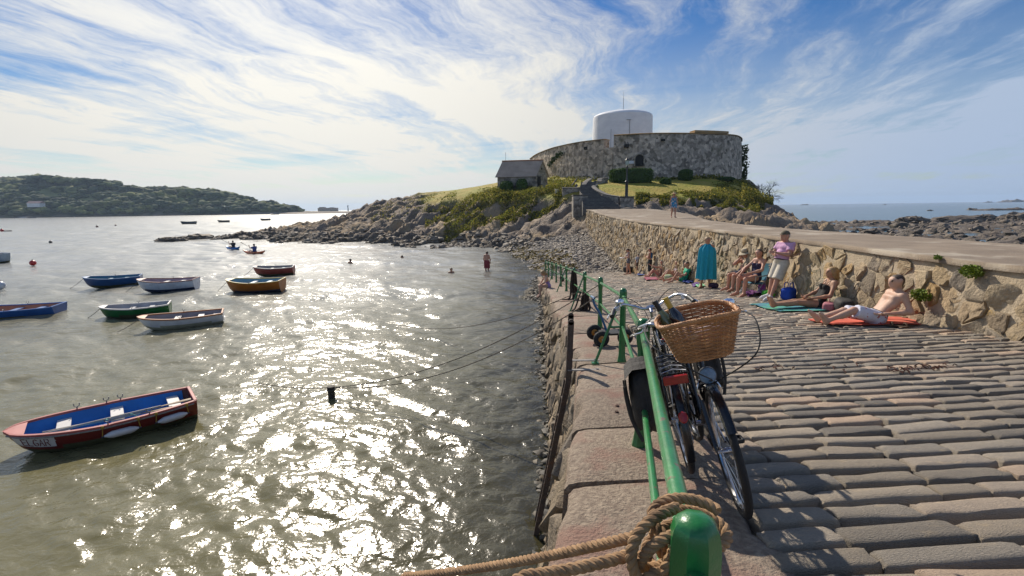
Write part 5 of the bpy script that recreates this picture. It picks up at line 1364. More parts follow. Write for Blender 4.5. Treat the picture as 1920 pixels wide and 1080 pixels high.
# ---- buoys
def buoy(x, y, r, m, label):
    p = at_z(x, y, 0); e = empty('mooring_buoy', (p[0], p[1], 0), label=label, cat='buoy', group='mooring buoys')
    MB().ball((0,0,r*.55), r, 0, 18, 12).build('float', m, e); mb = MB(); mb.torus(r*.22, r*.06, Matrix.Translation((0,0,r*1.65)) @ Matrix.Rotation(R(90),4,'X'), 12, 5); mb.tube([(0,0,r*1.5),(0,0,r*1.6)], r*.1, 6); mb.build('eye', M_line, e)
buoy(62,496,.24,P_('buoy_red',(.50,.03,.03),.35),'round red mooring buoy'); buoy(1,540,.26,P_('buoy_white',(.62,.66,.72),.35),'round white mooring buoy at the left edge')
buoy(182,426,.35,P_('buoy_dark',(.09,.03,.03),.4),'small dark red buoy farther out, left of a twin'); buoy(217,423.5,.3,P_('buoy_dark',(.09,.03,.03),.4),'tiny dark buoy farther out, right of its twin'); buoy(95,455.5,.22,P_('buoy_black',(.03,.03,.03),.4),'small black float between buoys and boats'); buoy(4,433.5,.4,P_('buoy_red',(.50,.03,.03),.35),'far red float at the end of a dark pontoon line')
p, q = at_z(7,433.5,0), at_z(22,433,0); mb = MB(); mb.tube([(p[0],p[1],.05),(q[0],q[1],.05)], .28, 8, flat=.5); tag(mb.build('floating_boom', P_('boom_dark',(.05,.05,.06),.6)), 'short dark floating boom beside the far red float', 'boom')

# ---- mooring stake and lines from the railing
sp_ = at_z(622, 745, 0); stake = empty('mooring_stake', (sp_[0], sp_[1], -.8), label='short weedy mooring stake standing in the water', cat='post')
M_stake = mat('weedy_timber', (.05,.042,.03), (.025,.022,.018), 14, .7, 1, 40)
mb = MB(); mb.lathe([(.07,0),(.07,.6),(.082,.8),(.078,1.0),(.09,1.04),(.085,1.07),(0,1.075)], 10); mb.build('post', M_stake, stake)
mb = MB(); mb.torus(.095, .014, Matrix.Translation((0,0,1.0)), 16, 6); mb.build('lashing', M_line, stake)
hd = np.array(heads[4]); top = np.array([sp_[0], sp_[1], .24])
def long_line(pts, label, r=.011):
    mb = MB(); rope_mesh(mb, pts, r, .06, 3, seg=90, k=5); tag(mb.build('mooring_rope', mat('old_rope', (.16,.13,.095), (.10,.085,.065), 30, .9)), label, 'rope', 'mooring ropes over the water')
long_line(sag(hd+np.array([-.05,0,-.05]), top, .42, 24), 'thin rope sagging from the railing down to the stake in the water')
long_line(sag(hd+np.array([-.05,0,-.25]), top+np.array([.05,.1,-.04]), .52, 24), 'second thin rope below it from railing to stake')
long_line(sag(top, at_z(486, 719, -.03), .06, 10)+sag(at_z(486,719,-.03), at_z(470,716,-.3), 0, 3), 'thin rope trailing from the stake to the left under the water')
w2 = at_z(742, 608, -.02); long_line(sag(np.array(heads[5])+np.array([-.05,0,-.35]), w2, .5, 24), 'thin rope from the railing dipping into the water beyond the stake')

# ---- thick hawser round the nearest railing post
X0, Y0, Z0 = heads[1]; PO = np.array([X0, Y0, Z0])
M_hawser = mat('hawser', (.40,.25,.13), (.26,.155,.08), 30, .85, .8, 160, bdist=.002, c3=(.17,.10,.05), scale3=12)
mb = MB(); coil = []
nturn = 3.6
for t in np.linspace(0, nturn*2*math.pi, 120):
    k = t/(2*math.pi); rr_ = .066+.010*math.sin(k*2.1)
    coil.append((X0+.02+rr_*1.05*math.cos(t+.4), Y0+.075+.012*k+rr_*.62*math.sin(t+.4), Z0+.055-.036*k+.02*math.sin(t*1.0)))
rope_mesh(mb, coil, .0118, .048, k=8)
# hitch: loops thrown over the standing part
kn = at_d(1228, 1000, Y0+.07)
lp = [kn+np.array(v)*.72 for v in [(.09,-.01,.02),(.05,-.06,.045),(-.02,-.08,.03),(-.055,-.05,-.05),(-.02,-.015,-.10),(.03,-.03,-.07),(.03,-.075,.0),(.0,-.09,-.06),(.005,-.085,-.16),(-.015,-.07,-.26),(-.02,-.06,-.42),(-.05,-.05,-.62),(-.03,-.02,-.84)]]
rope_mesh(mb, smooth_path(lp, 10), .0118, .048, k=8)
lp2 = [kn+np.array(v)*.72 for v in [(.07,.03,.06),(.0,-.02,.07),(-.06,-.05,.04),(-.085,-.07,-.02),(-.06,-.08,-.085),(-.01,-.085,-.055),(.04,-.07,-.12),(.05,-.06,-.30),(.035,-.05,-.48)]]
rope_mesh(mb, smooth_path(lp2, 10), .0118, .048, k=8)
A0 = at_d(1192, 1006, Y0+.06)
d1 = at_d(760,1080,1.42); e1 = A0+(d1-A0)*5.2; e1[2] = -.2
rope_mesh(mb, [tuple(A0)]+sag(A0, d1, .015, 10)[1:]+sag(d1, e1, .2, 14)[1:], .0118, .048, k=8, seg=900)
d2 = at_d(985,1080,.86); e2 = A0+(d2-A0)*14; e2[2] = max(e2[2], -.2)
rope_mesh(mb, sag(A0+np.array([.0,-.01,-.03]), d2, .006, 8)+sag(d2, A0+(d2-A0)*5, .05, 8)[1:], .0118, .048, k=8, seg=500)
tag(mb.build('hawser', M_hawser), 'thick brown laid rope hitched round the nearest green post and led off over the water', 'rope')

# ---- old dark rope and weed hanging on the railing
M_weed = mat('dried_weed', (.045,.03,.02), (.025,.018,.013), 12, .85, .8, 40)
def hank(k, top, bot, n, w, label, foot=0.):
    X, Y, Z = heads[k]; zb = Z-.9; rg = np.random.default_rng(k+60); e = empty('hanging_rope_hank', (X, Y, zb), label=label, cat='rope', group='dark rope hanks on the railing'); mb = MB()
    for i in range(n):
        x0, y0 = rg.normal()*w, -.06+rg.normal()*w; pts = [(x0*.6, y0, top), (x0+rg.normal()*.02, y0-.02, (top+bot)/2), (x0*1.2+rg.normal()*.03, y0-.03, bot)]
        if foot: pts.append((x0-foot*rg.random(), y0-.12*rg.random(), .03))
        mb.tube(smooth_path(pts, 4), .016+.01*rg.random(), 5)
    mb.build('strands', M_weed, e)
hank(6, .93, .08, 16, .035, 'dark thick hank of old rope hanging the full height of a far post', .32)
hank(5, .50, .1, 16, .07, 'tangled dark rope hanging from the lower rail', .22)
hank(8, .55, .25, 8, .05, 'small dark tangle of rope on a far part of the railing')

# ---- iron ladder on the quay wall
lad = empty('quay_ladder', (0,0,0), label='rusty iron ladder fixed to the quay wall and standing above the coping', cat='ladder')
M_lad = mat('ladder_rust', (.105,.075,.058), (.06,.048,.042), 12, .75, .7, 40, c3=(.15,.075,.04), scale3=6)
lt, lb_ = at_d(1096, 600, 6.0), np.array([0.,0,0]); zc = float(zs(float(xo(6.0)), 6.0))
for k, yo in enumerate((-.19, .19)):
    xt_ = float(xo(6.0+yo))-.13; top_ = np.array([xt_+.03, 6.0+yo, zc+.66]); mid_ = np.array([xt_, 6.0+yo, zc-.1]); low = np.array([xt_-.19*(zc+.5), 6.0+yo-.02, -.5])
    mb = MB(); G = []
    for p in [top_+np.array([.0,0,0])] + [top_+(mid_-top_)*f for f in (.3,.6,1)] + [mid_+(low-mid_)*f for f in np.linspace(.1,1,10)]:
        G.append([p+np.array(v) for v in ((-.036,-.011,0),(.036,-.011,0),(.036,.011,0),(-.036,.011,0),(-.036,-.011,0))])
    mb.sheet(G); cap_ = G[0][:4]; mb.add(cap_, [(0,1,2,3)]); mb.lathe([(.036,-.011),(.036,.011)], 16, Matrix.Translation(tuple(top_)) @ Matrix.Rotation(R(90),4,'X'))
    for f in np.linspace(.05, .95, 9): q_ = mid_+(low-mid_)*f; mb.ball((q_[0], q_[1]-.013, q_[2]), (.012,.006,.012), 0, 8, 6)
    mb.build('stile', M_lad, lad, True, 40)
    mb = MB(); mb.box((xt_+.20, 6.0+yo, zc+.045), (.42,.05,.012)); mb.tube([(xt_+.36,6.0+yo,zc+.05),(xt_+.36,6.0+yo,zc+.065)], .018, 8); mb.build('bracket', mat('bracket_grey', (.3,.28,.26), (.2,.19,.18), 10, .6), lad)
for f in np.linspace(0, 1, 10):
    xt_ = float(xo(6.0))-.13; z = zc-.2-f*(zc); x = xt_-.19*(zc-z-.1); MB().tube([(x, 5.81, z), (x, 6.19, z)], .013, 8).build('rung', M_lad, lad)
# ================================================================== bicycles, basket, bags, trolley
M_tyre = mat('tyre_rubber', (.018,.018,.018), (.012,.012,.012), 20, .75, .4, 60)
M_chrome = mat('polished_alloy', (.62,.63,.66), (.5,.51,.55), 10, .18, metal=1.0)
M_black = mat('black_enamel', (.012,.012,.013), (.009,.009,.01), 10, .25, coat=.4)
M_plastic = mat('black_plastic', (.02,.02,.02), (.014,.014,.014), 16, .55)
M_spoke = mat('spoke_steel', (.55,.56,.58), (.45,.46,.48), 20, .3, metal=1.0)
M_redlens = mat('red_lens', (.45,.02,.012), (.32,.012,.01), 60, .2, coat=.5)
M_saddle = mat('grey_saddle', (.14,.135,.13), (.09,.09,.09), 12, .55)
M_wick = mat('wicker', (.50,.25,.10), (.35,.165,.065), 14, .5, .4, 60, rand=.2, c3=(.50,.29,.14), scale3=7)
def YX(x, z, y=0): return Matrix.Translation((x, y, z)) @ Matrix.Rotation(R(90), 4, 'X')
def make_bike(name, label, loc, az, lean, steer=0.0, basket=False, rack=True, wheel_r=.345):
    e = empty(name, loc, label=label, cat='bicycle')
    e.matrix_world = Matrix.Translation(loc) @ Matrix.Rotation(R(90-az), 4, 'Z') @ Matrix.Rotation(math.atan(-.095)*(-1 if abs(az) > 90 else 1)*-1, 4, 'Y') @ Matrix.Rotation(lean, 4, 'X')
    r = wheel_r; fx = 1.08
    fw = bpy.data.objects.new('front_assembly_pivot', None)
    bpy.data.objects.remove(fw)
    A_st = Matrix.Translation((.90,0,.6)) @ Matrix.Rotation(R(-18), 4, 'Y') @ Matrix.Rotation(steer, 4, 'Z') @ Matrix.Rotation(R(18), 4, 'Y') @ Matrix.Translation((-.90,0,-.6))
    I4 = Matrix.Identity(4)
    def tr(mb, S): mb.V = [tuple(S @ Vector(v)) for v in mb.V]; return mb
    for wx, S in ((0, I4), (fx, A_st)):
        mb = MB(); mb.torus(r-.02, .0205, YX(wx, r), 64, 10); w = tr(mb, S).build('wheel', M_tyre, e)
        mb = MB(); mb.torus(r-.046, .011, YX(wx, r), 64, 6, sz=1.25); tr(mb, S).build('rim', M_chrome, w)
        mb = MB(); mb.lathe([(.012,-.05),(.012,-.035),(.028,-.034),(.028,-.028),(.017,-.026),(.017,.026),(.028,.028),(.028,.034),(.012,.035),(.012,.05)], 14, YX(wx, r)); tr(mb, S).build('hub', M_chrome, w)
        mb = MB(); n = 32
        for k in range(n):
            t = 2*math.pi*k/n; s_ = 1 if k % 2 else -1; t2 = t + (.5 if (k//2) % 2 else -.5)
            mb.tube([(wx+.026*math.cos(t2), s_*.03, r+.026*math.sin(t2)), (wx+(r-.055)*math.cos(t), s_*.004, r+(r-.055)*math.sin(t))], .0013, 4, cap=False)
        tag(tr(mb, S).build('spokes', M_spoke, w), kind='stuff')
        mb = MB()
        for a0, a1 in (((R(20), R(205)) if wx == 0 else (R(35), R(160))),):
            G = []
            for t in np.linspace(a0, a1, 26):
                G.append([(wx+q*math.cos(t), y_, r+q*math.sin(t)) for q, y_ in ((r+.006,-.027),(r+.022,-.02),(r+.027,0),(r+.022,.02),(r+.006,.027))])
            mb.sheet(G)
        mg = tr(mb, S).build('mudguard', M_black, e)
        mb = MB()
        for y_ in (-.03,.03): mb.tube([(wx, y_*1.6, r), (wx+(r+.015)*math.cos(a1-.35), y_, r+(r+.015)*math.sin(a1-.35))], .0025, 5)
        tr(mb, S).build('stay', M_spoke, mg)
    if basket is not None:
        pass
    mb = MB(); BB = (.45,0,.285); ST = (.27,0,.80); HT, HB_ = (.815,0,.86), (.875,0,.66)
    for a, b, rr_ in ((BB, ST, .016), (BB, HB_, .019), ((.30,0,.70), (.83,0,.81), .016), (HT, HB_, .022), ((.28,0,.84), (.245,0,.95), .013)): mb.tube([a, b], rr_, 10)
    for y_ in (-1, 1):
        mb.tube([BB, (.30,y_*.05,.31), (0,y_*.06,r)], .010, 8); mb.tube([(.285,y_*.012,.74), (.15,y_*.05,.56), (0,y_*.06,r)], .008, 8)
    mb.build('frame', M_black, e)
    mb = MB()
    for y_ in (-1, 1): mb.tube(smooth_path([(.88,y_*.045,.66),(.93,y_*.05,.56),(1.02,y_*.05,.42),(fx,y_*.05,r)], 5), [.014]*15+[.009], 8)
    mb.tube([(.88,-.05,.665),(.88,.05,.665)], .016, 8); tr(mb, A_st).build('fork', M_black, e)
    mb = MB(); mb.tube([HT, (.79,0,.97)], .013, 10); mb.tube([(.79,0,.965),(.85,0,1.0)], .016, 10); mb.lathe([(.02,-.03),(.022,0),(.02,.03)], 12, Matrix.Translation((.85,0,1.0)) @ Matrix.Rotation(R(90),4,'X')); tr(mb, A_st).build('stem', M_chrome, e)
    bar = [(.62,.31,1.02),(.74,.29,1.05),(.83,.22,1.07),(.87,.12,1.03),(.85,.05,1.0),(.85,-.05,1.0),(.87,-.12,1.03),(.83,-.22,1.07),(.74,-.29,1.05),(.62,-.31,1.02)]
    sp2 = smooth_path(bar, 7); hb = tr(MB().tube(sp2, .0125, 10), A_st).build('handlebar', M_chrome, e)
    for s_ in (1, -1):
        tr(MB().tube([(.60,s_*.313,1.015),(.66,s_*.305,1.032),(.73,s_*.292,1.048)], [.018,.0165,.017], 10), A_st).build('grip', M_plastic, hb)
        mb = MB(); mb.tube(smooth_path([(.79,s_*.262,1.06),(.80,s_*.285,1.03),(.74,s_*.335,1.015),(.66,s_*.355,.995)], 5), .007, 6); mb.box((.79,s_*.262,1.045), (.04,.03,.03)); tr(mb, A_st).build('brake_lever', M_chrome, hb)
    s_ = 1
    mb = MB(); mb.lathe([(.0,.0),(.036,.0),(.04,.01),(.036,.026),(.02,.036),(0,.039)], 18, Matrix.Translation((.80,s_*.235,1.085))); mb.tube([(.80,.235,1.06),(.80,.235,1.09)], .008, 6); tr(mb, A_st).build('bell', mat('bell_chrome', (.8,.82,.86), (.7,.72,.76), 10, .12, metal=1.0), hb)
    mb = MB()
    for s_ in (1, -1): mb.tube(smooth_path([(.80,s_*.26,1.04),(.93,s_*.2,1.12),(1.0,s_*.06,1.0),(.93,s_*.02,.84),(.90,0,.7)], 6), .0032, 5)
    tr(mb, A_st).build('cables', M_plastic, hb)
    mb = MB(); V, F = ICO3; V = V.copy(); X = V[:,0]; wid = np.interp(X, [-1,-.2,.3,1], [1.0,.95,.5,.28])
    V = np.stack([.215+X*.14, V[:,1]*.095*wid, .975+V[:,2]*.032+.02*(X < -.3)*(-X-.3)], 1); mb.add(V, F.tolist()); mb.build('saddle', M_saddle, e)
    # cranks, pedals, chain case
    mb = MB(); mb.lathe([(.02,-.07),(.02,.07)], 10, YX(.45,.285)); mb.lathe([(.095,-.045),(.098,-.043),(.095,-.041)], 32, YX(.45,.285)); ck = mb.build('crankset', M_chrome, e)
    ca = R(-35)
    for s_ in (1, -1):
        px_, pz_ = .45+s_*.17*math.cos(ca), .285+s_*.17*math.sin(ca)
        MB().tube([(.45,s_*.07,.285),(px_,s_*.085,pz_)], .010, 8).build('crank_arm', M_chrome, ck)
        mb = MB(); mb.tube([(px_,s_*.085,pz_),(px_,s_*.19,pz_)], .008, 6)
        for dx in (-.038, .038): mb.box((px_+dx, s_*.145, pz_), (.012,.095,.026), bev=.003)
        for dy in (.10,.19): mb.box((px_, s_*dy, pz_), (.08,.012,.024), bev=.003)
        mb.box((px_, s_*.145, pz_), (.05,.05,.014)); mb.build('pedal', M_plastic, ck)
    mb = MB(); mb.tube([(.45,-.045,.385),(.0,-.045,r+.035)], .006, 6); mb.tube([(.45,-.045,.19),(0,-.045,r-.035)], .006, 6); mb.build('chain', M_spoke, e)
    MB().box((.26,-.06,.375), (.52,.012,.09), Matrix.Rotation(R(8),4,'Y'), bev=.006).build('chain_guard', M_black, e)
    if rack:
        mb = MB()
        for y_ in (-.075, 0, .075): mb.tube([(-.36,y_,.735),(.16,y_*.8,.735)], .006, 6)
        for x_ in (-.36,-.24,-.12,0,.12): mb.tube([(x_,-.075,.737),(x_,.075,.737)], .005, 6)
        for y_ in (-1,1): mb.tube([(-.22,y_*.075,.735),(0,y_*.07,r)], .005, 6); mb.tube([(.02,y_*.075,.735),(0,y_*.07,r)], .005, 6)
        mb.tube([(.16,0,.735),(.26,0,.74)], .006, 6)
        rk = mb.build('rack', M_black, e)
        MB().box((-.375,0,.705), (.02,.14,.055), bev=.006).build('rear_reflector', M_redlens, rk)
        mb = MB()
        for k in range(5): mb.tube([(-.34+.11*k,-.07,.745),(-.29+.11*k,0,.748),(-.34+.11*k,.07,.745)], .0035, 5)
        mb.build('spring_clip', M_spoke, rk)
    mb = MB(); t = R(160); mb.lathe([(.0,.0),(.026,.0),(.028,.012),(.022,.022),(0,.024)], 14, Matrix.Translation((-(r+.03)*math.cos(math.pi-t)-.003,0,r+(r+.03)*math.sin(t))) @ Matrix.Rotation(R(-90)+.35,4,'Y'), sx=1.25, sy=1.0); mb.build('tail_light', M_redlens, e)
    if basket:
        # lamp on the fork crown
        Lm = A_st @ Matrix.Translation((1.0,0,.755)) @ Matrix.Rotation(R(90),4,'Y')
        mb = MB(); mb.lathe([(.012,-.08),(.03,-.06),(.046,-.01),(.049,.0),(.049,.018),(.043,.02)], 24, Lm); lm = mb.build('headlamp', mat('lamp_shell', (.10,.11,.13), (.07,.08,.09), 10, .3, metal=.6), e)
        mb = MB(); mb.lathe([(.045,.019),(.034,.026),(.018,.029),(0,.030)], 24, Lm); mb.build('lens', mat('lamp_glass', (.22,.36,.52), (.15,.26,.42), 60, .12, coat=.6, bump=.6, bscale=120), lm)
        mb = MB(); mb.tube([A_st @ Vector((.91,0,.66)), A_st @ Vector((.96,0,.70)), A_st @ Vector((.985,0,.745))], .008, 6); mb.build('bracket', M_chrome, lm)
        # brake calliper
        mb = MB(); mb.tube(smooth_path([(.93,.05,.60),(.945,.06,.66),(.93,.02,.72),(.93,-.03,.72),(.945,-.06,.66),(.93,-.05,.60)], 4), .008, 6); tr(mb, A_st).build('brake_caliper', M_chrome, e)
        # wicker basket hung in front of the bars
        Tb = A_st @ Matrix.Translation((1.065,0,.895)) @ Matrix.Rotation(R(9),4,'Y') @ Matrix.Scale(.93, 4); rows, nst = 23, 34
        def ring(h, off=0., n=136, ph=0.):
            out = []
            a_, b_ = .155+.068*h, .105+.045*h
            for i in range(n):
                t = 2*math.pi*i/n; c, s = math.cos(t), math.sin(t); ex = 2/3.2
                x = b_*abs(c)**ex*(1 if c > 0 else -1); y = a_*abs(s)**ex*(1 if s > 0 else -1)
                k = off*math.cos(nst/2*t+ph); out.append((x*(1+k/ b_*.8), y*(1+k/a_*.8), h*.245 + .012*math.cos(2*t)*h))
            return out
        mb = MB(); rr_ = []
        for q in range(rows):
            f0 = len(mb.F); mb.tube([Tb @ Vector(v) for v in ring((q+.5)/rows, .0045, ph=math.pi*q)], .0047, 5, closed=True); rr_ += [random.random()]*(len(mb.F)-f0)
        for k in range(nst):
            i = int(136*k/nst); f0 = len(mb.F); mb.tube([Tb @ Vector(ring(h)[i]) for h in (0,.33,.66,1.0)], .0042, 5); rr_ += [random.random()]*(len(mb.F)-f0)
        bk = mb.build('basket', M_wick, e, True, 60, [('rnd','FACE',rr_)])
        mb = MB(); rg0 = ring(1.0, 0, 72); rope_mesh(mb, [tuple(Tb @ Vector(v)) for v in rg0+[rg0[0]]], .0125, .06, 4, k=6); mb.build('rim', M_wick, bk)
        mb = MB(); rgb = ring(0.0, 0, 60)
        for q in np.linspace(.12, .98, 9): mb.tube([Tb @ Vector((v[0]*q, v[1]*q, v[2]+.004)) for v in rgb], .0062, 5, closed=True)
        for k in range(0,60,5): mb.tube([Tb @ Vector((0,0,.004)), Tb @ Vector(rgb[k])], .006, 5)
        mb.build('base', M_wick, bk)
        e['basket_top'] = [0.0]
        mb = MB(); mb.tube(smooth_path([A_st @ Vector(p) for p in [(.80,.27,1.05),(1.05,.30,1.02),(1.15,.24,.86),(1.0,.02,.70)]], 8), .004, 6); mb.tube(smooth_path([A_st @ Vector(p) for p in [(.80,-.27,1.05),(1.12,-.26,1.0),(1.22,-.10,.86),(1.12,.0,.76),(1.0,.0,.72)]], 8), .004, 6); mb.build('brake_cable', M_plastic, e)
        return e, Tb
    return e, None
def ground_at(x, y): return float(zs(x, y))+.032
b1x, b1y = 1.16, 2.93
bike1, _ = make_bike('bicycle', 'black bicycle facing away with a red rear reflector, leaning on the railing', (b1x, b1y+.03, ground_at(b1x, b1y)), 12.0, R(-12.5))
b2f = np.array([1.245, 2.42]); u2 = np.array([math.sin(R(9)), math.cos(R(9))]); b2 = b2f + u2*1.08
bike2, TB = make_bike('bicycle', 'black bicycle facing the viewer with a wicker basket and round headlamp', (b2[0], b2[1], ground_at(*b2)), 180+9, R(13.5), steer=R(-2), basket=True)
def world_of(e, M4): return e.matrix_world @ M4
WB = world_of(bike2, TB)
def bottle(loc, lean_dir, label, glass, cap, lab, s=1.0):
    e = empty('wine_bottle', loc, label=label, cat='bottle', group='bottles in the basket')
    q = Vector(lean_dir).to_track_quat('Z', 'Y').to_matrix().to_4x4() @ Matrix.Scale(s, 4)
    MB().lathe([(.0,0),(.034,.0),(.0375,.006),(.0375,.175),(.034,.195),(.022,.222),(.0155,.24),(.0145,.26)], 22, q).build('glass', glass, e)
    MB().lathe([(.0158,.238),(.0160,.285),(.0168,.287),(.0168,.302),(.0,.303)], 18, q).build('capsule', cap, e)
    MB().lathe([(.0379,.05),(.0381,.052),(.0381,.135),(.0379,.137)], 22, q).build('label', lab, e)
gl1 = mat('clear_green_glass', (.20,.23,.10), (.14,.17,.07), 6, .06, spec=.7, coat=.5); gl2 = mat('dark_bottle_glass', (.014,.015,.02), (.01,.01,.014), 6, .06, spec=.7, coat=.5)
lw = mat('label_paper', (.62,.63,.66), (.55,.56,.6), 8, .7); lv_ = mat('label_violet', (.30,.28,.46), (.24,.22,.4), 8, .6)
p1 = WB @ Vector((-.06, -.10, .035)); bottle(p1, (-.55,.35,.95), 'pale white wine bottle with a black capsule in the basket', gl1, mat('cap_black', (.02,.018,.02), (.015,.014,.016), 8, .35), lw)
p2 = WB @ Vector((-.0, -.055, .055)); bottle(p2, (-.50,.25,.95), 'dark red wine bottle with a yellow capsule in the basket', gl2, mat('cap_gold', (.55,.40,.06), (.45,.32,.05), 8, .4), lv_)
# groceries seen through the weave
V, F = ICO3; d = 1+.25*fbm(V[:,0]*2, V[:,1]*2, V[:,2]*2, seed=4)
o = new_obj('shopping_bundle', V*d[:,None]*np.array([.085,.12,.075]), F, mat('bundle_pink', (.42,.20,.18), (.32,.28,.34), 12, .7, .5, 30)); o.matrix_world = WB @ Matrix.Translation((.0,.06,.095)); tag(o, 'reddish bundle of shopping lying in the wicker basket', 'bundle')
# panniers
M_bag = mat('black_canvas', (.028,.026,.025), (.018,.017,.017), 9, .75, .5, 40)
def pannier(e_bike, c, s, label, seed, strap=True):
    e = empty('pannier_bag', (0,0,0), label=label, cat='bag', group='black pannier bags'); e.matrix_world = e_bike.matrix_world @ Matrix.Translation(c)
    V, F = ico(4); Q = V/((np.abs(V)**4).sum(1, keepdims=True)**.25)
    Q = Q*np.array(s)*(1-.22*np.clip(Q[:,2:3], 0, 1)*np.array([.25,1,0]))
    dsp = .10*fbm(V[:,0]*1.7+seed, V[:,1]*1.7, V[:,2]*1.7, seed=seed, o=3) + .07*fbm(V[:,0]*3+seed, V[:,1]*3, V[:,2]*1.1, seed=seed+2, ridged=True, o=3)
    new_obj('body', Q*(1+dsp)[:,None], F, M_bag, None, e)
    mb = MB(); X, Z_ = s[0], s[2]; G = []
    for u in np.linspace(-1, 1, 12):
        G.append([(u*X*.98, y_*s[1], z_+.012*math.sin(u*6+seed)) for y_, z_ in ((-.9,Z_*.92),(-.3,Z_*1.08),(.5,Z_*1.08),(1.04,Z_*.85),(1.14,Z_*.45),(1.13,Z_*.28))])
    mb.sheet(G); mb.build('flap', M_bag, e)
    if strap:
        for u in (-.5,.5): MB().tube(smooth_path([(u*X,s[1]*1.16,Z_*.5),(u*X,s[1]*1.2,0),(u*X*1.05,s[1]*1.1,-Z_*.6),(u*X*1.2,s[1]*.7,-Z_*1.25)], 5), .012, 6, flat=.25).build('strap', M_plastic, e)
pannier(bike1, (-.08,.185,.55), (.17,.10,.205), 'bulging black pannier bag hanging on the railing side of the far-facing bicycle', 3)
pannier(bike2, (-.04,.19,.55), (.17,.085,.19), 'black pannier bag at the slipway side behind the wicker basket', 8)
# trolley with pneumatic wheels beyond the railing brace
tp = at_d(1128, 614, 7.15); tz = float(zs(tp[0], tp[1]))+.03
trol = empty('beach_trolley', (tp[0], tp[1], tz), R(8), 'blue beach trolley with black tyres and orange hubs parked behind the railing', 'trolley')
M_hub = mat('orange_hub', (.52,.24,.04), (.42,.18,.03), 10, .5); M_blue = mat('trolley_blue', (.015,.14,.32), (.01,.1,.25), 10, .4, coat=.3)
for x_, y_ in ((0,0),(.02,.42),(.40,.05)):
    mb = MB(); mb.torus(.085, .042, Matrix.Translation((x_,y_,.125)) @ Matrix.Rotation(R(90),4,'X') , 28, 10); w = mb.build('wheel', M_tyre, trol)
    MB().lathe([(.015,-.035),(.05,-.03),(.062,-.02),(.062,.02),(.05,.03),(.015,.035)], 18, Matrix.Translation((x_,y_,.125)) @ Matrix.Rotation(R(90),4,'X')).build('hub', M_hub, w)
MB().tube([(0,-.05,.125),(.02,.47,.125)], .012, 8).build('axle', M_spoke, trol)
mb = MB(); mb.tube([(.0,.02,.13),(.16,.1,.16),(.42,.1,.16)], .016, 8); mb.tube([(.02,.38,.13),(.16,.3,.16),(.42,.26,.16)], .016, 8); mb.box((.26,.2,.175), (.42,.26,.015)); mb.tube([(.16,.1,.16),(.16,.3,.16)], .014, 8); mb.build('bed', M_plastic, trol)
mb = MB(); mb.tube(smooth_path([(.16,.2,.17),(.05,.2,.45),(-.05,.2,.62),(-.08,.2,.74)], 5), .019, 8); mb.tube([(-.08,.12,.74),(-.08,.28,.74)], .018, 8); mb.build('handle', M_blue, trol)
# ================================================================== people
def surface_nets(f, o, h):
    ins = f < 0
    c = np.zeros(tuple(s-1 for s in f.shape), np.int8)
    for dx in (0,1):
        for dy in (0,1):
            for dz in (0,1): c += ins[dx:f.shape[0]-1+dx, dy:f.shape[1]-1+dy, dz:f.shape[2]-1+dz]
    act = (c > 0) & (c < 8)
    idx = -np.ones(c.shape, np.int64); ii = np.argwhere(act); idx[act] = np.arange(len(ii))
    acc = np.zeros((len(ii), 3)); cnt = np.zeros(len(ii))
    for ax in range(3):
        for a in (0,1):
            for b in (0,1):
                p0 = ii.copy(); oth = [q for q in range(3) if q != ax]; p0[:, oth[0]] += a; p0[:, oth[1]] += b
                p1 = p0.copy(); p1[:, ax] += 1
                v0 = f[tuple(p0.T)]; v1 = f[tuple(p1.T)]; m = (v0 < 0) != (v1 < 0)
                t = np.where(m, v0/np.where(m, v0-v1, 1), 0); q = p0.astype(float); q[:, ax] += t
                acc[m] += q[m]; cnt[m] += 1
    V = acc/np.maximum(cnt, 1)[:, None]*h + o
    F = []
    for ax in range(3):
        sl0 = [slice(None)]*3; sl1 = [slice(None)]*3; sl0[ax] = slice(0,-1); sl1[ax] = slice(1,None)
        ch = ins[tuple(sl0)] != ins[tuple(sl1)]; up = ins[tuple(sl0)]
        e = np.argwhere(ch); oth = [q for q in range(3) if q != ax]
        ok = (e[:, oth[0]] > 0) & (e[:, oth[1]] > 0) & (e[:, oth[0]] < f.shape[oth[0]]-1) & (e[:, oth[1]] < f.shape[oth[1]]-1); e = e[ok]
        fl = up[tuple(e.T)]
        def g(a, b):
            q = e.copy(); q[:, oth[0]] -= a; q[:, oth[1]] -= b; return idx[tuple(q.T)]
        Q = np.stack([g(1,1), g(0,1), g(0,0), g(1,0)], 1)
        if ax == 1: fl = ~fl
        Q[~fl] = Q[~fl][:, ::-1]; F.append(Q)
    F = np.vstack(F); F = F[(F >= 0).all(1)]
    return V, F
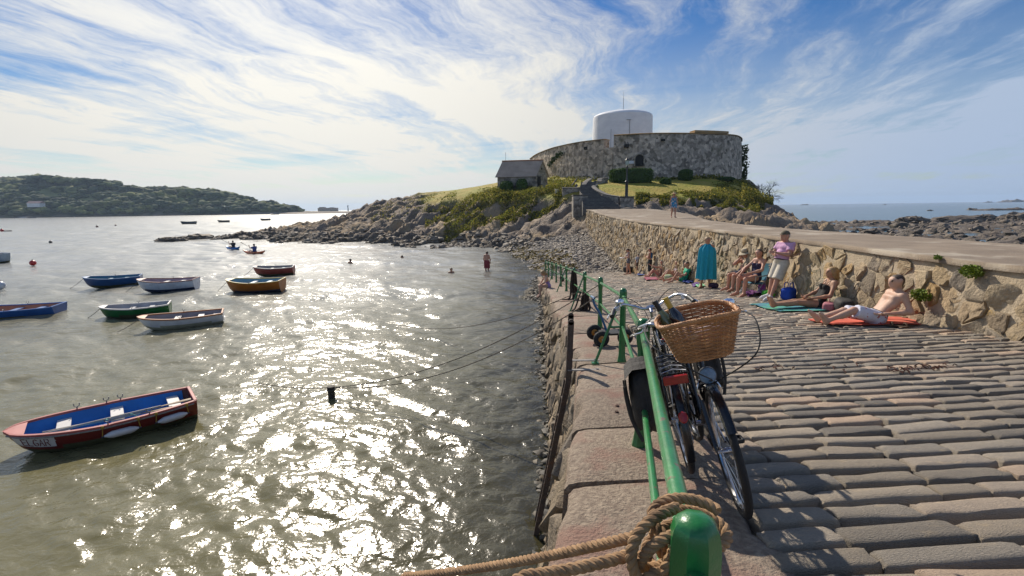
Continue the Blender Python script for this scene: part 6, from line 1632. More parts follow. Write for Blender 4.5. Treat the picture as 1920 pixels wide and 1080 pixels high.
def sdf_mesh(prims, h=.015, k=.014, cuts=()):
    """prims: (a, b, ra, rb[, flat0, flat1, squash(dir, f)]) smoothly joined into one skin"""
    A = np.array([np.minimum(np.array(p[0])-p[2], np.array(p[1])-p[3]) for p in prims]).min(0)-.05
    B = np.array([np.maximum(np.array(p[0])+p[2], np.array(p[1])+p[3]) for p in prims]).max(0)+.05
    n = np.ceil((B-A)/h).astype(int)+1
    S = np.full(tuple(n), 1e-30); ax = [A[i]+h*np.arange(n[i]) for i in range(3)]
    for p in prims:
        a, b, ra, rb = np.array(p[0], float), np.array(p[1], float), p[2], p[3]
        lo = np.minimum(a-ra, b-rb)-.075; hi = np.maximum(a+ra, b+rb)+.075
        i0 = np.clip(((lo-A)/h).astype(int), 0, n-1); i1 = np.clip(((hi-A)/h).astype(int)+2, 0, n)
        X, Y, Z = np.meshgrid(*[ax[i][i0[i]:i1[i]] for i in range(3)], indexing='ij')
        P = np.stack([X-a[0], Y-a[1], Z-a[2]], -1); ba = b-a; L2 = ba@ba
        t = np.clip(P@ba/L2, 0, 1) if L2 > 1e-9 else np.zeros(X.shape)
        q = P - t[..., None]*ba
        if len(p) > 6 and p[6]:
            sd, sf = np.array(p[6][0], float), p[6][1]; sd = sd/np.linalg.norm(sd); q = q + (q@sd)[..., None]*sd*(sf-1)
        d = np.sqrt((q*q).sum(-1)) - (ra+(rb-ra)*t)
        if L2 > 1e-9 and len(p) > 4:
            u = ba/math.sqrt(L2)
            if p[4]: d = np.maximum(d, -(P@u))
            if p[5]: d = np.maximum(d, (P@u)-math.sqrt(L2))
        S[i0[0]:i1[0], i0[1]:i1[1], i0[2]:i1[2]] += np.exp(np.clip(-d/k, -60, 60))
    f = -k*np.log(S)
    if cuts:
        X, Y, Z = np.meshgrid(*ax, indexing='ij')
        for c, nrm in cuts:
            nrm = np.array(nrm, float)/np.linalg.norm(nrm); f = np.maximum(f, (X-c[0])*nrm[0]+(Y-c[1])*nrm[1]+(Z-c[2])*nrm[2])
    V, F = surface_nets(f, A, h)
    return V, F
def skin(name, c): return mat(name, c, tuple(v*.86 for v in c), 9, .55, .15, 60, spec=.35, c3=(c[0]*1.02, c[1]*.78, c[2]*.72), scale3=4, amt3=(.5,.75))
SK_FAIR, SK_TAN, SK_RED = skin('skin_fair', (.56,.36,.26)), skin('skin_tan', (.43,.245,.155)), skin('skin_sunburnt', (.50,.27,.19))
def cloth(name, c, c2=None, sc=14, **kw): return mat('cloth_'+name, c, c2 or tuple(v*.82 for v in c), sc, .85, .4, 35, bdist=.006, **kw)
HAIR = {'brown': (.06,.035,.018), 'dark': (.018,.013,.010), 'blonde': (.40,.25,.10), 'grey': (.42,.40,.38), 'fair': (.30,.19,.09), 'shaved': (.075,.045,.03)}
def hair_mat(c): return mat('hair_'+c, HAIR[c], tuple(v*.6 for v in HAIR[c]), 30, .55, .6, 90, stretch=(1,1,.2))
U = lambda v: np.array(v, float)/np.linalg.norm(v)
STAND = dict(hip=(0,0,.93), chest=(0,0,1.41), head=(.03,0,1.60), face=(1,0,0), eL=(-.02,.25,1.14), eR=(-.02,-.25,1.14), wL=(.07,.26,.90), wR=(.07,-.26,.90), kL=(.03,.10,.50), kR=(.03,-.10,.50), aL=(0,.10,.085), aR=(0,-.10,.085), tL=(.17,.13,.03), tR=(.17,-.13,.03), lat=(0,1,0), latc=None)
class Person:
    def __init__(s, label, loc, facing, J=None, h=.015, scale=1.0, skinm=None, fem=0.0, belly=0.0, hair=('brown','short'), curl=.5, lift=0.0, child=False, z=None):
        D_ = dict(STAND); D_.update(J or {}); s.J = {k: (U(v) if k in ('face',) else np.array(v, float)) if v is not None else None for k, v in D_.items()}
        s.h, s.fem, s.belly, s.curl = h*1.12, fem, belly, curl
        s.root = empty('person', (loc[0], loc[1], loc[2]+lift), math.atan2(facing[1], facing[0]), label, 'person'); s.root.scale = (scale,)*3
        s.skinm = skinm or SK_FAIR; s.child = child; s.hair = hair
        s.prims(); s.body(); s.make_hair()
    def prims(s):
        J = s.J; lat = U(J['lat']); latc = U(J['latc']) if J['latc'] is not None else lat; fem = s.fem
        hip, ch, hd = J['hip'], J['chest'], J['head']; up = U(ch-hip); fr = U(np.cross(lat, up)); s.fr, s.up, s.lat = fr, up, lat
        sw = .175-.022*fem; s.shL, s.shR = ch+latc*sw, ch-latc*sw; s.hL, s.hR = hip+lat*.09, hip-lat*.09
        T = ch-hip; B = {}
        sq = (fr, 1.28)
        B['pelvis'] = [(hip+lat*.065-up*.02, hip-lat*.065-up*.02, .115+.012*fem, .115+.012*fem, 0,0,sq)]
        B['belly'] = [(hip+lat*.05+T*.15, hip+lat*.05+T*.45, .105, .098-.01*fem, 0,0,sq), (hip-lat*.05+T*.15, hip-lat*.05+T*.45, .105, .098-.01*fem, 0,0,sq)]
        if s.belly: B['belly'].append((hip+T*.22+fr*.05, hip+T*.42+fr*.05, .10+s.belly, .10+s.belly))
        B['chest'] = [(hip+T*.62+latc*.075, hip+T*.86+latc*.085, .105-.008*fem, .100-.012*fem, 0,0,sq), (hip+T*.62-latc*.075, hip+T*.86-latc*.085, .105-.008*fem, .10-.012*fem, 0,0,sq)]
        if fem > .4:
            for q in (1,-1): B['chest'].append((hip+T*.70+latc*.07*q+fr*.075, hip+T*.72+latc*.07*q+fr*.085, .052, .05))
        else:
            for q in (1,-1): B['chest'].append((hip+T*.80+latc*.035*q+fr*.05, hip+T*.80+latc*.10*q+fr*.045, .055, .05))
        B['shoul'] = [(s.shL-latc*.02, s.shR+latc*.02, .055, .055), (ch+up*.045, s.shL-latc*.01, .05,.055), (ch+up*.045, s.shR+latc*.01, .05,.055)]
        nk = ch+up*.03; B['neck'] = [(nk, hd-U(hd-nk)*.06, .055-.008*fem, .05-.006*fem)]
        f = J['face']; hu = U(hd-nk); hu = U(hu - f*(hu@f)*.8); hu = U(hu-f*(hu@f)); hl = np.cross(hu, f); s.hf, s.hu, s.hl = f, hu, hl
        c = hd+hu*.02
        B['head'] = [(c+hu*.012-f*.012, c+hu*.012+f*.012, .086, .084), (c-hu*.01+f*.03, c-hu*.085+f*.045, .07, .042), (c-hu*.055-f*.01, c-hu*.085+f*.04, .055, .045),
                     (c+f*.088+hu*.005, c+f*.108-hu*.028, .009, .015), (c+f*.082-hu*.063, c+f*.084-hu*.066, .022, .022), (c+f*.075+hu*.022+hl*.035, c+f*.075+hu*.022-hl*.035, .022, .022)]
        for q in (1,-1): B['head'].append((c+hl*.084*q-hu*.012-f*.008, c+hl*.088*q+hu*.02-f*.012, .014, .016))
        s.hc = c
        for S_, sh, hj in (('L', s.shL, s.hL), ('R', s.shR, s.hR)):
            e, w, kn, an, to = J['e'+S_], J['w'+S_], J['k'+S_], J['a'+S_], J['t'+S_]
            B['uarm'+S_] = [(sh, e, .053-.009*fem, .040-.005*fem)]; B['farm'+S_] = [(e, e+(w-e)*.3, .039-.004*fem, .041-.005*fem), (e+(w-e)*.3, w, .041-.005*fem, .027-.002*fem)]
            B['thigh'+S_] = [(hj, hj+(kn-hj)*.45, .092+.004*fem, .080), (hj+(kn-hj)*.45, kn, .080, .055)]
            back = U(np.cross(s.lat, U(kn-an)+1e-6)) 
            B['calf'+S_] = [(kn, an, .054, .036), (kn+(an-kn)*.18-back*.012, kn+(an-kn)*.45-back*.016, .045, .047)]
            fd = U(to-an); B['foot'+S_] = [(an+np.array([0,0,0])-fd*.03-U(kn-an)*.04, to, .036, .026), (an, an+(to-an)*.6, .038, .032), (to, to+fd*.05, .026, .018)]
        s.B = B
    def hand(s, S_):
        e, w = s.J['e'+S_], s.J['w'+S_]; d = U(w-e); side = np.cross(d, s.up); side = U(side if np.linalg.norm(side) > .2 else s.lat)
        n = U(np.cross(side, d)); sg = 1 if S_ == 'L' else -1
        tgt = s.J.get('g'+S_)                         # palm normal
        if tgt is not None: n = U(tgt - d*(tgt@d)); side = np.cross(d, n)
        P = [(w-d*.02, w+d*.02, .027, .026)]
        for o_ in (-.026,-.009,.009,.026): P.append((w+d*.015+side*o_*.6, w+d*.085+side*o_, .017, .014, 0,0,(n,1.25)))
        cu = s.curl
        for o_, L_ in ((-.029,.072),(-.010,.082),(.010,.078),(.028,.062)):
            b0 = w+d*.088+side*o_; d1 = U(d+n*cu*.6); b1 = b0+d1*L_*.45; d2 = U(d+n*cu*1.5); b2 = b1+d2*L_*.33; d3 = U(d*.6+n*cu*2.2) if cu > .2 else d; b3 = b2+d3*L_*.25
            P += [(b0, b1, .0095, .009), (b1, b2, .009, .0085), (b2, b3, .0085, .0075)]
        tb = w+d*.03-side*.028*sg; t1 = tb+U(d*.7-side*sg*.8+n*.3)*.042; t2 = t1+U(d-side*sg*.25+n*.5)*.03
        P += [(tb, t1, .013, .011), (t1, t2, .011, .009)]
        return P
    def body(s):
        order = ['pelvis','belly','chest','shoul','neck','head','uarmL','uarmR','farmL','farmR','thighL','thighR','calfL','calfR','footL','footR']
        V, F = sdf_mesh([p for k in order for p in s.B[k]], s.h)
        Vs, Fs, n = [V], [F], len(V)
        for S_ in 'LR':
            v, f = sdf_mesh(s.hand(S_), (.007 if s.h < .018 else .010), .004); Vs.append(v); Fs.append(f+n); n += len(v)
        s.body_o = new_obj('body', np.vstack(Vs), np.vstack(Fs), s.skinm, None, s.root)
        # face: eyes, brows, mouth
        c, f, u, l = s.hc, s.hf, s.hu, s.hl
        mb = MB()
        for q in (1,-1): mb.ball(c+f*.086+l*.033*q+u*.008, .0085, 0, 8, 6); 
        mb.build('eyes', mat('eye_dark', (.03,.02,.015), (.02,.015,.01), 10, .2), s.body_o)
        mb = MB(); mb.tube(smooth_path([c+f*.090-u*.057+l*.024, c+f*.103-u*.055, c+f*.090-u*.057-l*.024], 4), .006, 6); mb.build('mouth', mat('lip', (.36,.13,.10), (.3,.1,.08), 10, .5), s.body_o)
    def make_hair(s):
        col, st = s.hair
        if st == 'none': return
        c, f, u, l = s.hc, s.hf, s.hu, s.hl
        P = [(c+u*.018-f*.018, c+u*.018+f*.008, .094 if st != 'shaved' else .0895, .092 if st != 'shaved' else .0885)]
        cuts = [(c+f*.052+u*.03, f*.8-u*.55)] if st != 'long' else [(c+f*.060+u*.035, f*.9-u*.45)]
        if st in ('short','shaved'): P.append((c-f*.04-u*.03, c-f*.045-u*.06, .062, .05))
        if st == 'bob':
            for q in (1,-1): P.append((c+l*.07*q-f*.02, c+l*.075*q-u*.09-f*.015, .04, .035))
            P.append((c-f*.05, c-f*.055-u*.10, .07, .06))
        if st == 'long':
            P.append((c-f*.05, c-f*.07-u*.12, .075, .065))
            for q in (1,-1): P += [(c+l*.07*q-f*.015, c+l*.085*q-u*.10-f*.01, .036, .036), (c+l*.085*q-u*.10-f*.01, c+l*.09*q-u*.26-f*.0, .036, .024)]
            P.append((c-f*.07-u*.12, c-f*.08-u*.28, .06, .04))
        if st == 'tail': P += [(c-f*.05, c-f*.05-u*.05, .07, .06), (c-f*.10+u*.0, c-f*.15-u*.10, .03, .028), (c-f*.15-u*.10, c-f*.13-u*.24, .03, .015)]
        V, F = sdf_mesh(P, min(s.h, .012), .012, cuts); new_obj('hair', V, F, hair_mat(col), None, s.root)
    def wear(s, name, m, parts, cuts=(), k=.014, h=None):
        P = []
        for it in parts:
            nm, inf = it[0], it[1]; f0, f1 = (it[2], it[3]) if len(it) > 3 else (0, 1); fl = it[4] if len(it) > 4 else 0.
            if isinstance(nm, tuple): P.append(nm); continue
            pr = s.B[nm]
            if f1 < 1 or f0 > 0:
                a, b = np.array(pr[0][0]), np.array(pr[-1][1]); ra, rb = pr[0][2], pr[-1][3]
                a2, b2 = a+(b-a)*f0, a+(b-a)*f1; P.append((a2, b2, ra+(rb-ra)*f0+inf, ra+(rb-ra)*f1+inf+fl, f0 > 0, f1 < 1))
            else:
                for p in pr: P.append((p[0], p[1], p[2]+inf, p[3]+inf)+tuple(p[4:]))
        V, F = sdf_mesh(P, h or s.h, k, cuts)
        V = V + .0035*np.stack([fbm(V[:,0]*22, V[:,1]*22, V[:,2]*7, seed=q, o=2) for q in (1,2,3)], 1)
        return new_obj(name, V, F, m, None, s.root)
    def shorts(s, m, f=.8, inf=.018, fl=.025, name='shorts', waist=.32):
        T = s.J['chest']-s.J['hip']
        return s.wear(name, m, [('pelvis',inf),('belly',inf*.8),('thighL',inf,0,f,fl),('thighR',inf,0,f,fl)], [(s.J['hip']+T*waist, s.up)])
    def shirt(s, m, sleeve=.55, inf=.016, low=-.02, name='shirt', neck=True):
        T = s.J['chest']-s.J['hip']; pr = [('belly',inf),('chest',inf),('shoul',inf*.8),('pelvis',inf*.7)]
        if sleeve: pr += [('uarmL',inf+.006,0,sleeve,.014),('uarmR',inf+.006,0,sleeve,.014)]
        return s.wear(name, m, pr, [(s.J['hip']+T*low, -s.up), (s.J['chest']+s.up*.055+s.fr*.0, s.up+s.fr*.35)])
    def suit(s, m, name='swimsuit', lowneck=.80):
        T = s.J['chest']-s.J['hip']
        return s.wear(name, m, [('pelvis',.008),('belly',.008),('chest',.009),('thighL',.006,0,.12),('thighR',.006,0,.12)], [(s.J['hip']+T*lowneck, s.up)])
    def straps(s, m):
        mb = MB(); T = s.J['chest']-s.J['hip']
        for q in (1,-1): mb.tube(smooth_path([s.J['hip']+T*.79+s.lat*.075*q+s.fr*.105, s.J['chest']+s.lat*.085*q+s.fr*.06+s.up*.03, s.J['chest']+s.lat*.09*q+s.up*.058, s.J['chest']+s.lat*.07*q-s.fr*.09-s.up*.02], 4), .009, 6, flat=.5)
        mb.build('straps', m, s.root)
    def glasses(s):
        c, f, u, l = s.hc, s.hf, s.hu, s.hl; mb = MB(); Mx = Matrix((tuple(l), tuple(f), tuple(u))).transposed()
        for q in (1,-1): mb.box(c+f*.099+l*.034*q+u*.006, (.056,.012,.036), Mx, bev=.005); mb.tube([c+f*.095+l*.062*q+u*.012, c+l*.094*q+u*.016-f*.01], .004, 5)
        mb.tube([c+f*.103+l*.012+u*.012, c+f*.103-l*.012+u*.012], .004, 5); mb.build('sunglasses', mat('shades', (.012,.012,.014), (.01,.01,.01), 5, .12, coat=.5), s.root)
    def hat(s, m, brim=.19, crown=.105, hgt=.11, band=None, droop=.02):
        c, f, u, l = s.hc, s.hf, s.hu, s.hl; Mx = Matrix((tuple(f), tuple(l), tuple(u))).transposed().to_4x4(); Mx.translation = Vector(c+u*.045)
        mb = MB(); mb.lathe([(.092,-.004),(brim*.8,-droop*.5),(brim,-droop),(brim,-droop+.006),(brim*.8,.0),(crown,.012),(crown*.97,hgt*.7),(crown*.7,hgt*.97),(0,hgt)], 28, Mx); hh = mb.build('hat', m, s.root)
        if band: MB().lathe([(crown+.002,.012),(crown+.003,.03),(crown*.985,.035)], 28, Mx).build('hat_band', band, hh)
    def cap(s, m):
        c, f, u, l = s.hc, s.hf, s.hu, s.hl
        V, F = sdf_mesh([(c+u*.03-f*.012, c+u*.035+f*.012, .098, .098)], .011, .01, [(c+u*.03, -u)]); hh = new_obj('cap', V, F, m, None, s.root)
        mb = MB(); G = []
        for a in np.linspace(-.9, .9, 9): G.append([c+u*.036+f*.09*math.cos(a)+l*.09*math.sin(a), c+u*.032+f*(.09*math.cos(a)+.05)+l*.088*math.sin(a), c+u*.022+f*(.09*math.cos(a)+.075*math.cos(a)**.5)+l*.075*math.sin(a), c+u*.024+f*(.09*math.cos(a)+.04)+l*.085*math.sin(a), c+u*.028+f*.085*math.cos(a)+l*.09*math.sin(a)])
        mb.sheet(G); mb.build('peak', m, hh)
def on_slip(x, y, dz=.035):
    d = ray(x, y); # z = 2.75-.095(Y-.8)+.04(X-1.2)
    t = (2.75+.076-.048+dz-CAM_Z)/(d[2]+.095*d[1]-.04*d[0]); return d*t+np.array([0,0,CAM_Z])
W = lambda n, c, *a, **k: cloth(n, c, *a, **k)
wallx = lambda Y, z: float(xt(Y)) - .10*(float(ztop(Y))-z)

# 1 man in a pink shirt leaning back on the wall, arms folded
p = on_slip(1468, 561); p[0] = min(p[0], wallx(p[1], p[2])-.52)
m1 = Person('man in pink shirt, cream shorts and flat cap leaning on the wall with folded arms', p, (-.96,-.28), dict(hip=(-.30,0,.90), chest=(-.40,0,1.37), head=(-.36,0,1.56), face=(1,-.10,.02), eL=(-.28,.24,1.13), eR=(-.28,-.24,1.13), wL=(-.09,.03,1.17), wR=(-.09,-.03,1.13), kL=(-.10,.10,.48), kR=(-.16,-.10,.48), aL=(.06,.11,.085), aR=(-.10,-.11,.085), tL=(.24,.14,.035), tR=(.08,-.13,.035), gL=(-.3,-1,0), gR=(-.3,1,0)), h=.0135, skinm=SK_RED, belly=.025, hair=('grey','short'), curl=.35)
m1.shirt(W('pink',(.62,.36,.56)), .62, .02, .12); m1.shorts(W('cream',(.60,.55,.46)), .92, .024, .04, waist=.2); m1.cap(W('khaki',(.12,.10,.065)))
m1.wear('belt', W('belt',(.05,.03,.02)), [('belly',.026),('pelvis',.026)], [(m1.J['hip']+m1.up*.10, m1.up), (m1.J['hip']+m1.up*.068, -m1.up)], h=.01)
for S_ in 'LR':
    m1.wear('shoe', W('shoe_white',(.66,.66,.68)), [('foot'+S_, .012)], [(m1.J['a'+S_]+np.array([0,0,.055]), (0,0,1))], h=.011)
    m1.wear('sock', W('sock',(.6,.58,.55)), [('calf'+S_, .006, .84, .99)], h=.011)
# 2 fair haired woman in black, sitting with legs stretched out
p = on_slip(1553, 577); p[0] = wallx(p[1], p[2])-.42
w2 = Person('blonde woman in black swimsuit and sunglasses sitting legs out against the wall', p, (-.99,.10), dict(hip=(0,0,.11), chest=(-.24,0,.55), head=(-.24,0,.75), face=(1,-.2,.0), eL=(-.10,.27,.30), eR=(-.10,-.27,.30), wL=(.17,.15,.235), wR=(.17,-.12,.235), kL=(.45,.09,.125), kR=(.45,-.07,.115), aL=(.88,.05,.075), aR=(.88,-.02,.07), tL=(.96,.06,.20), tR=(.97,-.03,.19)), h=.0135, skinm=SK_TAN, fem=1, hair=('blonde','long'), curl=.5)
w2.suit(W('black',(.014,.013,.014))); w2.straps(MATS['cloth_black']); w2.glasses()
# 3 bare chested man in patterned shorts, propped on his arms
p = on_slip(1640, 607)
M_board = mat('cloth_board_shorts', (.66,.68,.78), (.60,.62,.74), 8, .85, .3, 35, c3=(.42,.07,.05), scale3=14, amt3=(.60,.62))
m3 = Person('bare-chested man in sunglasses and patterned white shorts lying back on a red towel', p, (-.985,.10), dict(hip=(0,0,.12), chest=(-.29,0,.50), head=(-.27,0,.705), face=(1,-.08,-.02), eL=(-.34,.30,.26), eR=(-.36,-.30,.22), wL=(.0,.24,.22), wR=(-.14,-.34,.06), kL=(.42,.12,.25), kR=(.44,-.12,.19), aL=(.82,.12,.07), aR=(.86,-.07,.07), tL=(.93,.15,.18), tR=(.98,-.09,.17)), h=.0125, skinm=SK_FAIR, hair=('shaved','shaved'), curl=.25)
m3.shorts(M_board, .93, .02, .03, waist=.18); m3.glasses()
m3.wear('waistband', W('waist',(.03,.025,.03)), [('belly',.021),('pelvis',.021)], [(m3.J['hip']+m3.up*.10, m3.up), (m3.J['hip']+m3.up*.075, -m3.up)], h=.01)
# beach chairs
def chair(loc, facing, label, frame_m, fab_m):
    e = empty('beach_chair', loc, math.atan2(facing[1], facing[0]), label, 'chair', 'folding beach chairs')
    for s_ in (1,-1):
        MB().tube([(.24,s_*.26,.0),(-.16,s_*.26,.44)], .011, 8).build('leg', frame_m, e); MB().tube([(-.24,s_*.24,.0),(.22,s_*.24,.40)], .011, 8).build('leg', frame_m, e)
        mb = MB(); mb.tube(smooth_path([(.22,s_*.27,.56),(-.10,s_*.28,.57),(-.24,s_*.27,.58)], 4), .016, 8); mb.build('armrest', frame_m, e)
        MB().tube([(.20,s_*.26,.40),(.20,s_*.27,.555)], .010, 8).build('arm_support', frame_m, e); MB().tube([(-.16,s_*.25,.36),(-.36,s_*.25,.90)], .012, 8).build('back_post', frame_m, e)
    mb = MB(); G = [[(x_, y_, .39-.04*math.sin((x_+.2)/.44*math.pi)-.02*math.cos(y_*5)) for y_ in np.linspace(-.25,.25,8)] for x_ in np.linspace(-.2,.24,8)]; mb.sheet(G); G2 = [[(x, y, z-.008) for x, y, z in r_] for r_ in G]; mb.sheet(G2, 0, True); mb.build('seat', fab_m, e)
    mb = MB(); G = [[(-.18-.18*t-.03*math.sin(t*math.pi), y_, .42+.46*t) for y_ in np.linspace(-.25,.25,8)] for t in np.linspace(0,1,8)]; mb.sheet(G); G2 = [[(x-.008, y, z) for x, y, z in r_] for r_ in G]; mb.sheet(G2, 0, True); mb.build('back', fab_m, e)
M_chf = mat('chair_alloy', (.45,.46,.48), (.36,.37,.4), 10, .35, metal=.7); M_chb = W('chair_blue', (.09,.30,.42))
CH = dict(hip=(-.06,0,.50), chest=(-.20,0,.95), head=(-.16,0,1.15), kL=(.38,.10,.48), kR=(.38,-.12,.48), aL=(.42,.12,.085), aR=(.40,-.13,.085), tL=(.59,.15,.03), tR=(.57,-.16,.03))
f4 = U((-.93,-.36)); p = on_slip(1388, 556); s4 = p - np.array([f4[0], f4[1], 0])*.42; s4[2] = float(zs(s4[0], s4[1]))+.035
chair(s4, f4, 'blue folding chair of the woman in the navy swimsuit', M_chf, M_chb)
w4 = Person('dark haired woman in navy patterned swimsuit sitting in the nearer beach chair', s4, f4, dict(CH, face=(1,.35,0), eL=(.0,.27,.73), eR=(.02,-.27,.72), wL=(.26,.10,.64), wR=(.33,-.14,.58)), h=.014, skinm=SK_RED, fem=1, hair=('brown','bob'), curl=.4)
w4.suit(mat('cloth_navy_print', (.012,.014,.05), (.02,.02,.07), 30, .8, c3=(.35,.12,.16), scale3=28, amt3=(.63,.66)))
f5 = U((-.97,-.22)); p = on_slip(1372, 547); s5 = p - np.array([f5[0], f5[1], 0])*.42 + np.array([.02,.18,0]); s5[2] = float(zs(s5[0], s5[1]))+.035
chair(s5, f5, 'blue folding chair of the man in the sun hat', M_chf, M_chb)
m5 = Person('bare-chested man in a pale sun hat sitting hand to face in the farther beach chair', s5, f5, dict(CH, head=(-.06,0,1.12), face=(1,.1,-.35), chest=(-.16,0,.94), eL=(.10,.26,.75), eR=(.16,-.2,.80), wL=(.30,.16,.56), wR=(.06,-.07,1.0)), h=.015, skinm=SK_RED, belly=.03, hair=('grey','short'), curl=.4)
m5.shorts(W('navy_shorts',(.02,.03,.07)), .6); m5.hat(W('sunhat',(.42,.36,.26)), .20, .11, .12, W('hatband',(.2,.16,.11)), .03)
# 6 person wrapped in a turquoise towelling poncho
p = on_slip(1322, 540)
m6 = Person('person standing wrapped in a long turquoise towelling robe', p, (-.35,-.94), dict(face=(.92,.38,-.12), eL=(-.02,.17,1.12), eR=(-.02,-.17,1.12), wL=(.08,.09,.93), wR=(.08,-.09,.93), aL=(.05,.13,.085), aR=(-.02,-.13,.085), tL=(.21,.17,.03), tR=(.14,-.18,.03)), h=.016, skinm=SK_TAN, hair=('fair','short'))
def robe(s, m):
    n, k = 72, 22; G = []
    for j in range(k):
        t = j/(k-1); z = 1.50-1.18*t; row = []
        base = np.interp(t, [0,.05,.12,.25,.5,.8,1], [.07,.14,.235,.265,.275,.285,.29]); flat = np.interp(t, [0,.1,.3,1], [.85,.62,.72,.72])
        for i in range(n+1):
            a = 2*math.pi*i/n; fold = (.016+.038*t)*math.sin(a*9+.8*math.sin(a*2)+t*1.2)+.012*t*math.sin(a*17+2)
            r_ = base+fold; row.append((r_*flat*math.cos(a)+.03*t+.02, r_*math.sin(a), z+.02*math.sin(a*3)*t))
        G.append(row)
    mb = MB(); mb.sheet(G, 0, True); G2 = [[(x*.97,y*.97,z) for x,y,z in r_] for r_ in G]; mb.sheet(G2); mb.add(G[-1]+G2[-1], [(i, i+1, i+1+n+1, i+n+1) for i in range(n)]); mb.build('towelling_robe', m, s.root)
robe(m6, W('turquoise', (.012,.34,.46), (.01,.28,.40)))
# sitting poses for the family further down
SIT = dict(hip=(0,0,.11), chest=(-.12,0,.56), head=(-.08,0,.77), kL=(.34,.12,.42), kR=(.36,-.10,.36), aL=(.56,.12,.075), aR=(.62,-.10,.07), tL=(.73,.14,.03), tR=(.78,-.12,.06), eL=(.06,.26,.36), eR=(.06,-.24,.34), wL=(.28,.16,.34), wR=(.26,-.14,.30))
p = on_slip(1283, 529); m7 = Person('boy in a green T-shirt sitting on the slipway with one knee up', p, (-.97,.05), dict(SIT, kR=(.42,-.12,.16), aR=(.84,-.12,.07), tR=(.93,-.13,.19), face=(1,.1,-.05), eR=(-.05,-.26,.28), wR=(.15,-.22,.1)), h=.017, scale=.92, skinm=SK_RED, hair=('brown','short'))
m7.shirt(W('green_tee',(.015,.34,.20)), .6, .02, .02); m7.shorts(W('green_shorts',(.02,.28,.20)), .5)
p = on_slip(1266, 524); w8 = Person('fair haired woman in a white top sitting with raised knees beside the boy in green', p, (-.97,.1), dict(SIT, face=(1,.3,-.1), wL=(.0,.18,.52), eL=(.08,.28,.32)), h=.018, scale=.95, skinm=SK_RED, fem=1, hair=('fair','bob'))
w8.shirt(W('white_top',(.60,.55,.62)), .5, .015, .05); w8.shorts(W('dark_brief',(.05,.045,.05)), .25)
p = on_slip(1238, 520); w9 = Person('dark haired woman sitting with raised knees, leftmost of the sitting family', p, (-.95,.3), dict(SIT, face=(1,.3,-.2), eL=(.22,.28,.55), wL=(.45,.2,.62), kL=(.34,.12,.38)), h=.018, scale=.95, skinm=SK_RED, fem=1, hair=('dark','tail'))
w9.suit(W('tan_suit',(.22,.12,.08)))
p = on_slip(1218, 518); b10 = Person('bare-chested boy in dark trousers standing among the sitting family', p, (-.9,.45), dict(face=(1,-.1,-.15), eL=(.08,.22,1.13), eR=(.08,-.22,1.13), wL=(.22,.05,1.2), wR=(.22,-.05,1.18)), h=.018, scale=.84, skinm=SK_RED, hair=('dark','short'))
b10.wear('trousers', W('slate',(.03,.035,.042)), [('pelvis',.018),('belly',.012),('thighL',.022),('thighR',.022),('calfL',.024,0,.97,.02),('calfR',.024,0,.97,.02)], [(b10.J['hip']+np.array([0,0,.09]), (0,0,1))])
b10.wear('towel', W('blue_towel',(.03,.10,.20)), [(((-.10,.16,1.38),(-.12,.20,1.15),.05,.06),0),(((-.12,-.02,1.36),(-.10,.17,1.40),.045,.045),0)])
p = on_slip(1196.5, 513); c11 = Person('small child in a pale blue shirt seen from behind', p, (-.25,.95), dict(face=(1,.2,-.2)), h=.02, scale=.66, skinm=SK_RED, hair=('dark','short'))
c11.shirt(W('pale_shirt',(.52,.58,.70)), .7, .03, -.3); c11.shorts(W('maroon',(.06,.02,.025)), .6)
p = on_slip(1178, 514.5); g12 = Person('ponytailed girl standing and looking down at a white tray, leftmost of the family', p, (-.95,.1), dict(face=(.85,0,-.55), head=(.08,0,1.58), chest=(.02,0,1.41), eL=(.06,.23,1.16), eR=(.06,-.23,1.16), wL=(.28,.12,1.12), wR=(.28,-.12,1.10), kL=(.10,.1,.5), kR=(-.04,-.1,.5), aL=(.10,.1,.085), aR=(-.14,-.1,.085), tL=(.27,.12,.03), tR=(.03,-.12,.03)), h=.019, scale=.86, skinm=SK_RED, fem=.7, hair=('brown','tail'))
g12.shirt(W('grey_top',(.30,.26,.28)), 0, .014, .05); g12.shorts(W('grey_shorts',(.14,.14,.17)), .42)
tp = g12.root.matrix_basis @ Vector((.42,0,1.10)); mb = MB(); mb.box((0,0,0), (.24,.30,.025), bev=.008); o = mb.build('tray', W('tray_white',(.62,.66,.72))); o.location = tp; tag(o, 'white tray held by the ponytailed girl', 'tray')
# 13 woman walking on the causeway
p = at_d(1262, 413.5, 33); p[2] = float(ztop(33))+.035
w13 = Person('woman in a straw hat and blue flowered dress walking on the causeway', p, (-.05,-1), dict(face=(1,0,.0), kL=(.12,.09,.50), kR=(-.02,-.09,.50), aL=(.12,.09,.085), aR=(-.16,-.09,.12), tL=(.29,.11,.03), tR=(-.02,-.11,.03)), h=.02, skinm=SK_RED, fem=1, hair=('brown','bob'), scale=.97)
w13.wear('dress', mat('cloth_flower_dress', (.03,.28,.42), (.05,.18,.38), 9, .85, c3=(.60,.50,.46), scale3=10, amt3=(.52,.56)), [('chest',.016),('belly',.02),('pelvis',.025),('thighL',.03,0,.6,.035),('thighR',.03,0,.6,.035)], [(w13.J['hip']+np.array([0,0,.44]), (0,0,1))])
w13.straps(MATS['cloth_flower_dress']); w13.hat(W('straw',(.62,.46,.24)), .22, .10, .11); w13.glasses()
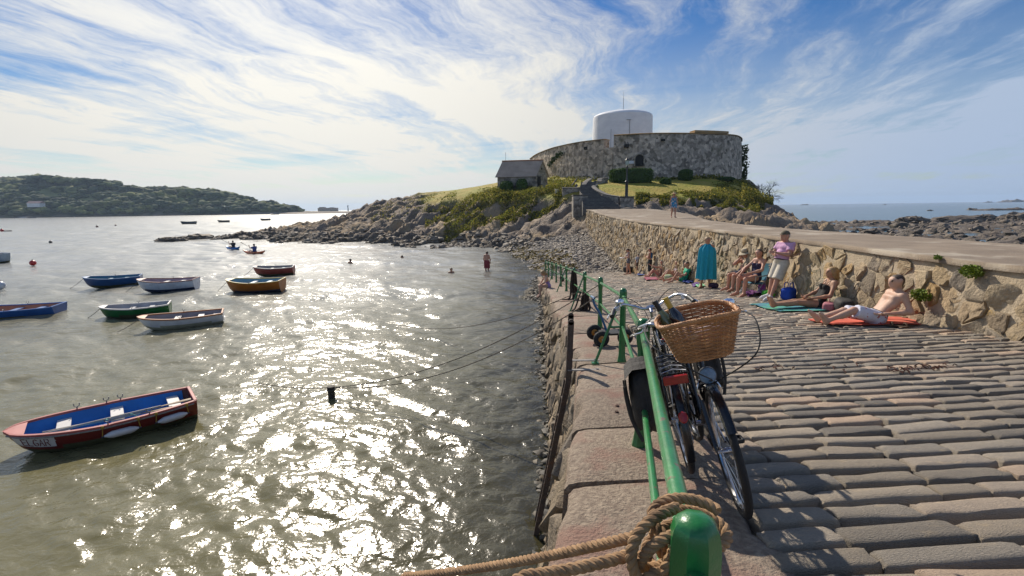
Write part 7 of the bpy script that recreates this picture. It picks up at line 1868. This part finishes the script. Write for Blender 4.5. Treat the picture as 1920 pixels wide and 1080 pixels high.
# 14 girl on the far end of the quay
Yg = 20.2; Xg = float(xo(Yg))+.10; p = np.array([Xg, Yg, float(zs(Xg, Yg))+.03])
g14 = Person('blonde girl in lilac sitting on the quay edge with feet over the water', p, (-.97,-.2), dict(hip=(.02,0,.11), chest=(.13,0,.53), head=(.27,0,.70), face=(.75,0,-.66), kL=(.42,.10,.10), kR=(.42,-.09,.10), aL=(.44,.10,-.30), aR=(.40,-.10,-.31), tL=(.56,.12,-.40), tR=(.52,-.11,-.40), eL=(.26,.24,.30), eR=(.26,-.24,.30), wL=(.40,.10,.18), wR=(.40,-.08,.18)), h=.018, scale=.9, skinm=SK_FAIR, fem=.7, hair=('blonde','long'))
g14.suit(W('lilac',(.34,.24,.50)), lowneck=.5)
# 15 man wading
p = at_z(913, 505, 0)
m15 = Person('man in red shorts wading in the shallows with his head bent', (p[0], p[1], -.42), (.35,.94), dict(face=(.8,.25,-.5), head=(.07,0,1.57), eL=(.03,.25,1.14), eR=(.03,-.25,1.14), wL=(.13,.20,.92), wR=(.13,-.20,.92)), h=.02, skinm=SK_RED, hair=('brown','short'))
m15.shorts(W('red_shorts',(.22,.035,.045)), .98, .025, .05)
# swimmers: heads and shoulders above the surface
for k, (x, y, lb, f, hc) in enumerate([(657,492.5,'swimmer with only a dark head above the water, farthest left',(.3,1),'dark'),(846,511,'swimmer facing the quay with head and shoulders out of the water',(.5,-.8),'brown'),(758,484.5,'swimmer doing breaststroke far out near the rocks',(-1,.1),'dark')]):
    p = at_z(x, y, 0); J = {} if k < 2 else dict(chest=(.1,0,1.40), head=(.2,0,1.53), eL=(.35,.3,1.36), eR=(.35,-.3,1.36), wL=(.6,.16,1.40), wR=(.6,-.16,1.40))
    Person(lb, (p[0], p[1], -1.40 if k != 2 else -1.38), f, J, h=.022, skinm=SK_TAN, hair=(hc,'short'))
# kayaks
def kayak(bow, stern, label, col, plabel, shirt):
    a, b = at_z(*bow), at_z(*stern); d = a-b; L_ = float(np.hypot(d[0], d[1])); c = (a+b)/2; an = math.atan2(d[1], d[0]); L_ = max(2.7, min(L_, 4.2))
    e = empty('kayak', (c[0], c[1], .0), an, label, 'kayak', 'kayaks on the bay'); mb = MB(); G = []
    for t in np.linspace(0,1,22):
        w = .36*math.sin(math.pi*min(max(t,.012),.988))**.6; zc = .12+.22*abs(2*t-1)**3; x = (t-.5)*L_
        G.append([(x, w*math.cos(q), zc+(.12 if math.sin(q) > 0 else .24)*math.sin(q)*math.sin(math.pi*min(max(t,.02),.98))**.35) for q in np.linspace(0,2*math.pi,13)])
    mb.sheet(G); mb.build('hull', col, e)
    mb = MB(); mb.torus(.26, .025, Matrix.Translation((-.05,0,.235)), 24, 6); mb.build('cockpit_rim', M_plastic, e)
    loc = (Matrix.Translation((c[0],c[1],0)) @ Matrix.Rotation(an,4,'Z')) @ Vector((-.1,0,.10))
    P_k = Person(plabel, loc, (math.cos(an), math.sin(an)), dict(hip=(0,0,.12), chest=(-.02,0,.60), head=(.02,0,.80), kL=(.42,.16,.24), kR=(.42,-.16,.24), aL=(.78,.12,.10), aR=(.78,-.12,.10), tL=(.86,.12,.2), tR=(.86,-.12,.2), eL=(.22,.3,.50), eR=(.2,-.3,.36), wL=(.45,.22,.70), wR=(.42,-.2,.42)), h=.024, skinm=SK_RED, hair=('dark','short'))
    P_k.shirt(shirt, .6, .035, 0.0, 'buoyancy_vest')
    M4 = Matrix.Translation((c[0],c[1],0)) @ Matrix.Rotation(an,4,'Z'); a3, b3 = M4 @ Vector((.42,.95,1.18)), M4 @ Vector((.46,-.75,.10)); dd = (b3-a3)
    pe = empty('paddle', a3, label='paddle raised by the '+plabel.split(' in ')[0]+(' in the blue kayak' if 'blue' in label else ' in the orange kayak'), cat='paddle', group='kayak paddles'); MB().tube([(0,0,0), dd], .016, 6).build('shaft', M_plastic, pe)
    q = dd.to_track_quat('Z','Y').to_matrix().to_4x4()
    for s0 in (0, dd.length): MB().lathe([(.02,-.22),(.08,-.12),(.09,.05),(.05,.2),(.0,.23)], 10, q @ Matrix.Translation((0,0,s0)), sy=.2).build('blade', M_plastic, pe)
kayak((428.5,467), (446,468), 'short bright blue kayak near the rocks', P_('kayak_blue',(.02,.20,.55),.3), 'paddler in dark vest sitting in the blue kayak', W('vest_dark',(.03,.03,.035)))
kayak((457,475), (497,476.5), 'orange kayak near the rocks', P_('kayak_orange',(.55,.14,.05),.3), 'paddler in blue vest sitting in the orange kayak', W('vest_blue',(.03,.07,.25)))

# ================================================================== things lying about on the slipway
def slab_cloth(name, corners, m, label, cat, amp=.012, n=22, seed=1, lift=.055):
    """a towel or cloth lying over the setts: corners in picture order round the cloth"""
    C4 = [on_slip(*c) for c in corners]; G = []; rg = np.random.default_rng(seed)
    for i in range(n):
        u = i/(n-1); row = []
        for j in range(n):
            v = j/(n-1); q = (C4[0]*(1-u)+C4[1]*u)*(1-v)+(C4[3]*(1-u)+C4[2]*u)*v
            z = float(zs(q[0], q[1]))+lift+amp*(1+float(fbm(np.array([u*4+seed]), np.array([v*5]), seed=seed, o=2)[0])); row.append((q[0]+.02*math.sin(v*9+seed), q[1]+.015*math.sin(u*11), z))
        G.append(row)
    mb = MB(); mb.sheet(G); mb.sheet([[(x,y,z-.012) for x,y,z in r_] for r_ in G], 0, True); o = mb.build(name, m); tag(o, label, cat); return o
slab_cloth('beach_towel', [(1516,602),(1700,596),(1726,611),(1560,612)], W('coral',(.62,.13,.08),(.50,.10,.06), sc=5), 'coral red beach towel under the bare-chested man', 'towel', .014, seed=4)
M_stripe = mat('cloth_sea_towel', (.03,.28,.32), (.10,.34,.14), 2.2, .9, .4, 40, c3=(.05,.12,.30), scale3=3.5, amt3=(.5,.56), stretch=(1,5,1))
slab_cloth('beach_towel', [(1405,572),(1560,569),(1612,583),(1462,586)], M_stripe, 'blue and green patterned beach towel under the blonde woman', 'towel', .014, seed=6)
slab_cloth('dropped_cloth', [(1392,551),(1412,548),(1432,554),(1402,558)], W('purple',(.12,.015,.14)), 'crumpled purple cloth lying beside the beach chairs', 'cloth', .05, seed=7)
slab_cloth('beach_towel', [(1206,522),(1232,520),(1240,525),(1212,527)], W('crimson',(.36,.03,.06),(.2,.1,.16), sc=9), 'crimson towel before the dark haired sitting woman', 'towel', .03, seed=8)
slab_cloth('beach_towel', [(1278,528),(1298,526),(1300,531),(1281,533)], W('royal',(.015,.05,.28)), 'blue towel bunched beside the boy in green', 'towel', .05, seed=9)
slab_cloth('dropped_cloth', [(1304,537),(1316,533),(1322,538),(1308,541)], W('mint',(.25,.62,.34)), 'mint green cloth at the feet of the robed person', 'cloth', .03, seed=10)
slab_cloth('dropped_cloth', [(1297,535),(1309,531),(1312,536),(1300,539)], W('violet',(.14,.07,.26)), 'violet cloth left of the mint green one', 'cloth', .03, seed=11)
slab_cloth('dropped_cloth', [(1194,514),(1206,513),(1208,517),(1197,518)], W('cobalt',(.02,.06,.24)), 'blue cloth on the ground behind the small child', 'cloth', .03, seed=12)
def soft_bag(name, px, py, s, m, label, cat='bag', seed=1, power=4, jag=.16, handles=None, face=None):
    p = on_slip(px, py); p[0] = min(p[0], wallx(p[1], p[2])-max(s[0], s[1])*.9-.04); e = empty(name, p, 0.3*seed, label, cat); V, F = ico(3); Q = V/((np.abs(V)**power).sum(1, keepdims=True)**(1/power))
    d = 1+jag*fbm(V[:,0]*1.9+seed*3, V[:,1]*1.9, V[:,2]*1.9, seed=seed, o=3); Q = Q*d[:,None]*np.array(s); Q[:,2] += s[2]*.97
    new_obj('body', Q, F, m, None, e)
    for hx_ in (handles or []): MB().tube(smooth_path([(hx_[0]*s[0],hx_[1]*s[1],s[2]*1.85),(hx_[0]*s[0]*.8,hx_[1]*s[1],s[2]*2.7),(-hx_[0]*s[0]*.8,hx_[1]*s[1],s[2]*2.7),(-hx_[0]*s[0],hx_[1]*s[1],s[2]*1.85)], 6), .011, 6).build('handle', m, e)
    return e
soft_bag('tote_bag', 1517, 561, (.17,.13,.15), W('tote_blue',(.008,.06,.42)), 'royal blue tote bag standing by the wall', seed=2, power=6, jag=.07, handles=[(.55,.5),(.55,-.5)])
soft_bag('picnic_basket', 1554, 582, (.17,.11,.085), mat('pink_wicker', (.46,.17,.20), (.34,.11,.14), 30, .7, .6, 70), 'small pink picnic basket beside the blonde woman', 'basket', 3, 6, .03, handles=[(.1,0.)])
soft_bag('backpack', 1629, 582, (.27,.16,.13), M_bag, 'black backpack lying between the blonde woman and the bare-chested man', seed=4, power=3)
soft_bag('beach_bag', 1440, 557, (.17,.13,.085), W('lime',(.06,.42,.03)), 'lime green beach bag on the ground beside the leaning man', seed=5, power=3, jag=.25)
soft_bag('beach_bag', 1449, 552, (.10,.08,.17), W('magenta',(.32,.02,.34),(.45,.36,.45), sc=6), 'magenta and white bag behind the lime green one', seed=6, power=3, jag=.25)
soft_bag('canvas_bag', 1254, 526, (.18,.13,.13), mat('cloth_floral', (.42,.44,.34), (.30,.38,.18), 14, .9, c3=(.10,.13,.05), scale3=16), 'pale floral canvas bag beside the white topped woman', seed=7, power=4)
soft_bag('rucksack', 1205.5, 511, (.28,.2,.2), M_bag, 'dark rucksack against the wall behind the small child', seed=8, power=4)
soft_bag('shoulder_bag', 1338, 540, (.16,.13,.09), W('plum',(.05,.03,.06)), 'dark bag on the ground right of the robed person', seed=9, power=3)
p = on_slip(1188.5, 510); e = empty('beach_ball', p, label='light blue beach ball near the ponytailed girl', cat='ball'); MB().ball((0,0,.15), .15, 0, 18, 12).build('shell', W('ball_blue',(.05,.38,.55)), e); MB().torus(.15,.006,Matrix.Translation((0,0,.15)),24,5).build('seam', W('ball_white',(.6,.6,.6)), e)
for k, (x, y) in enumerate(((1676,612),(1700,614))):
    p = on_slip(x, y); e = empty('sandal', p, .4*k+2.8, ['brown sandal in front of the red towel, left of the pair','brown sandal in front of the red towel, right of the pair'][k], 'sandal', 'pair of brown sandals')
    V, F = ICO3; new_obj('sole', V*np.array([.135,.05,.014])+np.array([0,0,.015]), F, W('sandal',(.10,.06,.035)), None, e); MB().tube(smooth_path([(.03,-.05,.02),(.03,-.02,.06),(.03,.02,.06),(.03,.05,.02)],5), .014, 6).build('strap', MATS['cloth_sandal'], e)
# plants in the wall joints
M_tuft = mat('wall_plant', (.16,.22,.02), (.10,.15,.015), 8, .8, rand=.35, trans=.2)
for (x, D, zoff, r_, lb, n) in [(1806,7.75,.0,.17,'bright green plant growing from the wall near the bare-chested man',700),(1893,6.95,.0,.16,'bright green plant high in the wall at the right edge',700),(1822,7.6,0,.06,'tiny green tuft at the top of the wall',120)]:
    y = {1806:552,1893:508,1822:482}[x]; q = at_d(x, y, D); q[0] = float(xt(D))-.10*(float(ztop(D))-q[2])-.06
    rg = np.random.default_rng(x); e = empty('wall_plant', q, label=lb, cat='plant'); d = rg.normal(size=(n,3)); d /= np.linalg.norm(d,axis=1,keepdims=True); P3 = d*rg.random((n,1))**.5*np.array([.5,1.2,.62])*r_+np.array([-.05,0,0]); V, F = leaf_cloud(P3, .018, rg); new_obj('leaves', V, F, M_tuft, None, e, False, None, [('rnd','FACE',rg.random(len(F)))])
    mb = MB()
    for t in range(8): mb.tube([(0.08,0,0), tuple(P3[t])], .004, 4)
    tag(mb.build('stems', M_tuft, e), kind='stuff')
# dried weed strewn over the setts
rg = np.random.default_rng(2); mb = MB()
for (x, y, n, s_) in [(1740,690,22,.14),(1700,697,9,.12),(1590,688,5,.25),(1440,690,8,.2)]:
    c = on_slip(x, y)
    for _ in range(n):
        a = c+np.array([rg.normal()*s_, rg.normal()*s_*.4, 0]); a[2] = float(zs(a[0],a[1]))+.045; t = rg.uniform(0,6.28); L_ = rg.uniform(.02,.055)
        mb.tube([a, a+np.array([math.cos(t)*L_,math.sin(t)*L_,.012]), a+np.array([math.cos(t+.5)*L_*1.7,math.sin(t+.5)*L_*1.7,-.005])], .006, 4)
tag(mb.build('dried_weed', mat('weed_red', (.11,.035,.02), (.06,.025,.015), 20, .9)), 'reddish dried seaweed strewn over the setts', None, None, 'stuff')
# ================================================================== air over the bay
hz = bpy.data.materials.new('sea_haze'); hz.use_nodes = True; nt = hz.node_tree; nt.nodes.clear()
vo = nt.nodes.new('ShaderNodeVolumePrincipled'); ot = nt.nodes.new('ShaderNodeOutputMaterial'); nt.links.new(vo.outputs[0], ot.inputs['Volume'])
vo.inputs['Color'].default_value = (.55,.74,1.0,1); vo.inputs['Density'].default_value = .00012; vo.inputs['Anisotropy'].default_value = .25
mb = MB(); mb.box((0,0,46), (15400,15400,100)); o = mb.build('haze', hz, None, False); tag(o, 'thin pale sea haze over the bay', None, None, 'stuff')
